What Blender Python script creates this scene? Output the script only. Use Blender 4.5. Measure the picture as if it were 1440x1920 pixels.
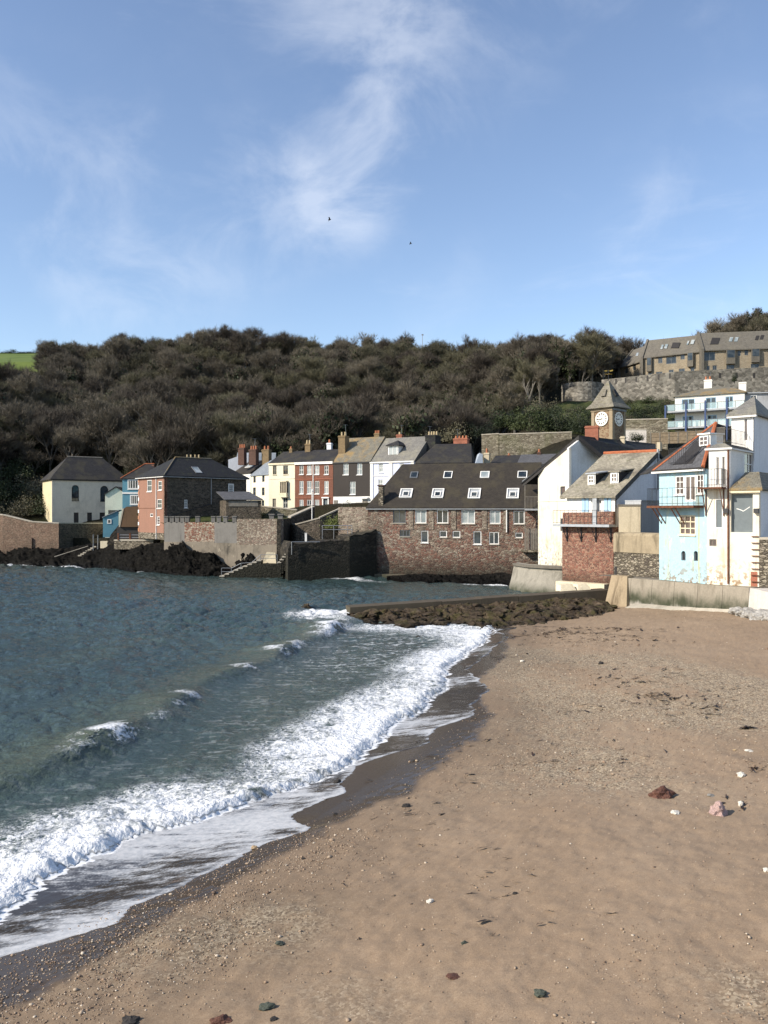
import bpy, math, random
import numpy as np
from mathutils import Vector, Matrix, noise as mnoise
R = math.radians
random.seed(7); RNG = np.random.default_rng(11)
SC = bpy.context.scene
for o in list(bpy.data.objects): bpy.data.objects.remove(o)
COL = SC.collection

# ------------------------------------------------------------------ camera
F, CX, HY, CH = 1553.0, 720.0, 962.0, 7.5        # focal length in photo pixels, centre column, horizon row, eye height
cam = bpy.data.cameras.new('camera'); camo = bpy.data.objects.new('camera', cam); COL.objects.link(camo)
cam.sensor_fit = 'HORIZONTAL'; cam.sensor_width = 36.0; cam.lens = 36.0 * F / 1440.0
cam.shift_y = -(960.0 - HY) / 1440.0
cam.clip_start = 0.1; cam.clip_end = 4000
camo.location = (0, 0, CH); camo.rotation_euler = (R(90), 0, 0)
SC.camera = camo

# ------------------------------------------------------------------ sun, sky, exposure
SUN_ELEV, SUN_PHI = R(33), R(24)                  # the sun stands left of the beach, a little behind the camera
to_sun = Vector((-math.cos(SUN_PHI) * math.cos(SUN_ELEV), -math.sin(SUN_PHI) * math.cos(SUN_ELEV), math.sin(SUN_ELEV)))
sl = bpy.data.lights.new('sun', 'SUN'); slo = bpy.data.objects.new('sun', sl); COL.objects.link(slo)
sl.energy = 5.0; sl.angle = R(0.53); sl.color = (1.0, 0.90, 0.76)
slo.rotation_euler = (-to_sun).to_track_quat('-Z', 'Y').to_euler(); slo.location = (-40, -20, 60)
SC.view_settings.view_transform = 'Standard'; SC.view_settings.look = 'None'
SC.view_settings.gamma = 1.0; SC.view_settings.use_curve_mapping = False
SC.view_settings.exposure = 0.42
SC.cycles.max_bounces = 5; SC.cycles.diffuse_bounces = 3; SC.cycles.glossy_bounces = 3
SC.cycles.transmission_bounces = 3; SC.cycles.transparent_max_bounces = 6
SC.cycles.caustics_reflective = False; SC.cycles.caustics_refractive = False

world = bpy.data.worlds.new('World'); SC.world = world; world.use_nodes = True
wt = world.node_tree; wt.nodes.clear()
def wn(t, **k):
    n = wt.nodes.new(t)
    for a, b in k.items(): setattr(n, a, b)
    return n
wout = wn('ShaderNodeOutputWorld'); wbg = wn('ShaderNodeBackground'); wt.links.new(wbg.outputs[0], wout.inputs[0])
sky = wn('ShaderNodeTexSky', sky_type='NISHITA', sun_disc=False, sun_elevation=SUN_ELEV, air_density=1.0, dust_density=0.4, ozone_density=2.2, altitude=10)
sky.sun_rotation = math.atan2(to_sun.x, to_sun.y)
wbg.inputs[1].default_value = 0.15
tc = wn('ShaderNodeTexCoord')
def wmap(scale, rot=(0, 0, 0), loc=(0, 0, 0)):
    m = wn('ShaderNodeMapping'); m.inputs['Scale'].default_value = scale; m.inputs['Rotation'].default_value = rot
    m.inputs['Location'].default_value = loc
    wt.links.new(tc.outputs['Generated'], m.inputs[0]); return m
def wnoise(m, scale, detail, rough, dist=0.0):
    n = wn('ShaderNodeTexNoise'); wt.links.new(m.outputs[0], n.inputs['Vector'])
    n.inputs['Scale'].default_value = scale; n.inputs['Detail'].default_value = detail
    n.inputs['Roughness'].default_value = rough; n.inputs['Distortion'].default_value = dist; return n.outputs['Fac']
def wmath(op, a, b=None, c=None, clamp=False):
    n = wn('ShaderNodeMath', operation=op, use_clamp=clamp)
    for i, v in enumerate((a, b, c)):
        if v is None: continue
        if hasattr(v, 'is_linked'): wt.links.new(v, n.inputs[i])
        else: n.inputs[i].default_value = v
    return n.outputs[0]
def wrange(v, a, b, c=0.0, d=1.0):
    n = wn('ShaderNodeMapRange', interpolation_type='SMOOTHSTEP'); wt.links.new(v, n.inputs[0])
    for i, q in enumerate((a, b, c, d)): n.inputs[i + 1].default_value = q
    return n.outputs[0]
# thin cirrus: a torn plume rising over the hill, and faint veils all round the dome
sepd = wn('ShaderNodeSeparateXYZ'); wt.links.new(tc.outputs['Generated'], sepd.inputs[0])
yy = wmath('MAXIMUM', sepd.outputs[1], 0.05); az = wmath('DIVIDE', sepd.outputs[0], yy); el = wmath('DIVIDE', sepd.outputs[2], yy)
warp = wnoise(wmap((1, 1, 1)), 5.0, 5, 0.6, 0.4); warp2 = wnoise(wmap((1, 1, 1), loc=(3, 1, 2)), 13.0, 5, 0.6, 0.3)
azw = wmath('ADD', az, wmath('MULTIPLY_ADD', warp, 0.30, -0.15)); azw = wmath('ADD', azw, wmath('MULTIPLY_ADD', warp2, 0.10, -0.05))
e3 = wmath('MAXIMUM', wmath('SUBTRACT', el, 0.30), 0.0)
cen = wmath('MULTIPLY_ADD', e3, 0.36, -0.055); wid = wmath('MULTIPLY_ADD', e3, 0.46, 0.028)
q = wmath('DIVIDE', wmath('SUBTRACT', azw, cen), wid); plume = wmath('POWER', 2.718, wmath('MULTIPLY', wmath('MULTIPLY', q, q), -1.0))
plume = wmath('MULTIPLY', plume, wrange(el, 0.27, 0.42)); plume = wmath('MULTIPLY', plume, wrange(sepd.outputs[1], 0.0, 0.3))
tex = wnoise(wmap((1, 1, 1.3), rot=(0, R(-20), 0), loc=(0.3, 0, 0.6)), 7.0, 10, 0.60, 0.5)
veil = wrange(wnoise(wmap((1.0, 1.0, 1.4), loc=(0.9, 0.3, 0.25)), 2.6, 4, 0.5, 0.4), 0.44, 0.72)
cl = wmath('ADD', wmath('MULTIPLY', plume, wrange(tex, 0.40, 0.70, 0.0, 0.9)), wmath('MULTIPLY', veil, wrange(tex, 0.42, 0.70, 0.0, 0.62)))
low = wrange(wnoise(wmap((1.0, 1.0, 5.0), loc=(0.4, 0.2, 0.7)), 4.2, 6, 0.6, 0.3), 0.56, 0.80, 0.0, 0.30)
cl = wmath('MULTIPLY', wmath('ADD', cl, low, clamp=True), 0.37, clamp=True)
mixw = wn('ShaderNodeMix', data_type='RGBA')
hsv = wn('ShaderNodeHueSaturation'); wt.links.new(sky.outputs[0], hsv.inputs['Color'])
hsv.inputs['Hue'].default_value = 0.503; hsv.inputs['Saturation'].default_value = 0.95; hsv.inputs['Value'].default_value = 1.0
wt.links.new(cl, mixw.inputs[0]); wt.links.new(hsv.outputs[0], mixw.inputs[6]); mixw.inputs[7].default_value = (5.6, 5.8, 6.2, 1)
wt.links.new(mixw.outputs[2], wbg.inputs[0])

# ------------------------------------------------------------------ helpers
def P3(px, py, Y): return Vector(((px - CX) / F * Y, Y, CH + (HY - py) / F * Y))
def XX(px, Y): return (px - CX) / F * Y
def ZZ(py, Y): return CH + (HY - py) / F * Y
ORG = {}
def tag(o, label=None, cat=None, group=None, kind=None):
    if label: o['label'] = label
    if cat: o['category'] = cat
    if group: o['group'] = group
    if kind: o['kind'] = kind
    return o
def thing(name, label, cat, loc, group=None):
    o = bpy.data.objects.new(name, None); COL.objects.link(o); o.location = loc; o.empty_display_size = 0.5
    ORG[o.name] = Vector(loc); return tag(o, label, cat, group)
def put(name, me, mat, parent=None, org=None):
    o = bpy.data.objects.new(name, me); COL.objects.link(o)
    if mat is not None: me.materials.append(mat)
    if parent is not None:
        o.parent = parent; ORG[o.name] = ORG[parent.name].copy()
    else:
        o.location = org if org is not None else (0, 0, 0); ORG[o.name] = Vector(o.location)
    return o
class MB:
    def __init__(s): s.v = []; s.f = []
    def poly(s, pts):
        b = len(s.v); s.v += [Vector(p) for p in pts]; s.f.append(tuple(range(b, b + len(pts)))); return s
    def boxv(s, o, a, b, c):
        """box from corner o along the edge vectors a, b, c"""
        i = len(s.v); o = Vector(o); a = Vector(a); b = Vector(b); c = Vector(c)
        s.v += [o, o + a, o + a + b, o + b, o + c, o + a + c, o + a + b + c, o + b + c]
        q = [(0, 3, 2, 1), (4, 5, 6, 7), (0, 1, 5, 4), (1, 2, 6, 5), (2, 3, 7, 6), (3, 0, 4, 7)]
        if a.cross(b).dot(c) < 0: q = [tuple(reversed(t)) for t in q]
        s.f += [tuple(i + k for k in t) for t in q]; return s
    def box(s, x0, x1, y0, y1, z0, z1): return s.boxv((x0, y0, z0), (x1 - x0, 0, 0), (0, y1 - y0, 0), (0, 0, z1 - z0))
    def prism(s, pts, ext):
        """polygon pts (counter-clockwise seen from outside) pushed back along ext"""
        n = len(pts); i = len(s.v); pts = [Vector(p) for p in pts]; ext = Vector(ext)
        s.v += pts + [p + ext for p in pts]
        s.f.append(tuple(range(i, i + n))); s.f.append(tuple(reversed(range(i + n, i + 2 * n))))
        for k in range(n):
            j = (k + 1) % n; s.f.append((i + j, i + k, i + n + k, i + n + j))
        return s
    def tube(s, p, q, r, n=6, r2=None):
        p = Vector(p); q = Vector(q); d = (q - p).normalized(); r2 = r if r2 is None else r2
        a = d.orthogonal().normalized(); b = d.cross(a); i = len(s.v)
        for k in range(n):
            t = 2 * math.pi * k / n; w = a * math.cos(t) + b * math.sin(t); s.v += [p + w * r, q + w * r2]
        for k in range(n):
            j = (k + 1) % n; s.f.append((i + 2 * k, i + 2 * j, i + 2 * j + 1, i + 2 * k + 1))
        s.f.append(tuple(i + 2 * k for k in reversed(range(n)))); s.f.append(tuple(i + 2 * k + 1 for k in range(n))); return s
    def mesh(s, name, org=(0, 0, 0)):
        org = Vector(org); me = bpy.data.meshes.new(name); me.from_pydata([tuple(v - org) for v in s.v], [], s.f); me.update()
        uv = me.uv_layers.new(name='UVMap')
        for p in me.polygons:
            n = p.normal
            t = Vector((1, 0, 0)) if abs(n.z) > 0.985 else Vector((-n.y, n.x, 0)).normalized()
            b = n.cross(t)
            for li in p.loop_indices:
                w = s.v[me.loops[li].vertex_index]; uv.data[li].uv = (w.dot(t), w.dot(b))
        return me
    def build(s, name, mat, parent=None, org=None, smooth=False):
        if parent is not None: og = ORG[parent.name]
        elif org is not None: og = Vector(org)
        else:
            a = np.array([tuple(v) for v in s.v]); og = Vector(((a[:, 0].min() + a[:, 0].max()) / 2, (a[:, 1].min() + a[:, 1].max()) / 2, a[:, 2].min()))
        me = s.mesh(name, og)
        if smooth: me.shade_smooth()
        return put(name, me, mat, parent, og)

class Pl:
    """a plane in the place: origin o, axis u (left to right seen from outside), axis v (up)"""
    def __init__(s, o, u, v=(0, 0, 1)):
        s.o = Vector(o); s.u = Vector(u).normalized(); s.v = Vector(v).normalized(); s.n = s.u.cross(s.v)
    def st(s, px, py):
        r = Vector(((px - CX) / F, 1, (HY - py) / F)); c = Vector((0, 0, CH)); t = s.n.dot(s.o - c) / s.n.dot(r)
        q = c + r * t - s.o; return q.dot(s.u), q.dot(s.v)
    def rect(s, x0, y0, x1, y1):
        ym = (y0 + y1) / 2; a = s.st(x0, ym)[0]; b = s.st(x1, ym)[0]; xm = (x0 + x1) / 2
        return (a, b, s.st(xm, y1)[1], s.st(xm, y0)[1])
    def pt(s, a, b, out=0.0): return s.o + s.u * a + s.v * b + s.n * out
    def bar(s, mb, a0, a1, b0, b1, o0, o1):
        return mb.boxv(s.pt(a0, b0, o0), s.u * (a1 - a0), s.v * (b1 - b0), s.n * (o1 - o0))
def wallpl(pxa, Ya, pxb, Yb, z0):
    a = Vector((XX(pxa, Ya), Ya, z0)); b = Vector((XX(pxb, Yb), Yb, z0)); p = Pl(a, b - a); p.L = (b - a).length; return p
def wall_mb(pl, s0, s1, z0, z1, holes=(), thick=0.3, mb=None):
    """wall face with real openings; reveals run back by thick"""
    mb = mb or MB()
    ss = sorted({s0, s1, *[v for h in holes for v in h[:2] if s0 < v < s1]}); zs = sorted({z0, z1, *[v for h in holes for v in h[2:4] if z0 < v < z1]})
    for i in range(len(ss) - 1):
        for j in range(len(zs) - 1):
            a, b, c, d = ss[i], ss[i + 1], zs[j], zs[j + 1]; m, n = (a + b) / 2, (c + d) / 2
            if any(h[0] < m < h[1] and h[2] < n < h[3] for h in holes): continue
            mb.poly([pl.pt(a, c), pl.pt(b, c), pl.pt(b, d), pl.pt(a, d)])
    for (a, b, c, d) in [h[:4] for h in holes]:
        q = [(a, c), (b, c), (b, d), (a, d)]
        for k in range(4):
            (a0, c0), (a1, c1) = q[k], q[(k + 1) % 4]
            mb.poly([pl.pt(a0, c0), pl.pt(a0, c0, -thick), pl.pt(a1, c1, -thick), pl.pt(a1, c1)])
    mb.poly([pl.pt(s1, z0), pl.pt(s1, z0, -thick), pl.pt(s1, z1, -thick), pl.pt(s1, z1)])
    mb.poly([pl.pt(s0, z0, -thick), pl.pt(s0, z0), pl.pt(s0, z1), pl.pt(s0, z1, -thick)])
    mb.poly([pl.pt(s0, z1), pl.pt(s1, z1), pl.pt(s1, z1, -thick), pl.pt(s0, z1, -thick)])
    mb.poly([pl.pt(s1, z0, -thick - .001), pl.pt(s0, z0, -thick - .001), pl.pt(s0, z1, -thick - .001), pl.pt(s1, z1, -thick - .001)])
    return mb
def win(par, pl, r, nx=2, ny=1, fm=None, rec=0.10, fw=0.06, bw=0.035, sill=True, name='window', pane=None, sillm=None, label=None):
    fm = fm or M['white']; pane = pane or M['glass']
    a, b, c, d = r[:4]; mb = MB(); o0, o1 = -rec - .04, -rec + .03
    pl.bar(mb, a, a + fw, c, d, o0, o1); pl.bar(mb, b - fw, b, c, d, o0, o1)
    pl.bar(mb, a + fw, b - fw, c, c + fw, o0, o1); pl.bar(mb, a + fw, b - fw, d - fw, d, o0, o1)
    for k in range(1, nx):
        x = a + (b - a) * k / nx; pl.bar(mb, x - bw / 2, x + bw / 2, c + fw, d - fw, o0, o1 - .008)
    for k in range(1, ny):
        z = c + (d - c) * k / ny; pl.bar(mb, a + fw, b - fw, z - bw / 2, z + bw / 2, o0, o1 - .012)
    w = mb.build(name, fm, par)
    if label: w['label'] = label
    two = pl.n.length > 0 and nx == 2 and ny == 1
    for k in range(2 if two else 1):
        x0 = a + (b - a) * k / 2 if two else a; x1 = a + (b - a) * (k + 1) / 2 if two else b
        pl.bar(MB(), x0 + .01, x1 - .01, c + .01, d - .01, o0 - .02, o0 + .015).build('pane', pane, w)
    if sill: pl.bar(MB(), a - .06, b + .06, c - .09, c - .002, -rec, .09).build('sill', sillm or fm, w)
    return w
def slab_roof(par, name, mat, polys, th=0.14, sub=None):
    """roof planes as thick slabs; polys are lists of points counter-clockwise from above"""
    out = []
    for p in polys:
        mb = MB(); mb.prism(p, (0, 0, -th)); out.append(mb.build(name, mat, par))
    return out
def hip(par, A, B, C, D, ze, zr, mat, over=0.3, i0=None, i1=None, name='roof', th=0.12, frac=0.5):
    """hipped or gabled roof on the footprint A front-left, B front-right, C back-right, D back-left; i0, i1 = ridge insets (0 = gable)"""
    A, B, C, D = [Vector((p[0], p[1], 0)) for p in (A, B, C, D)]
    u = (B - A).normalized(); v = (D - A).normalized()
    A, B, C, D = A - u * over - v * over, B + u * over - v * over, C + u * over + v * over, D - u * over + v * over
    dep = (D - A).length
    i0 = dep / 2 if i0 is None else i0; i1 = dep / 2 if i1 is None else i1
    r0 = A.lerp(D, frac) + u * i0; r1 = B.lerp(C, frac) - u * i1
    E = lambda p: Vector((p.x, p.y, ze)); T = lambda p: Vector((p.x, p.y, zr))
    mb = MB()
    mb.poly([E(A), E(B), T(r1), T(r0)]); mb.poly([E(C), E(D), T(r0), T(r1)])
    mb.poly([E(B), E(C), T(r1)]); mb.poly([E(D), E(A), T(r0)])
    q = [A, B, C, D]; dz = Vector((0, 0, -th))
    for k in range(4):
        p, n = E(q[k]), E(q[(k + 1) % 4]); mb.poly([p + dz, n + dz, n, p])
    mb.poly([E(D) + dz, E(C) + dz, E(B) + dz, E(A) + dz])
    o = mb.build(name, mat, par); return o, T(r0), T(r1), E(A), E(B)
def chimney(par, px, yt, yb, wpx, Y, mat, pots=2, potm=None, rot=0.4, dr=0.75, cap=True, poth=None):
    w = wpx / F * Y; c = P3(px, yb, Y); h = (yb - yt) / F * Y; ph = poth if poth else min(0.55, h * 0.3)
    u = Vector((math.cos(rot), -math.sin(rot), 0)); v = Vector((math.sin(rot), math.cos(rot), 0)); d = w * dr
    mb = MB(); b = c - u * w / 2 - v * d / 2 - Vector((0, 0, .5)); hb = h - (ph if pots else 0) + .5
    mb.boxv(b, u * w, v * d, Vector((0, 0, hb)))
    if cap: mb.boxv(b - u * .06 - v * .06 + Vector((0, 0, hb - .22)), u * (w + .12), v * (d + .12), Vector((0, 0, .12)))
    ch = mb.build('chimney', mat, par)
    for k in range(pots):
        q = c + u * (w * ((k + .5) / pots - .5)); z0 = c.z + hb - .5
        MB().tube((q.x, q.y, z0 - .02), (q.x, q.y, z0 + ph), min(.16, w / pots * .42), 8, min(.13, w / pots * .34)).build('chimney_pot', potm or M['pot'], ch)
    return ch
def railing(par, pts, h, mat, n=8, r=0.02, name='railing', rails=2, top=None):
    mb = MB(); pts = [Vector(p) for p in pts]
    for a, b in zip(pts[:-1], pts[1:]):
        for k in range(rails):
            z = h * (1 - k * .88 / max(1, rails - 1)) if rails > 1 else h
            mb.tube(a + Vector((0, 0, z)), b + Vector((0, 0, z)), r * 1.2, 5)
        m = max(1, int(n))
        for k in range(m + 1):
            p = a.lerp(b, k / m); mb.tube(p, p + Vector((0, 0, h)), r, 5)
    return mb.build(name, mat, par)
# ------------------------------------------------------------------ materials (all procedural)
M = {}
class NT:
    def __init__(s, name, rough=0.8, spec=0.3):
        s.m = bpy.data.materials.new(name); s.m.use_nodes = True; s.t = s.m.node_tree; s.t.nodes.clear()
        s.out = s.t.nodes.new('ShaderNodeOutputMaterial'); s.b = s.t.nodes.new('ShaderNodeBsdfPrincipled')
        s.t.links.new(s.b.outputs[0], s.out.inputs[0]); s.b.inputs['Roughness'].default_value = rough; s.b.inputs['Specular IOR Level'].default_value = spec
        M[name] = s.m; s._pos = None
    def n(s, t, **k):
        n = s.t.nodes.new(t)
        for a, b in k.items(): setattr(n, a, b)
        return n
    def i(s, sock, v):
        if hasattr(v, 'is_linked'): s.t.links.new(v, sock)
        elif isinstance(v, (tuple, list)) and len(v) == 3 and sock.type == 'RGBA': sock.default_value = (*v, 1)
        else: sock.default_value = v
    def pos(s):
        if s._pos is None: s._pos = s.n('ShaderNodeNewGeometry').outputs['Position']
        return s._pos
    def obj(s): return s.n('ShaderNodeTexCoord').outputs['Object']
    def uv(s): return s.n('ShaderNodeTexCoord').outputs['UV']
    def map(s, v, scale=(1, 1, 1), rot=(0, 0, 0), loc=(0, 0, 0)):
        m = s.n('ShaderNodeMapping'); s.i(m.inputs[0], v); m.inputs['Scale'].default_value = scale; m.inputs['Rotation'].default_value = rot; m.inputs['Location'].default_value = loc; return m.outputs[0]
    def noise(s, v, scale, detail=5, rough=.55, dist=0.0, col=False):
        n = s.n('ShaderNodeTexNoise'); s.i(n.inputs['Vector'], v); n.inputs['Scale'].default_value = scale; n.inputs['Detail'].default_value = detail
        n.inputs['Roughness'].default_value = rough; n.inputs['Distortion'].default_value = dist; return n.outputs['Color' if col else 'Fac']
    def vor(s, v, scale, feature='F1', out='Distance', rand=1.0):
        n = s.n('ShaderNodeTexVoronoi', feature=feature); s.i(n.inputs['Vector'], v); n.inputs['Scale'].default_value = scale; n.inputs['Randomness'].default_value = rand; return n.outputs[out]
    def math(s, op, a, b=0.0, c=0.0, clamp=False):
        n = s.n('ShaderNodeMath', operation=op, use_clamp=clamp)
        for k, v in enumerate((a, b, c)): s.i(n.inputs[k], v)
        return n.outputs[0]
    def rng(s, v, a, b, c=0.0, d=1.0, smooth=True):
        n = s.n('ShaderNodeMapRange', interpolation_type='SMOOTHSTEP' if smooth else 'LINEAR'); s.i(n.inputs[0], v)
        for k, q in enumerate((a, b, c, d)): s.i(n.inputs[k + 1], q)
        return n.outputs[0]
    def mix(s, f, a, b, mode='MIX'):
        n = s.n('ShaderNodeMix', data_type='RGBA', blend_type=mode); s.i(n.inputs[0], f); s.i(n.inputs[6], a); s.i(n.inputs[7], b); return n.outputs[2]
    def ramp(s, f, stops, const=False):
        n = s.n('ShaderNodeValToRGB'); s.i(n.inputs[0], f); e = n.color_ramp.elements
        if const: n.color_ramp.interpolation = 'CONSTANT'
        while len(e) < len(stops): e.new(0.5)
        for k, (p, c) in enumerate(stops): e[k].position = p; e[k].color = (*c, 1)
        return n.outputs[0]
    def sep(s, v):
        n = s.n('ShaderNodeSeparateXYZ'); s.i(n.inputs[0], v); return n.outputs
    def addv(s, a, b):
        n = s.n('ShaderNodeVectorMath', operation='ADD'); s.i(n.inputs[0], a); s.i(n.inputs[1], b); return n.outputs[0]
    def mulv(s, a, f):
        n = s.n('ShaderNodeVectorMath', operation='SCALE'); s.i(n.inputs[0], a); s.i(n.inputs['Scale'], f); return n.outputs[0]
    def attr(s, name): return s.n('ShaderNodeAttribute', attribute_name=name).outputs['Fac']
    def col(s, c): s.i(s.b.inputs['Base Color'], c); return s
    def rgh(s, c): s.i(s.b.inputs['Roughness'], c); return s
    def bump(s, h, strength=.5, dist=.05):
        n = s.n('ShaderNodeBump'); s.i(n.inputs['Height'], h); n.inputs['Strength'].default_value = strength; n.inputs['Distance'].default_value = dist
        s.t.links.new(n.outputs[0], s.b.inputs['Normal']); return s
def plaster(name, c, dirt=(.2, .17, .12), amt=.35, streak=.4, rough=.85, patch=None, pat=.62, zlow=None):
    t = NT(name, rough, .2); p = t.pos()
    big = t.noise(p, .55, 6, .62); st = t.noise(t.map(p, (2.6, 2.6, .22)), 1.0, 5, .6); fine = t.noise(p, 9, 4, .6)
    k = t.math('ADD', t.math('MULTIPLY', t.rng(big, .45, .75), amt), t.math('MULTIPLY', t.rng(st, .50, .78), streak), clamp=True)
    c1 = t.mix(t.rng(fine, .3, .7), tuple(x * .9 for x in c), tuple(min(.95, x * 1.06) for x in c))
    cc = t.mix(k, c1, dirt)
    if patch: cc = t.mix(t.rng(t.noise(t.map(p, (1, 1, .6)), 1.5, 7, .68), pat, pat + .05), cc, patch)
    if zlow:   # peeling towards the foot of the wall
        z = t.sep(p)[2]; w = t.rng(z, zlow[0], zlow[1], 1.0, 0.0)
        cc = t.mix(t.math('MULTIPLY', w, t.rng(t.noise(p, 3.2, 7, .7), .50, .57)), cc, zlow[2])
    t.col(cc); t.bump(t.math('ADD', t.math('MULTIPLY', fine, .4), big), .25, .03); return t.m
def rubble(name, cols, mortar, scale=3.0, zs=1.7, mw=.05, bump=.7, wet=None, lo=None, big=.5, tint=None, alt=None):
    """coursed rubble masonry: irregular stones, mortar joints, weathering"""
    t = NT(name, .9, .2); p = t.pos()
    w = t.addv(p, t.mulv(t.noise(p, 2.2, 3, .6, col=True), .22)); q = t.map(w, (1, 1, zs))
    rnd = t.sep(t.vor(q, scale, 'F1', 'Color'))[0]; ed = t.vor(q, scale, 'DISTANCE_TO_EDGE')
    n = len(cols); c = t.ramp(rnd, [(k / n, cols[k]) for k in range(n)], True)
    if alt: c = t.mix(t.rng(t.noise(t.map(p, (1, 1, 1.3)), .42, 5, .7, .4), .51, .60), c, t.ramp(rnd, [(k / len(alt), alt[k]) for k in range(len(alt))], True))
    fine = t.noise(p, 14, 4, .65); c = t.mix(t.rng(fine, .3, .75), t.mix(.35, c, (.02, .02, .02)), c)
    m = t.rng(ed, mw * .5, mw, 1, 0); c = t.mix(m, c, mortar)
    gr = t.noise(t.map(p, (1, 1, .7)), .35, 6, .65)
    c = t.mix(t.math('MULTIPLY', t.rng(gr, .42, .68), big), c, tint or (.06, .055, .04))
    if lo:    # dark algae towards the tide line
        z = t.math('ADD', t.sep(p)[2], t.math('MULTIPLY', t.math('SUBTRACT', gr, .5), 2.5))
        c = t.mix(t.rng(z, lo[0], lo[1], lo[2], 0.0), c, (.022, .022, .016))
    t.col(c); t.bump(t.math('ADD', t.rng(ed, 0, .16), t.math('MULTIPLY', fine, .35)), bump, .06); return t.m
def slate(name, c1, c2, w=.3, h=.2, lichen=None, la=.5, rough=.6, moss=None):
    t = NT(name, rough + .1, .18); u = t.uv(); b = t.n('ShaderNodeTexBrick'); t.i(b.inputs['Vector'], u); b.offset = .5
    for k, v in (('Scale', 1.0), ('Brick Width', w), ('Row Height', h), ('Mortar Size', .012), ('Mortar Smooth', .3), ('Bias', 0.0)): b.inputs[k].default_value = v
    t.i(b.inputs['Color1'], c1); t.i(b.inputs['Color2'], c2); t.i(b.inputs['Mortar'], tuple(x * .35 for x in c1))
    p = t.pos(); c = t.mix(t.math('MULTIPLY', t.rng(t.noise(p, 1.3, 6, .65), .35, .7), .5), b.outputs['Color'], tuple(x * .55 for x in c1))
    v = t.noise(t.map(u, (1.0 / w, 1.0 / h, 1)), .9, 2, .9); c = t.mix(t.rng(v, .42, .62, 0, .45), c, c2)
    if lichen: c = t.mix(t.math('MULTIPLY', t.rng(t.noise(t.map(p, (1, 1, .5)), .5, 7, .7), .46, .62), la), c, lichen)
    if moss: c = t.mix(t.math('MULTIPLY', t.rng(t.noise(p, 2.2, 6, .7), .52, .66), .6), c, moss)
    t.col(c); t.bump(t.math('ADD', b.outputs['Fac'], t.math('MULTIPLY', v, .6)), .5, -.03); return t.m
def bricks(name, c1, c2, mo, w=.23, h=.075, dirt=.3):
    t = NT(name, .9, .2); b = t.n('ShaderNodeTexBrick'); t.i(b.inputs['Vector'], t.uv())
    for k, v in (('Scale', 1.0), ('Brick Width', w), ('Row Height', h), ('Mortar Size', .008), ('Mortar Smooth', .2)): b.inputs[k].default_value = v
    t.i(b.inputs['Color1'], c1); t.i(b.inputs['Color2'], c2); t.i(b.inputs['Mortar'], mo); p = t.pos()
    c = t.mix(t.math('MULTIPLY', t.rng(t.noise(p, .9, 7, .65), .4, .7), dirt), b.outputs['Color'], (.05, .03, .02))
    c = t.mix(t.rng(t.noise(p, 7, 4, .6), .5, .8, 0, .4), c, tuple(min(1, x * 1.5) for x in c2)); t.col(c); t.bump(b.outputs['Fac'], .3, -.01); return t.m
def plain(name, c, rough=.6, spec=.4, var=.25, metal=0.0):
    t = NT(name, rough, spec); k = t.noise(t.pos(), 3.0, 6, .65); t.col(t.mix(t.rng(k, .35, .75), c, tuple(x * (1 - var) for x in c))); t.b.inputs['Metallic'].default_value = metal
    t.rgh(t.rng(k, .3, .7, rough * .85, min(1, rough * 1.15))); return t.m
def concrete(name, c, dark, z0=None, z1=None, streak=.6, pale=None):
    t = NT(name, .9, .2); p = t.pos(); big = t.noise(p, .6, 7, .65); st = t.noise(t.map(p, (.9, .9, .16)), 1.0, 7, .66, .6); fine = t.noise(p, 8, 5, .6)
    cc = t.mix(t.rng(fine, .3, .7, 0, .5), c, tuple(x * .72 for x in c)); cc = t.mix(t.math('MULTIPLY', t.rng(st, .47, .68), streak), cc, dark); cc = t.mix(t.rng(big, .48, .72, 0, .55), cc, tuple(x * .6 for x in c))
    if z0 is not None:
        z = t.math('ADD', t.sep(p)[2], t.math('MULTIPLY', t.math('SUBTRACT', st, .5), 2.2)); k = t.rng(z, z0, z1, 1, 0); cc = t.mix(t.math('MULTIPLY', k, t.rng(big, .3, .6, .55, 1.0)), cc, (.045, .05, .03))
        if pale is not None: cc = t.mix(t.rng(z, pale[0], pale[1], 1, 0), cc, pale[2])
    t.col(cc); t.bump(t.math('ADD', big, t.math('MULTIPLY', fine, .4)), .4, .05); return t.m

t = NT('glass', .05, .6); t.col(t.mix(t.rng(t.noise(t.pos(), .9, 2, .5), .4, .6), (.015, .022, .028), (.05, .06, .065))); t.b.inputs['IOR'].default_value = 1.5
t = NT('glass_pale', .15, .6); t.col(t.mix(t.rng(t.noise(t.pos(), .7, 2, .5), .4, .6), (.20, .24, .25), (.34, .37, .37)))
t = NT('glass_brown', .08, .6); t.col(t.mix(t.rng(t.noise(t.pos(), 1.2, 2, .5), .4, .6), (.07, .05, .045), (.13, .10, .09)))
t = NT('balustrade_glass', .04, .5); t.b.inputs['Alpha'].default_value = .42; t.col((.45, .60, .62))
plain('white', (.80, .79, .75), .45, .4, .12); plain('grey_frame', (.12, .13, .14), .45, .4); plain('black_iron', (.025, .025, .028), .5, .5)
plain('grey_metal', (.30, .31, .32), .4, .5, .3, .5); plain('rust', (.16, .07, .04), .9, .2, .5); plain('blue_post', (.03, .06, .16), .4, .5)
plain('pot', (.42, .17, .09), .85, .2, .4); plain('pot_buff', (.45, .36, .22), .85, .2, .4); plain('timber', (.27, .21, .14), .85, .2, .4); plain('grey_timber', (.22, .20, .17), .85, .2, .4)
plain('dark_wood', (.035, .032, .03), .6, .3); plain('blue_shutter', (.36, .55, .72), .6, .3, .15); plain('grey_door', (.13, .155, .165), .5, .4, .15); plain('lead', (.36, .38, .40), .55, .4, .25)
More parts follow.
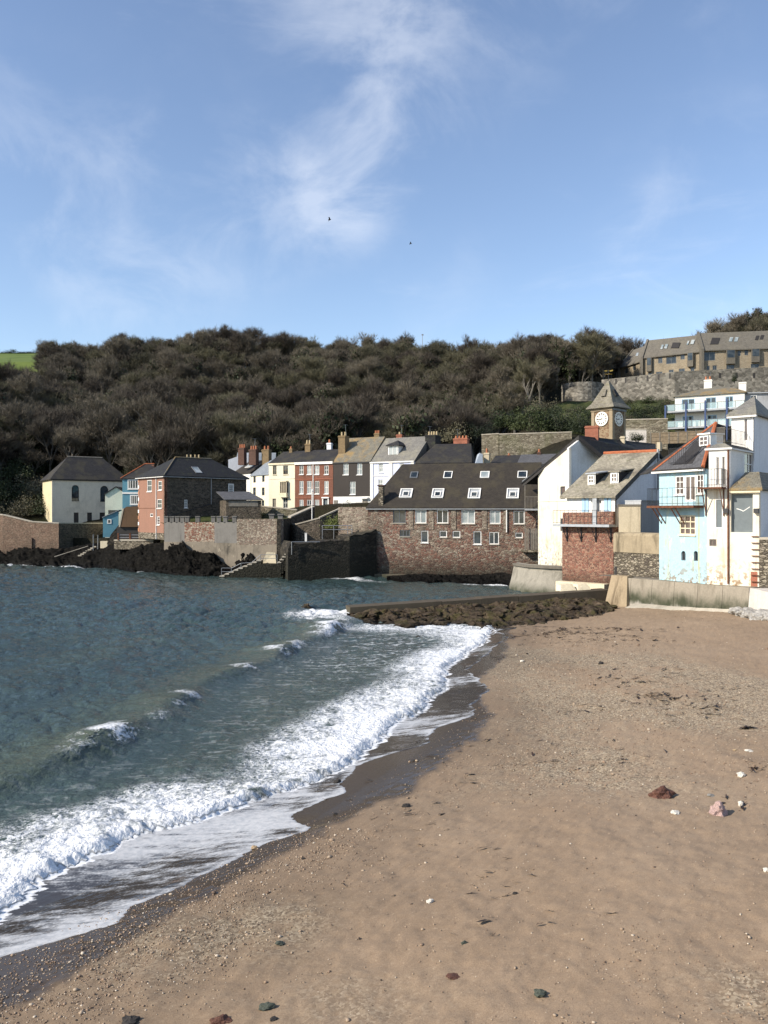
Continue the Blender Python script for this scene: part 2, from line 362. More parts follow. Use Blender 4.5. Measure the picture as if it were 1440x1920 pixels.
plain('gold', (.75, .50, .12), .35, .6, .2, .7); plain('dial', (.80, .77, .68), .5, .4, .1); plain('ridge_tile', (.40, .13, .06), .85, .2, .45); plain('cream_band', (.72, .64, .46), .8, .2)
plaster('cream_hall', (.62, .57, .46), (.30, .28, .23), .45, .25); plaster('cream_sunlit_side', (.60, .52, .34), amt=.2, streak=.2); plaster('sage_white', (.60, .61, .50), (.3, .3, .24), .3, .2)  # hall: sunlight put into the side's yellower cream, shade into the greyer front
plaster('blue_house', (.11, .26, .33), (.08, .16, .2), .3, .3); plaster('salmon', (.28, .152, .108), (.20, .12, .09), .35, .35); plaster('orange_trim', (.42, .21, .12), amt=.25, streak=.2)
plaster('yellow_house', (.68, .63, .49), (.5, .42, .25), .15, .2); plaster('cream_cottage', (.78, .72, .55), (.5, .45, .33), .2, .2); plaster('black_paint', (.040, .034, .030), (.06, .05, .045), .3, .2, .6)
plaster('white_render', (.72, .70, .65), (.45, .42, .34), .2, .2); plaster('lavender', (.60, .64, .80), (.4, .42, .5), .15, .15); plaster('blue_grey', (.36, .42, .50), amt=.3)
plaster('old_white', (.70, .66, .56), (.46, .37, .22), .55, .55, patch=(.40, .37, .32), pat=.66, zlow=(2.2, 6.5, (.27, .25, .21)))
plaster('sky_blue', (.36, .55, .63), (.40, .40, .24), .40, 1.0, patch=(.50, .60, .55), pat=.58, zlow=(2.4, 5.0, (.24, .18, .13)))
plaster('stained_white', (.72, .68, .57), (.40, .26, .11), .30, .62, patch=(.34, .23, .13), pat=.67, zlow=(2.5, 5.2, (.28, .19, .11)))
plaster('clean_white', (.72, .71, .68), (.40, .36, .29), .32, .34); plaster('grey_render', (.38, .39, .40), (.2, .2, .2), .3, .3); plaster('brown_render', (.12, .075, .045), (.04, .03, .02), .5, .5)
plaster('dirty_cream', (.46, .40, .29), (.16, .13, .09), .3, .8); plaster('tower_trim', (.30, .24, .16), (.15, .12, .08), .4, .5); plaster('cool_white', (.70, .71, .73), (.4, .4, .4), .25, .25)
plaster('bastion_render', (.21, .18, .14), (.06, .054, .044), .85, .6, patch=(.33, .29, .22), pat=.60); plaster('bastion_grey', (.185, .175, .16), (.085, .08, .07), .6, .8); plaster('pale_foot', (.66, .58, .42), (.3, .26, .18), .35, .5)
ST = [(.22, .105, .080), (.28, .150, .11), (.31, .22, .165), (.15, .08, .065), (.24, .125, .095), (.38, .31, .245), (.20, .13, .105)]
rubble('restaurant_stone', ST, (.25, .20, .155), 2.7, 1.9, .055, 1.0, lo=(-.2, 3.6, .92), big=.25, alt=[(.30, .25, .19), (.20, .16, .12), (.40, .34, .26), (.15, .12, .095), (.27, .20, .155), (.46, .40, .32)])
rubble('restaurant_grey', [(.30, .25, .20), (.22, .17, .13), (.38, .32, .25), (.17, .13, .10), (.27, .20, .16)], (.36, .31, .24), 2.7, 1.9, .05, .8, lo=(-.2, 3.4, .9), big=.35)
rubble('red_stone', [(.30, .13, .09), (.22, .095, .07), (.36, .20, .14), (.26, .12, .09), (.17, .085, .065)], (.34, .24, .17), 4.4, 1.7, .06, .7, lo=(1.2, 3.2, .8), big=.15)
rubble('grey_rubble', [(.28, .24, .18), (.20, .17, .13), (.36, .31, .24), (.12, .10, .08), (.42, .37, .28)], (.10, .085, .06), 3.0, 2.4, .10, 1.0, big=.3)
rubble('dark_stone', [(.12, .10, .075), (.08, .066, .052), (.16, .13, .10), (.055, .046, .036), (.10, .077, .06)], (.15, .125, .095), 3.0, 1.9, .05, .7, big=.45)
rubble('quay_stone', [(.05, .043, .034), (.028, .025, .02), (.075, .063, .048), (.02, .018, .015)], (.022, .02, .016), 2.4, 1.8, .05, .9, lo=(.5, 3.8, .85), big=.5)  # dark wet stone, darkened further to carry the shade of its fronts
rubble('sea_wall_red', [(.26, .155, .11), (.20, .12, .085), (.32, .21, .15), (.16, .10, .075)], (.27, .22, .16), 4.2, 2.2, .05, .8, lo=(1.0, 3.0, .6), big=.4)
rubble('bastion_red', [(.28, .13, .09), (.38, .28, .21), (.22, .10, .075), (.46, .38, .30)], (.30, .24, .18), 3.4, 1.6, .06, .9, big=.3)
rubble('bastion_pale', [(.38, .32, .25), (.26, .21, .17), (.46, .40, .32), (.20, .15, .12), (.33, .24, .19)], (.24, .20, .155), 3.8, 1.9, .06, .9, big=.3)
rubble('fort_stone', [(.25, .235, .20), (.19, .175, .15), (.33, .305, .26), (.14, .13, .11)], (.20, .185, .155), 1.5, 1.4, .04, .5, big=.6, tint=(.05, .047, .04))
rubble('fort_brick', [(.34, .285, .20), (.29, .24, .17), (.39, .33, .24), (.32, .26, .185)], (.34, .29, .21), 3.0, 2.5, .03, .3, big=.3)
rubble('garden_stone', [(.26, .23, .17), (.19, .165, .12), (.32, .28, .21), (.15, .125, .09)], (.16, .14, .10), 2.0, 2.0, .06, .8, big=.4, tint=(.09, .10, .04))
rubble('tower_stone', [(.30, .20, .12), (.25, .15, .09), (.34, .25, .155), (.21, .125, .075)], (.34, .27, .18), 4.0, 1.8, .05, .6, big=.15)
bricks('brick_house', (.20, .078, .050), (.15, .055, .038), (.24, .14, .10)); bricks('brick_red', (.36, .12, .07), (.28, .085, .05), (.30, .2, .15)); bricks('brick_dark', (.12, .065, .05), (.08, .045, .035), (.11, .08, .065)); bricks('brick_ochre', (.24, .17, .09), (.17, .12, .065), (.2, .16, .1))
slate('slate_dark', (.028, .027, .028), (.042, .040, .040), lichen=(.085, .075, .045), la=.35); slate('slate_brown', (.036, .031, .026), (.050, .043, .035), .28, .18, lichen=(.068, .058, .036), la=.45)
slate('slate_grey', (.16, .155, .14), (.22, .21, .19), lichen=(.30, .28, .20), la=.35); slate('slate_blue', (.20, .23, .26), (.26, .29, .32), la=.2, lichen=(.34, .35, .34)); slate('slate_lichen', (.15, .14, .11), (.21, .195, .155), lichen=(.32, .20, .06), la=.55)
slate('slate_pale', (.25, .225, .175), (.36, .325, .25), .34, .24, lichen=(.13, .115, .09), la=.8, moss=(.12, .12, .06)); slate('slate_black', (.020, .020, .021), (.030, .030, .032), moss=(.05, .055, .03)); slate('slate_fort', (.13, .12, .10), (.165, .15, .125), .4, .3, lichen=(.16, .145, .11), la=.4)
slate('slate_spire', (.15, .135, .105), (.22, .20, .16), .26, .2, lichen=(.28, .26, .20), la=.5, moss=(.15, .14, .07)); slate('slate_tile', (.085, .085, .09), (.125, .125, .13), .26, .16)
concrete('sea_wall', (.30, .265, .21), (.085, .072, .05), 1.25, 2.25, .45, (.45, 1.1, (.46, .42, .37))); concrete('buttress', (.33, .26, .17), (.09, .065, .04), None, None, .85); concrete('groyne', (.09, .073, .052), (.05, .042, .03), -.4, 1.0, .5)
concrete('curved_wall', (.29, .27, .225), (.07, .065, .05), .0, 1.0, .6); concrete('plinth', (.13, .11, .085), (.06, .05, .035), -.5, .9, .4); concrete('stained_render', (.34, .28, .19), (.07, .056, .036), None, None, .95); concrete('side_wall', (.60, .56, .51), (.30, .26, .22), None, None, .35)
concrete('stair', (.16, .145, .12), (.05, .045, .035), 0, 1.4, .4); concrete('coping', (.42, .38, .31), (.16, .14, .1), None, None, .4)
# rock
def rock(name, c1, c2, c3, scale=1.0, wetz=None, weed=None, sp=.3):
    t = NT(name, .75, sp); p = t.pos(); a = t.noise(t.map(p, (1, 1, 2.2), rot=(.5, .3, .2)), 1.6 * scale, 8, .68, .4); b = t.noise(p, 7 * scale, 6, .7)
    c = t.ramp(a, [(.3, c1), (.52, c2), (.72, c3)]); c = t.mix(t.rng(b, .35, .7, .55, 0), c, tuple(x * .3 for x in c1))
    if weed: c = t.mix(t.math('MULTIPLY', t.rng(t.noise(p, .9, 6, .65), .47, .62), .85), c, weed)
    if wetz:
        z = t.sep(p)[2]; w = t.rng(z, wetz[0], wetz[1], 1, 0); c = t.mix(t.math('MULTIPLY', w, .75), c, tuple(x * .25 for x in c1)); t.rgh(t.rng(w, 0, 1, .9, .5))
    t.col(c); t.bump(t.math('ADD', a, t.math('MULTIPLY', b, .5)), .9, .15); return t.m
rock('black_rock', (.005, .0048, .0045), (.010, .0095, .0085), (.032, .028, .023), .8, (.0, 1.0), sp=.06)
rock('brown_rock', (.030, .022, .015), (.080, .059, .040), (.19, .145, .098), 1.0, (.0, .5), (.05, .045, .018), .15)
rock('white_rock', (.30, .28, .25), (.46, .44, .40), (.58, .55, .51), .9)
def stone(name, c, v=.4):
    t = NT(name, .8, .25); p = t.obj(); a = t.noise(p, 7, 6, .7); t.col(t.mix(t.rng(a, .35, .7), tuple(x * (1 - v) for x in c), tuple(min(.9, x * 1.25) for x in c))); t.bump(a, .6, .02); return t.m
stone('stone_red', (.14, .066, .046), .6); stone('stone_pink', (.40, .28, .25), .45); stone('stone_white', (.62, .58, .50), .25); stone('stone_green', (.075, .085, .066), .4); stone('stone_dark', (.045, .04, .036), .4); stone('stone_grey', (.24, .23, .21), .35); stone('stone_buff', (.42, .31, .19), .4)
t = NT('gravel', .85, .25); t.col(t.ramp(t.attr('tone'), [(0, (.055, .045, .036)), (.25, (.17, .115, .08)), (.5, (.27, .19, .13)), (.8, (.36, .28, .20)), (1.0, (.55, .49, .40))]))
t = NT('seaweed', .5, .4); t.col(t.ramp(t.noise(t.pos(), 6, 3, .6), [(.35, (.012, .009, .006)), (.65, (.045, .022, .012))]))
# vegetation
def leafy(name, a, b, c, spec=.25):
    t = NT(name, .65, spec); rnd = t.n('ShaderNodeObjectInfo').outputs['Random']; k = t.noise(t.obj(), .8, 4, .6)
    x = t.ramp(t.math('ADD', t.math('MULTIPLY', rnd, .75), t.math('MULTIPLY', k, .3)), [(.3, a), (.5, b), (.72, c)]); t.col(x); return t.m
leafy('twig', (.062, .051, .039), (.102, .087, .065), (.155, .134, .098)); leafy('bark', (.04, .036, .03), (.075, .067, .056), (.14, .128, .108)); leafy('ivy', (.014, .021, .009), (.022, .032, .012), (.036, .048, .019))
leafy('bush_leaf', (.022, .033, .011), (.036, .050, .017), (.06, .075, .027)); leafy('budding_twig', (.062, .058, .036), (.092, .085, .052), (.125, .115, .070)); leafy('bright_leaf', (.11, .13, .035), (.18, .19, .06), (.26, .26, .10))
t = NT('hill_soil', .95, .1); p = t.pos(); a = t.noise(p, .12, 7, .65); c = t.ramp(a, [(.35, (.018, .016, .011)), (.5, (.027, .024, .015)), (.65, (.024, .028, .013))]); t.col(c); t.bump(t.noise(p, .9, 6, .7), 1.0, .8)
t = NT('grass', .95, .1); p = t.pos(); a = t.noise(p, .5, 7, .65); t.col(t.ramp(a, [(.35, (.030, .040, .014)), (.5, (.044, .056, .019)), (.68, (.080, .080, .034))])); t.bump(t.noise(p, 3, 5, .7), .8, .3)
t = NT('field_grass', .95, .1); p = t.pos(); t.col(t.mix(t.rng(t.noise(p, .08, 5, .6), .35, .65), (.085, .125, .032), (.125, .165, .045)))
# ------------------------------------------------------------------ beach and sea
def fbm_tile(n, beta, seed, lo=1):
    r = np.random.default_rng(seed); k = np.fft.fftfreq(n) * n; kk = np.hypot(*np.meshgrid(k, k)); kk[0, 0] = 1
    a = kk ** (-beta); a[kk < lo] = 0; a[0, 0] = 0
    f = np.fft.ifft2(np.fft.fft2(r.standard_normal((n, n))) * a).real; return f / f.std()
T1 = fbm_tile(512, 1.6, 1); T2 = fbm_tile(512, 1.15, 2); T3 = fbm_tile(512, 1.9, 3); TB = fbm_tile(512, 2.3, 7, 5)
def samp(T, x, y, L):
    n = T.shape[0]; u = np.asarray(x) / L * n; v = np.asarray(y) / L * n; i = np.floor(u).astype(int); j = np.floor(v).astype(int); a = u - i; b = v - j
    i0, i1, j0, j1 = i % n, (i + 1) % n, j % n, (j + 1) % n
    return T[j0, i0] * (1 - a) * (1 - b) + T[j0, i1] * a * (1 - b) + T[j1, i0] * (1 - a) * b + T[j1, i1] * a * b
def sst(a, b, x):
    t = np.clip((x - a) / (b - a), 0, 1); return t * t * (3 - 2 * t)
def table(pts, z, sm=61):
    """photo points lying on level z become a line X(Y)"""
    q = sorted(((CH - z) * F / (py - HY), (px - CX) / F * (CH - z) * F / (py - HY)) for px, py in pts)
    ys = np.array([a for a, b in q]); xs = np.array([b for a, b in q])
    gy = np.geomspace(8, 75, 3000); gx = np.interp(gy, ys, xs); gx = np.where(gy < ys[0], xs[0] + (gy - ys[0]) * .36, gx); gx = np.where(gy > ys[-1], xs[-1] + (gy - ys[-1]) * .36, gx)
    kw = np.hanning(sm); kw /= kw.sum(); gx = np.convolve(np.pad(gx, sm, 'edge'), kw, 'same')[sm:-sm]; ys, xs = gy[sm:-sm], gx[sm:-sm]; s0 = .36; s1 = .36
    def f(Y):
        Y = np.asarray(Y, float); r = np.interp(Y, ys, xs); r = np.where(Y < ys[0], xs[0] + (Y - ys[0]) * s0, r); return np.where(Y > ys[-1], xs[-1] + (Y - ys[-1]) * s1, r)
    return f
Xwl = table([(0, 1800), (90, 1770), (210, 1745), (250, 1705), (345, 1655), (470, 1600), (520, 1578), (598, 1556), (545, 1525), (600, 1500), (652, 1486), (640, 1455), (690, 1415), (808, 1393), (815, 1365), (897, 1342), (885, 1318), (915, 1298), (905, 1275), (880, 1250), (925, 1215), (958, 1196), (930, 1180)], .2)
Xsm = table([(0, 1790), (345, 1650), (600, 1530), (800, 1400), (900, 1320), (935, 1215), (950, 1180)], .2)
Xfr = table([(0, 1690), (100, 1645), (200, 1605), (240, 1565), (420, 1520), (480, 1492), (640, 1430), (720, 1372), (800, 1292), (880, 1225), (925, 1182)], .12)
Xbk = table([(0, 1540), (200, 1488), (400, 1418), (560, 1338), (700, 1268), (790, 1205), (850, 1172)], 0)
Xcr = table([(-60, 1475), (60, 1440), (190, 1390), (290, 1330), (380, 1268), (500, 1232), (590, 1188), (645, 1148)], .35)
def sandz(X, Y):
    X = np.asarray(X, float); Y = np.asarray(Y, float); d = (X - Xsm(Y)) * .94
    far = sst(38, 60, Y)
    z = .2 + np.where(d > 0, d * (.085 - .028 * far), d * .11)
    z = z + .05 * samp(T1, X, Y, 26) * sst(0, 3, d) + .012 * samp(T2, X, Y, 5) * sst(.2, 1.5, d)
    return np.where(d > 0, np.minimum(z, 3.2), z)
def sz(x, y): return float(sandz(np.array([x]), np.array([y]))[0])
def on_sand(px, py):
    lo, hi = 5.0, 75.0
    for _ in range(50):
        m = (lo + hi) / 2
        if ZZ(py, m) > sz(XX(px, m), m): lo = m
        else: hi = m
    return Vector((XX(px, lo), lo, sz(XX(px, lo), lo)))
def grid_mesh(name, P, attrs=None, mat=None, smooth=True):
    nr, nc = P.shape[:2]; me = bpy.data.meshes.new(name); me.vertices.add(nr * nc); me.vertices.foreach_set('co', P.reshape(-1).astype(np.float32))
    idx = np.arange(nr * nc).reshape(nr, nc); q = np.stack([idx[:-1, :-1], idx[:-1, 1:], idx[1:, 1:], idx[1:, :-1]], -1).reshape(-1, 4); nq = len(q)
    me.loops.add(nq * 4); me.polygons.add(nq); me.loops.foreach_set('vertex_index', q.reshape(-1).astype(np.int32)); me.polygons.foreach_set('loop_start', np.arange(0, nq * 4, 4, dtype=np.int32))
    me.update(calc_edges=True); me.validate()
    for k, v in (attrs or {}).items():
        a = me.attributes.new(k, 'FLOAT', 'POINT'); a.data.foreach_set('value', v.reshape(-1).astype(np.float32))
    if smooth: me.shade_smooth()
    return me
# sand sheet
Yr = np.concatenate([np.linspace(-60, 7, 18), np.geomspace(7.3, 69, 470)]); U = np.linspace(0, 1, 380)
YY = np.repeat(Yr[:, None], len(U), 1); x0 = Xsm(Yr) - 6; x1 = np.maximum(.50 * Yr + 3.0, x0 + 14)
Xg = x0[:, None] + (x1 - x0)[:, None] * U[None]
Xg = np.concatenate([Xg, Xg[:, -1:] + np.array([3., 12., 60.])[None]], 1); YY = np.concatenate([YY, YY[:, :3]], 1)
Zg = sandz(Xg, YY) + .006 * samp(T2, Xg, YY, 1.6) * sst(0, 2, Xg - Xsm(YY))
wetd = Xg - Xwl(YY)
wl2 = Xg - Xsm(YY) - .45 + .55 * samp(T1, Xg * .6, YY * .35, 9) - 1.7 * sst(30, 15, YY)
wl2 = wl2 + .55 * sst(24, 36, YY)
wet = np.maximum(sst(.35, -.35, wl2), .30 * sst(5.0, .2, wl2 + .9 * samp(T3, Xg, YY * .6, 13)))
shg = 0
for cpx, cpy, rx, ry, am in ((1150, 1300, 4.2, 8, 1.0), (1010, 1235, 3.2, 6, .8), (1330, 1290, 3.0, 6, .8), (1050, 1440, 2.4, 2.2, 1.0), (930, 1480, 1.5, 1.5, .6), (240, 1800, 1.7, 1.3, .9), (480, 1740, 1.2, .9, .6), (1390, 1860, .8, .8, .7), (700, 1880, 1.2, .6, .5)):
    c_ = on_sand(cpx, cpy); shg = shg + am * np.exp(-((Xg - c_.x) / rx) ** 2 - ((YY - c_.y) / ry) ** 2)
shg = shg * np.clip(.75 + .45 * samp(T1, Xg, YY * .6, 7), 0, 1.4)
me = grid_mesh('beach_sand', np.stack([Xg, YY, Zg], -1), {'wet': wet, 'shingle': np.clip(shg, 0, 1)})
t = NT('sand', .9, .25); p = t.pos(); wt_ = t.attr('wet'); sh = t.attr('shingle')
big = t.noise(t.map(p, (1, .7, 1)), .22, 6, .6); mid = t.noise(p, 1.6, 7, .65); grain = t.noise(p, 55, 3, .7); grit = t.noise(p, 16, 5, .75)
c = t.ramp(t.math('ADD', t.math('MULTIPLY', big, .65), t.math('MULTIPLY', mid, .35)), [(.34, (.236, .170, .110)), (.5, (.282, .206, .136)), (.66, (.322, .240, .162))])
c = t.mix(t.rng(grain, .35, .7, 0, .5), c, (.14, .092, .060)); c = t.mix(t.math('MULTIPLY', t.rng(grit, .56, .72), .55), c, (.43, .34, .24)); c = t.mix(t.math('MULTIPLY', t.rng(grit, .42, .30), .4), c, (.09, .065, .048))
gravel_zone = t.math('MULTIPLY', sh, t.rng(t.noise(p, 2.2, 6, .7), .36, .56, .35, 1.6), clamp=True)
spk = t.vor(p, 24, 'F1', 'Color'); c = t.mix(t.math('MULTIPLY', gravel_zone, .85), c, t.ramp(t.sep(spk)[0], [(.0, (.09, .07, .05)), (.35, (.20, .155, .105)), (.7, (.31, .25, .17)), (1, (.44, .37, .27))]))
c = t.mix(wt_, c, t.mix(.5, t.mix(1.0, c, (.28, .28, .28), 'MULTIPLY'), (.046, .037, .029))); t.col(c)
t.rgh(t.rng(wt_, .2, 1, .95, .17)); t.bump(t.math('MULTIPLY', t.rng(wt_, .3, 1, 1, .12), t.math('ADD', t.math('MULTIPLY', grit, .6), t.math('ADD', t.math('MULTIPLY', mid, 1.6), t.math('MULTIPLY', grain, .25)))), .40, .03)
tag(put('beach_sand', me, M['sand']), kind='structure')

# sea: choppy wind sea from a wave spectrum, swell crests rolling in, a foaming shore break and thin backwash
def ocean(n, L, wind, wdir, seed):
    r = np.random.default_rng(seed); k = np.fft.fftfreq(n, 1 / n) * 2 * np.pi / L; kx, ky = np.meshgrid(k, k); kk = np.hypot(kx, ky); kk[0, 0] = 1
    Lw = wind * wind / 9.81; cosf = (kx * wdir[0] + ky * wdir[1]) / kk
    Ph = np.exp(-1 / (kk * Lw) ** 2) / kk ** 4 * (.15 + .85 * cosf ** 2) * np.where(cosf < 0, .35, 1) * np.exp(-(kk * .02) ** 2); Ph[0, 0] = 0
    h = (r.standard_normal((n, n)) + 1j * r.standard_normal((n, n))) * np.sqrt(Ph); g = lambda q: np.fft.ifft2(q).real
    H = g(h); s = H.std(); return H / s, g(-1j * kx / kk * h) / s, g(-1j * ky / kk * h) / s
OH, OX, OY = ocean(512, 29.0, 2.9, (.80, .60), 5)
OH2, OX2, OY2 = ocean(512, 9.7, 1.45, (.6, .8), 8)
OH3, OX3, OY3 = ocean(512, 17.3, 2.1, (.95, -.2), 9)
Yr = np.concatenate([np.linspace(-70, 9.8, 26), np.geomspace(10, 175, 900)])
U = np.linspace(0, 1, 400) ** 1.0
xl = -(.475 * np.maximum(Yr, 0) + 1.5); xr = np.where(Yr < 50, Xwl(Yr) + .5, Xwl(50.) + .5 + np.interp(Yr, [50, 56, 70, 175], [0, 1.5, 14, 60]))
xl = np.minimum(xl, xr - 6)
Xg = xl[:, None] + (xr - xl)[:, None] * U[None]
Xg = np.concatenate([xl[:, None] - np.array([500, 240, 120, 60, 34, 20, 12, 7, 4, 2, 1, .5])[None], Xg], 1); YY = np.repeat(Yr[:, None], Xg.shape[1], 1)
fr = Xfr(YY) + .28 * samp(T1, Xg * 0 + YY, YY * .3, 17) + .10 * samp(T2, YY, Xg * 0 + 3, 4.); bk = Xbk(YY) - .5; cr = Xcr(YY) + .25 * samp(T1, YY, YY * .1, 21); wl = Xwl(YY) + .10 * samp(T1, YY, Xg * 0 + 1, 9) + .05 * samp(T2, YY, Xg * 0 + 2, 3); sd = sandz(Xg, YY)
dfr = fr - Xg                                              # metres seaward of the foam front
inshore = sst(62, 52, YY)
near = sst(16., 2.5, dfr) * inshore
crm = np.exp(-((Xg - cr) / 1.5) ** 2) * inshore
chop = (1 - .6 * crm) * (.060 * samp(OH, Xg, YY, 29) + .040 * samp(OH2, Xg, YY, 9.7) + .034 * samp(OH3, Xg * .96 + YY * .28, YY * .96 - Xg * .28, 17.3)) * (1 - .62 * near) * np.clip(.95 + .25 * samp(T3, Xg, YY, 60), .5, 1.5)
seaward = cr - Xg
A = np.interp(YY, [10, 20, 23, 26.5, 29, 32, 35, 38, 41, 44, 48, 52, 57, 63, 70], [.12, .18, .30, .54, .26, .44, .20, .38, .22, .48, .26, .58, .34, .60, .0])
dx = Xg - cr; prof = np.where(dx > 0, np.exp(-(dx / .75) ** 2), np.exp(-(np.abs(dx) / 2.1) ** 1.6)) - .22 * np.exp(-((dx - 1.7) / 1.2) ** 2)
sw = A * prof
ph = (Xg * .93 - YY * .30) ; sw2 = .10 * np.sin(ph * 2 * np.pi / 8.5 + 1.2 * samp(T3, Xg, YY, 70)) * sst(1.5, 6, seaward) * (.5 + .5 * samp(T3, YY, Xg, 44))
A2 = .30 * np.maximum(0, .35 + .6 * samp(T3, YY * .6, YY * .2, 31)); dx2 = Xg - (cr - 7.8 - .05 * (YY - 30)); sw3 = A2 * np.where(dx2 > 0, np.exp(-(dx2 / 1.0) ** 2), np.exp(-(np.abs(dx2) / 2.6) ** 2)) * sst(18, 26, YY)
band = sst(-.26, -.10, dfr) * sst(0, 1, (Xg - bk) / np.maximum(fr - bk, .6) * 1.6 + .25) * sst(60, 53, YY)
lump = samp(T1, Xg, YY, 5.0) * .5 + samp(T2, Xg, YY, 2.2) * .5 + .6 * np.abs(samp(T1, Xg, YY, 2.0))
bore = (.03 + .12 * np.exp(-np.maximum(dfr, 0) / 1.8)) * sst(-.04, .35, dfr) * inshore
zsea = .03 + chop + (sw + sw3) * inshore * sst(-.5, 2.5, dfr) + sw2 + bore + band * (.017 * np.sqrt(samp(TB, Xg, YY, 3.1) ** 2 + .10) + .009 * np.sqrt(samp(TB, YY + 3, Xg, 1.9) ** 2 + .12) + .016 * samp(T3, Xg, YY, 6)) * (.45 + .9 * np.exp(-np.maximum(dfr, 0) / 1.2)) * sst(-.03, .2, dfr)
film = np.clip(sd, 0, 5) + .012 + .004 * samp(T1, Xg, YY, 3)
thin = sst(.02, -.05, dfr) * sst(58, 52, YY)
z = np.where(thin > 0, zsea * (1 - thin) + np.maximum(film, 0.0) * thin, np.maximum(zsea, np.where(YY < 54, film * .6, zsea)))
edge = Xg - wl
z = np.where((edge > 0) & (YY < 52), sd - .12 * sst(0, .25, edge) + .004, z)
# broken whitecaps on the crest and loose foam behind the break
cap = np.zeros_like(Xg)
for cy, ln, st_ in ((27.3, 2.2, 1.0), (31.5, 1.2, .55), (33.2, 1.0, .6), (39.0, .8, .7), (44.5, 2.0, .95), (52.5, 3.2, 1.3), (57.5, 1.8, .8), (62.0, 3.4, 1.4)):
    cap = np.maximum(cap, st_ * np.exp(-((YY - cy) / ln) ** 2) * np.exp(-(np.maximum(dx - .35, 0) / .45) ** 2 - (np.maximum(-dx, 0) / .8) ** 2))
cap = cap + .35 * np.exp(-((dx2 + .1) / .3) ** 2) * np.clip(A2 * 3 - .35, 0, 1) * sst(18, 26, YY)
lace = sst(-1.5, 5, Xg - cr) * sst(0, .1, dfr) * inshore * (.35 + .65 * sst(34, 44, YY))
tipfoam = 1.3 * np.exp(-((Xg + 4.0) / 3.0) ** 2 - ((YY - 60.5) / 3.2) ** 2) + .8 * np.exp(-((Xg - 1) / 4.5) ** 2 - ((YY - 54) / 2.0) ** 2) + .95 * np.exp(-((Xg - XX(880, 50)) / 3.2) ** 2 - ((YY - 51) / 3.0) ** 2)
z = z + .42 * np.exp(-((Xg + 4.6) / 2.4) ** 2 - ((YY - 60) / 1.6) ** 2) + .22 * np.exp(-((Xg + 5.6) / 1.8) ** 2 - ((YY - 52.5) / 1.6) ** 2)
shoreY = np.interp(Xg / np.maximum(YY, 1) * F + CX, [-200, 0, 60, 130, 200, 240, 330, 430, 520, 640, 700, 760, 960], [124, 121, 118, 116, 113, 106, 103, 99, 96, 95, 93.5, 91, 86.5])
rockfoam = np.exp(-((YY - shoreY + 1.2) / 1.3) ** 2) * np.clip(.45 + .9 * samp(T3, Xg, YY, 40), 0, 1.2) * sst(75, 84, YY)
cap = cap * np.clip(.75 + .5 * samp(T1, Xg, YY, 3.2) + .3 * samp(T2, Xg, YY, 1.5), 0, 1.3); capw = cap + rockfoam
foam = np.clip(np.maximum.reduce([band * (.50 + .62 * sst(.15, 1.0, (Xg - bk) / np.maximum(fr - bk, .6)) + .10 * samp(T1, Xg, YY, 6) + .10 * samp(T3, Xg, YY, 14)), capw, tipfoam * sst(.02, .1, dfr)]), 0, 1.4)
filmf = thin * np.clip(.30 + .28 * samp(T1, Xg * .28, YY, 8) + .22 * samp(T2, Xg * .3, YY * 1.0, 5) + .50 * np.exp(-np.abs(edge) / .16), 0, 1)
dispx = (samp(OX, Xg, YY, 29) * .09 + samp(OX2, Xg, YY, 9.7) * .03) * (1 - near); dispy = (samp(OY, Xg, YY, 29) * .09 + samp(OY2, Xg, YY, 9.7) * .03) * (1 - near)
lean = .42 * np.where(cap > .2, 1, .6) * A * np.exp(-((dx + .1) / .8) ** 2) * inshore * sst(0, 2.5, dfr)
P = np.stack([Xg + dispx * (1 - thin) + lean, YY + dispy * (1 - thin), z], -1)
bankx = xl[:, None]
me = grid_mesh('sea', P, {'foam': foam, 'lace': lace, 'thin': thin, 'film': filmf, 'crest': np.clip((sw + sw3) * inshore * 1.6 + .3 * near, 0, 1)})
t = NT('sea_water', .06, .5); p = t.pos(); fo = t.attr('foam'); la = t.attr('lace'); th = t.attr('thin'); fi = t.attr('film'); cs = t.attr('crest')
n1 = t.noise(p, 1.9, 8, .64, .6); n2 = t.noise(p, 7, 5, .62, .4); st = t.noise(t.map(p, (.55, 2.2, 1), rot=(0, 0, R(12))), 1.1, 7, .66, 1.2); cell = t.vor(t.addv(p, t.mulv(t.noise(p, 1.5, 3, .6, col=True), .6)), 2.1, 'DISTANCE_TO_EDGE')
nn = t.math('ADD', t.math('MULTIPLY', n1, .6), t.math('MULTIPLY', n2, .4))
net = t.math('ABSOLUTE', t.math('SUBTRACT', t.noise(t.map(p, (1, 1.4, 1)), 2.6, 5, .62, 1.2), .5)); net = t.math('MINIMUM', net, t.math('ABSOLUTE', t.math('SUBTRACT', t.noise(p, 5.5, 4, .6, .8), .5)))
solid = t.rng(t.math('ADD', nn, t.math('MULTIPLY', fo, .62)), .87, 1.16)
webs = t.math('MULTIPLY', t.rng(t.math('SUBTRACT', t.math('MULTIPLY', fo, .11), net), -.02, .06), t.rng(fo, .12, .5))
f1 = t.math('MAXIMUM', solid, t.math('MULTIPLY', webs, t.rng(nn, .32, .56)))
lacen = t.math('MULTIPLY', t.rng(st, .47, .62), t.rng(cell, .20, .02)); f2 = t.math('MULTIPLY', lacen, t.math('MULTIPLY', la, .62))
stf = t.noise(t.map(p, (.30, 2.4, 1), rot=(0, 0, R(4))), 2.4, 8, .72, .6)
bub = t.rng(t.vor(p, 16), .5, .15)
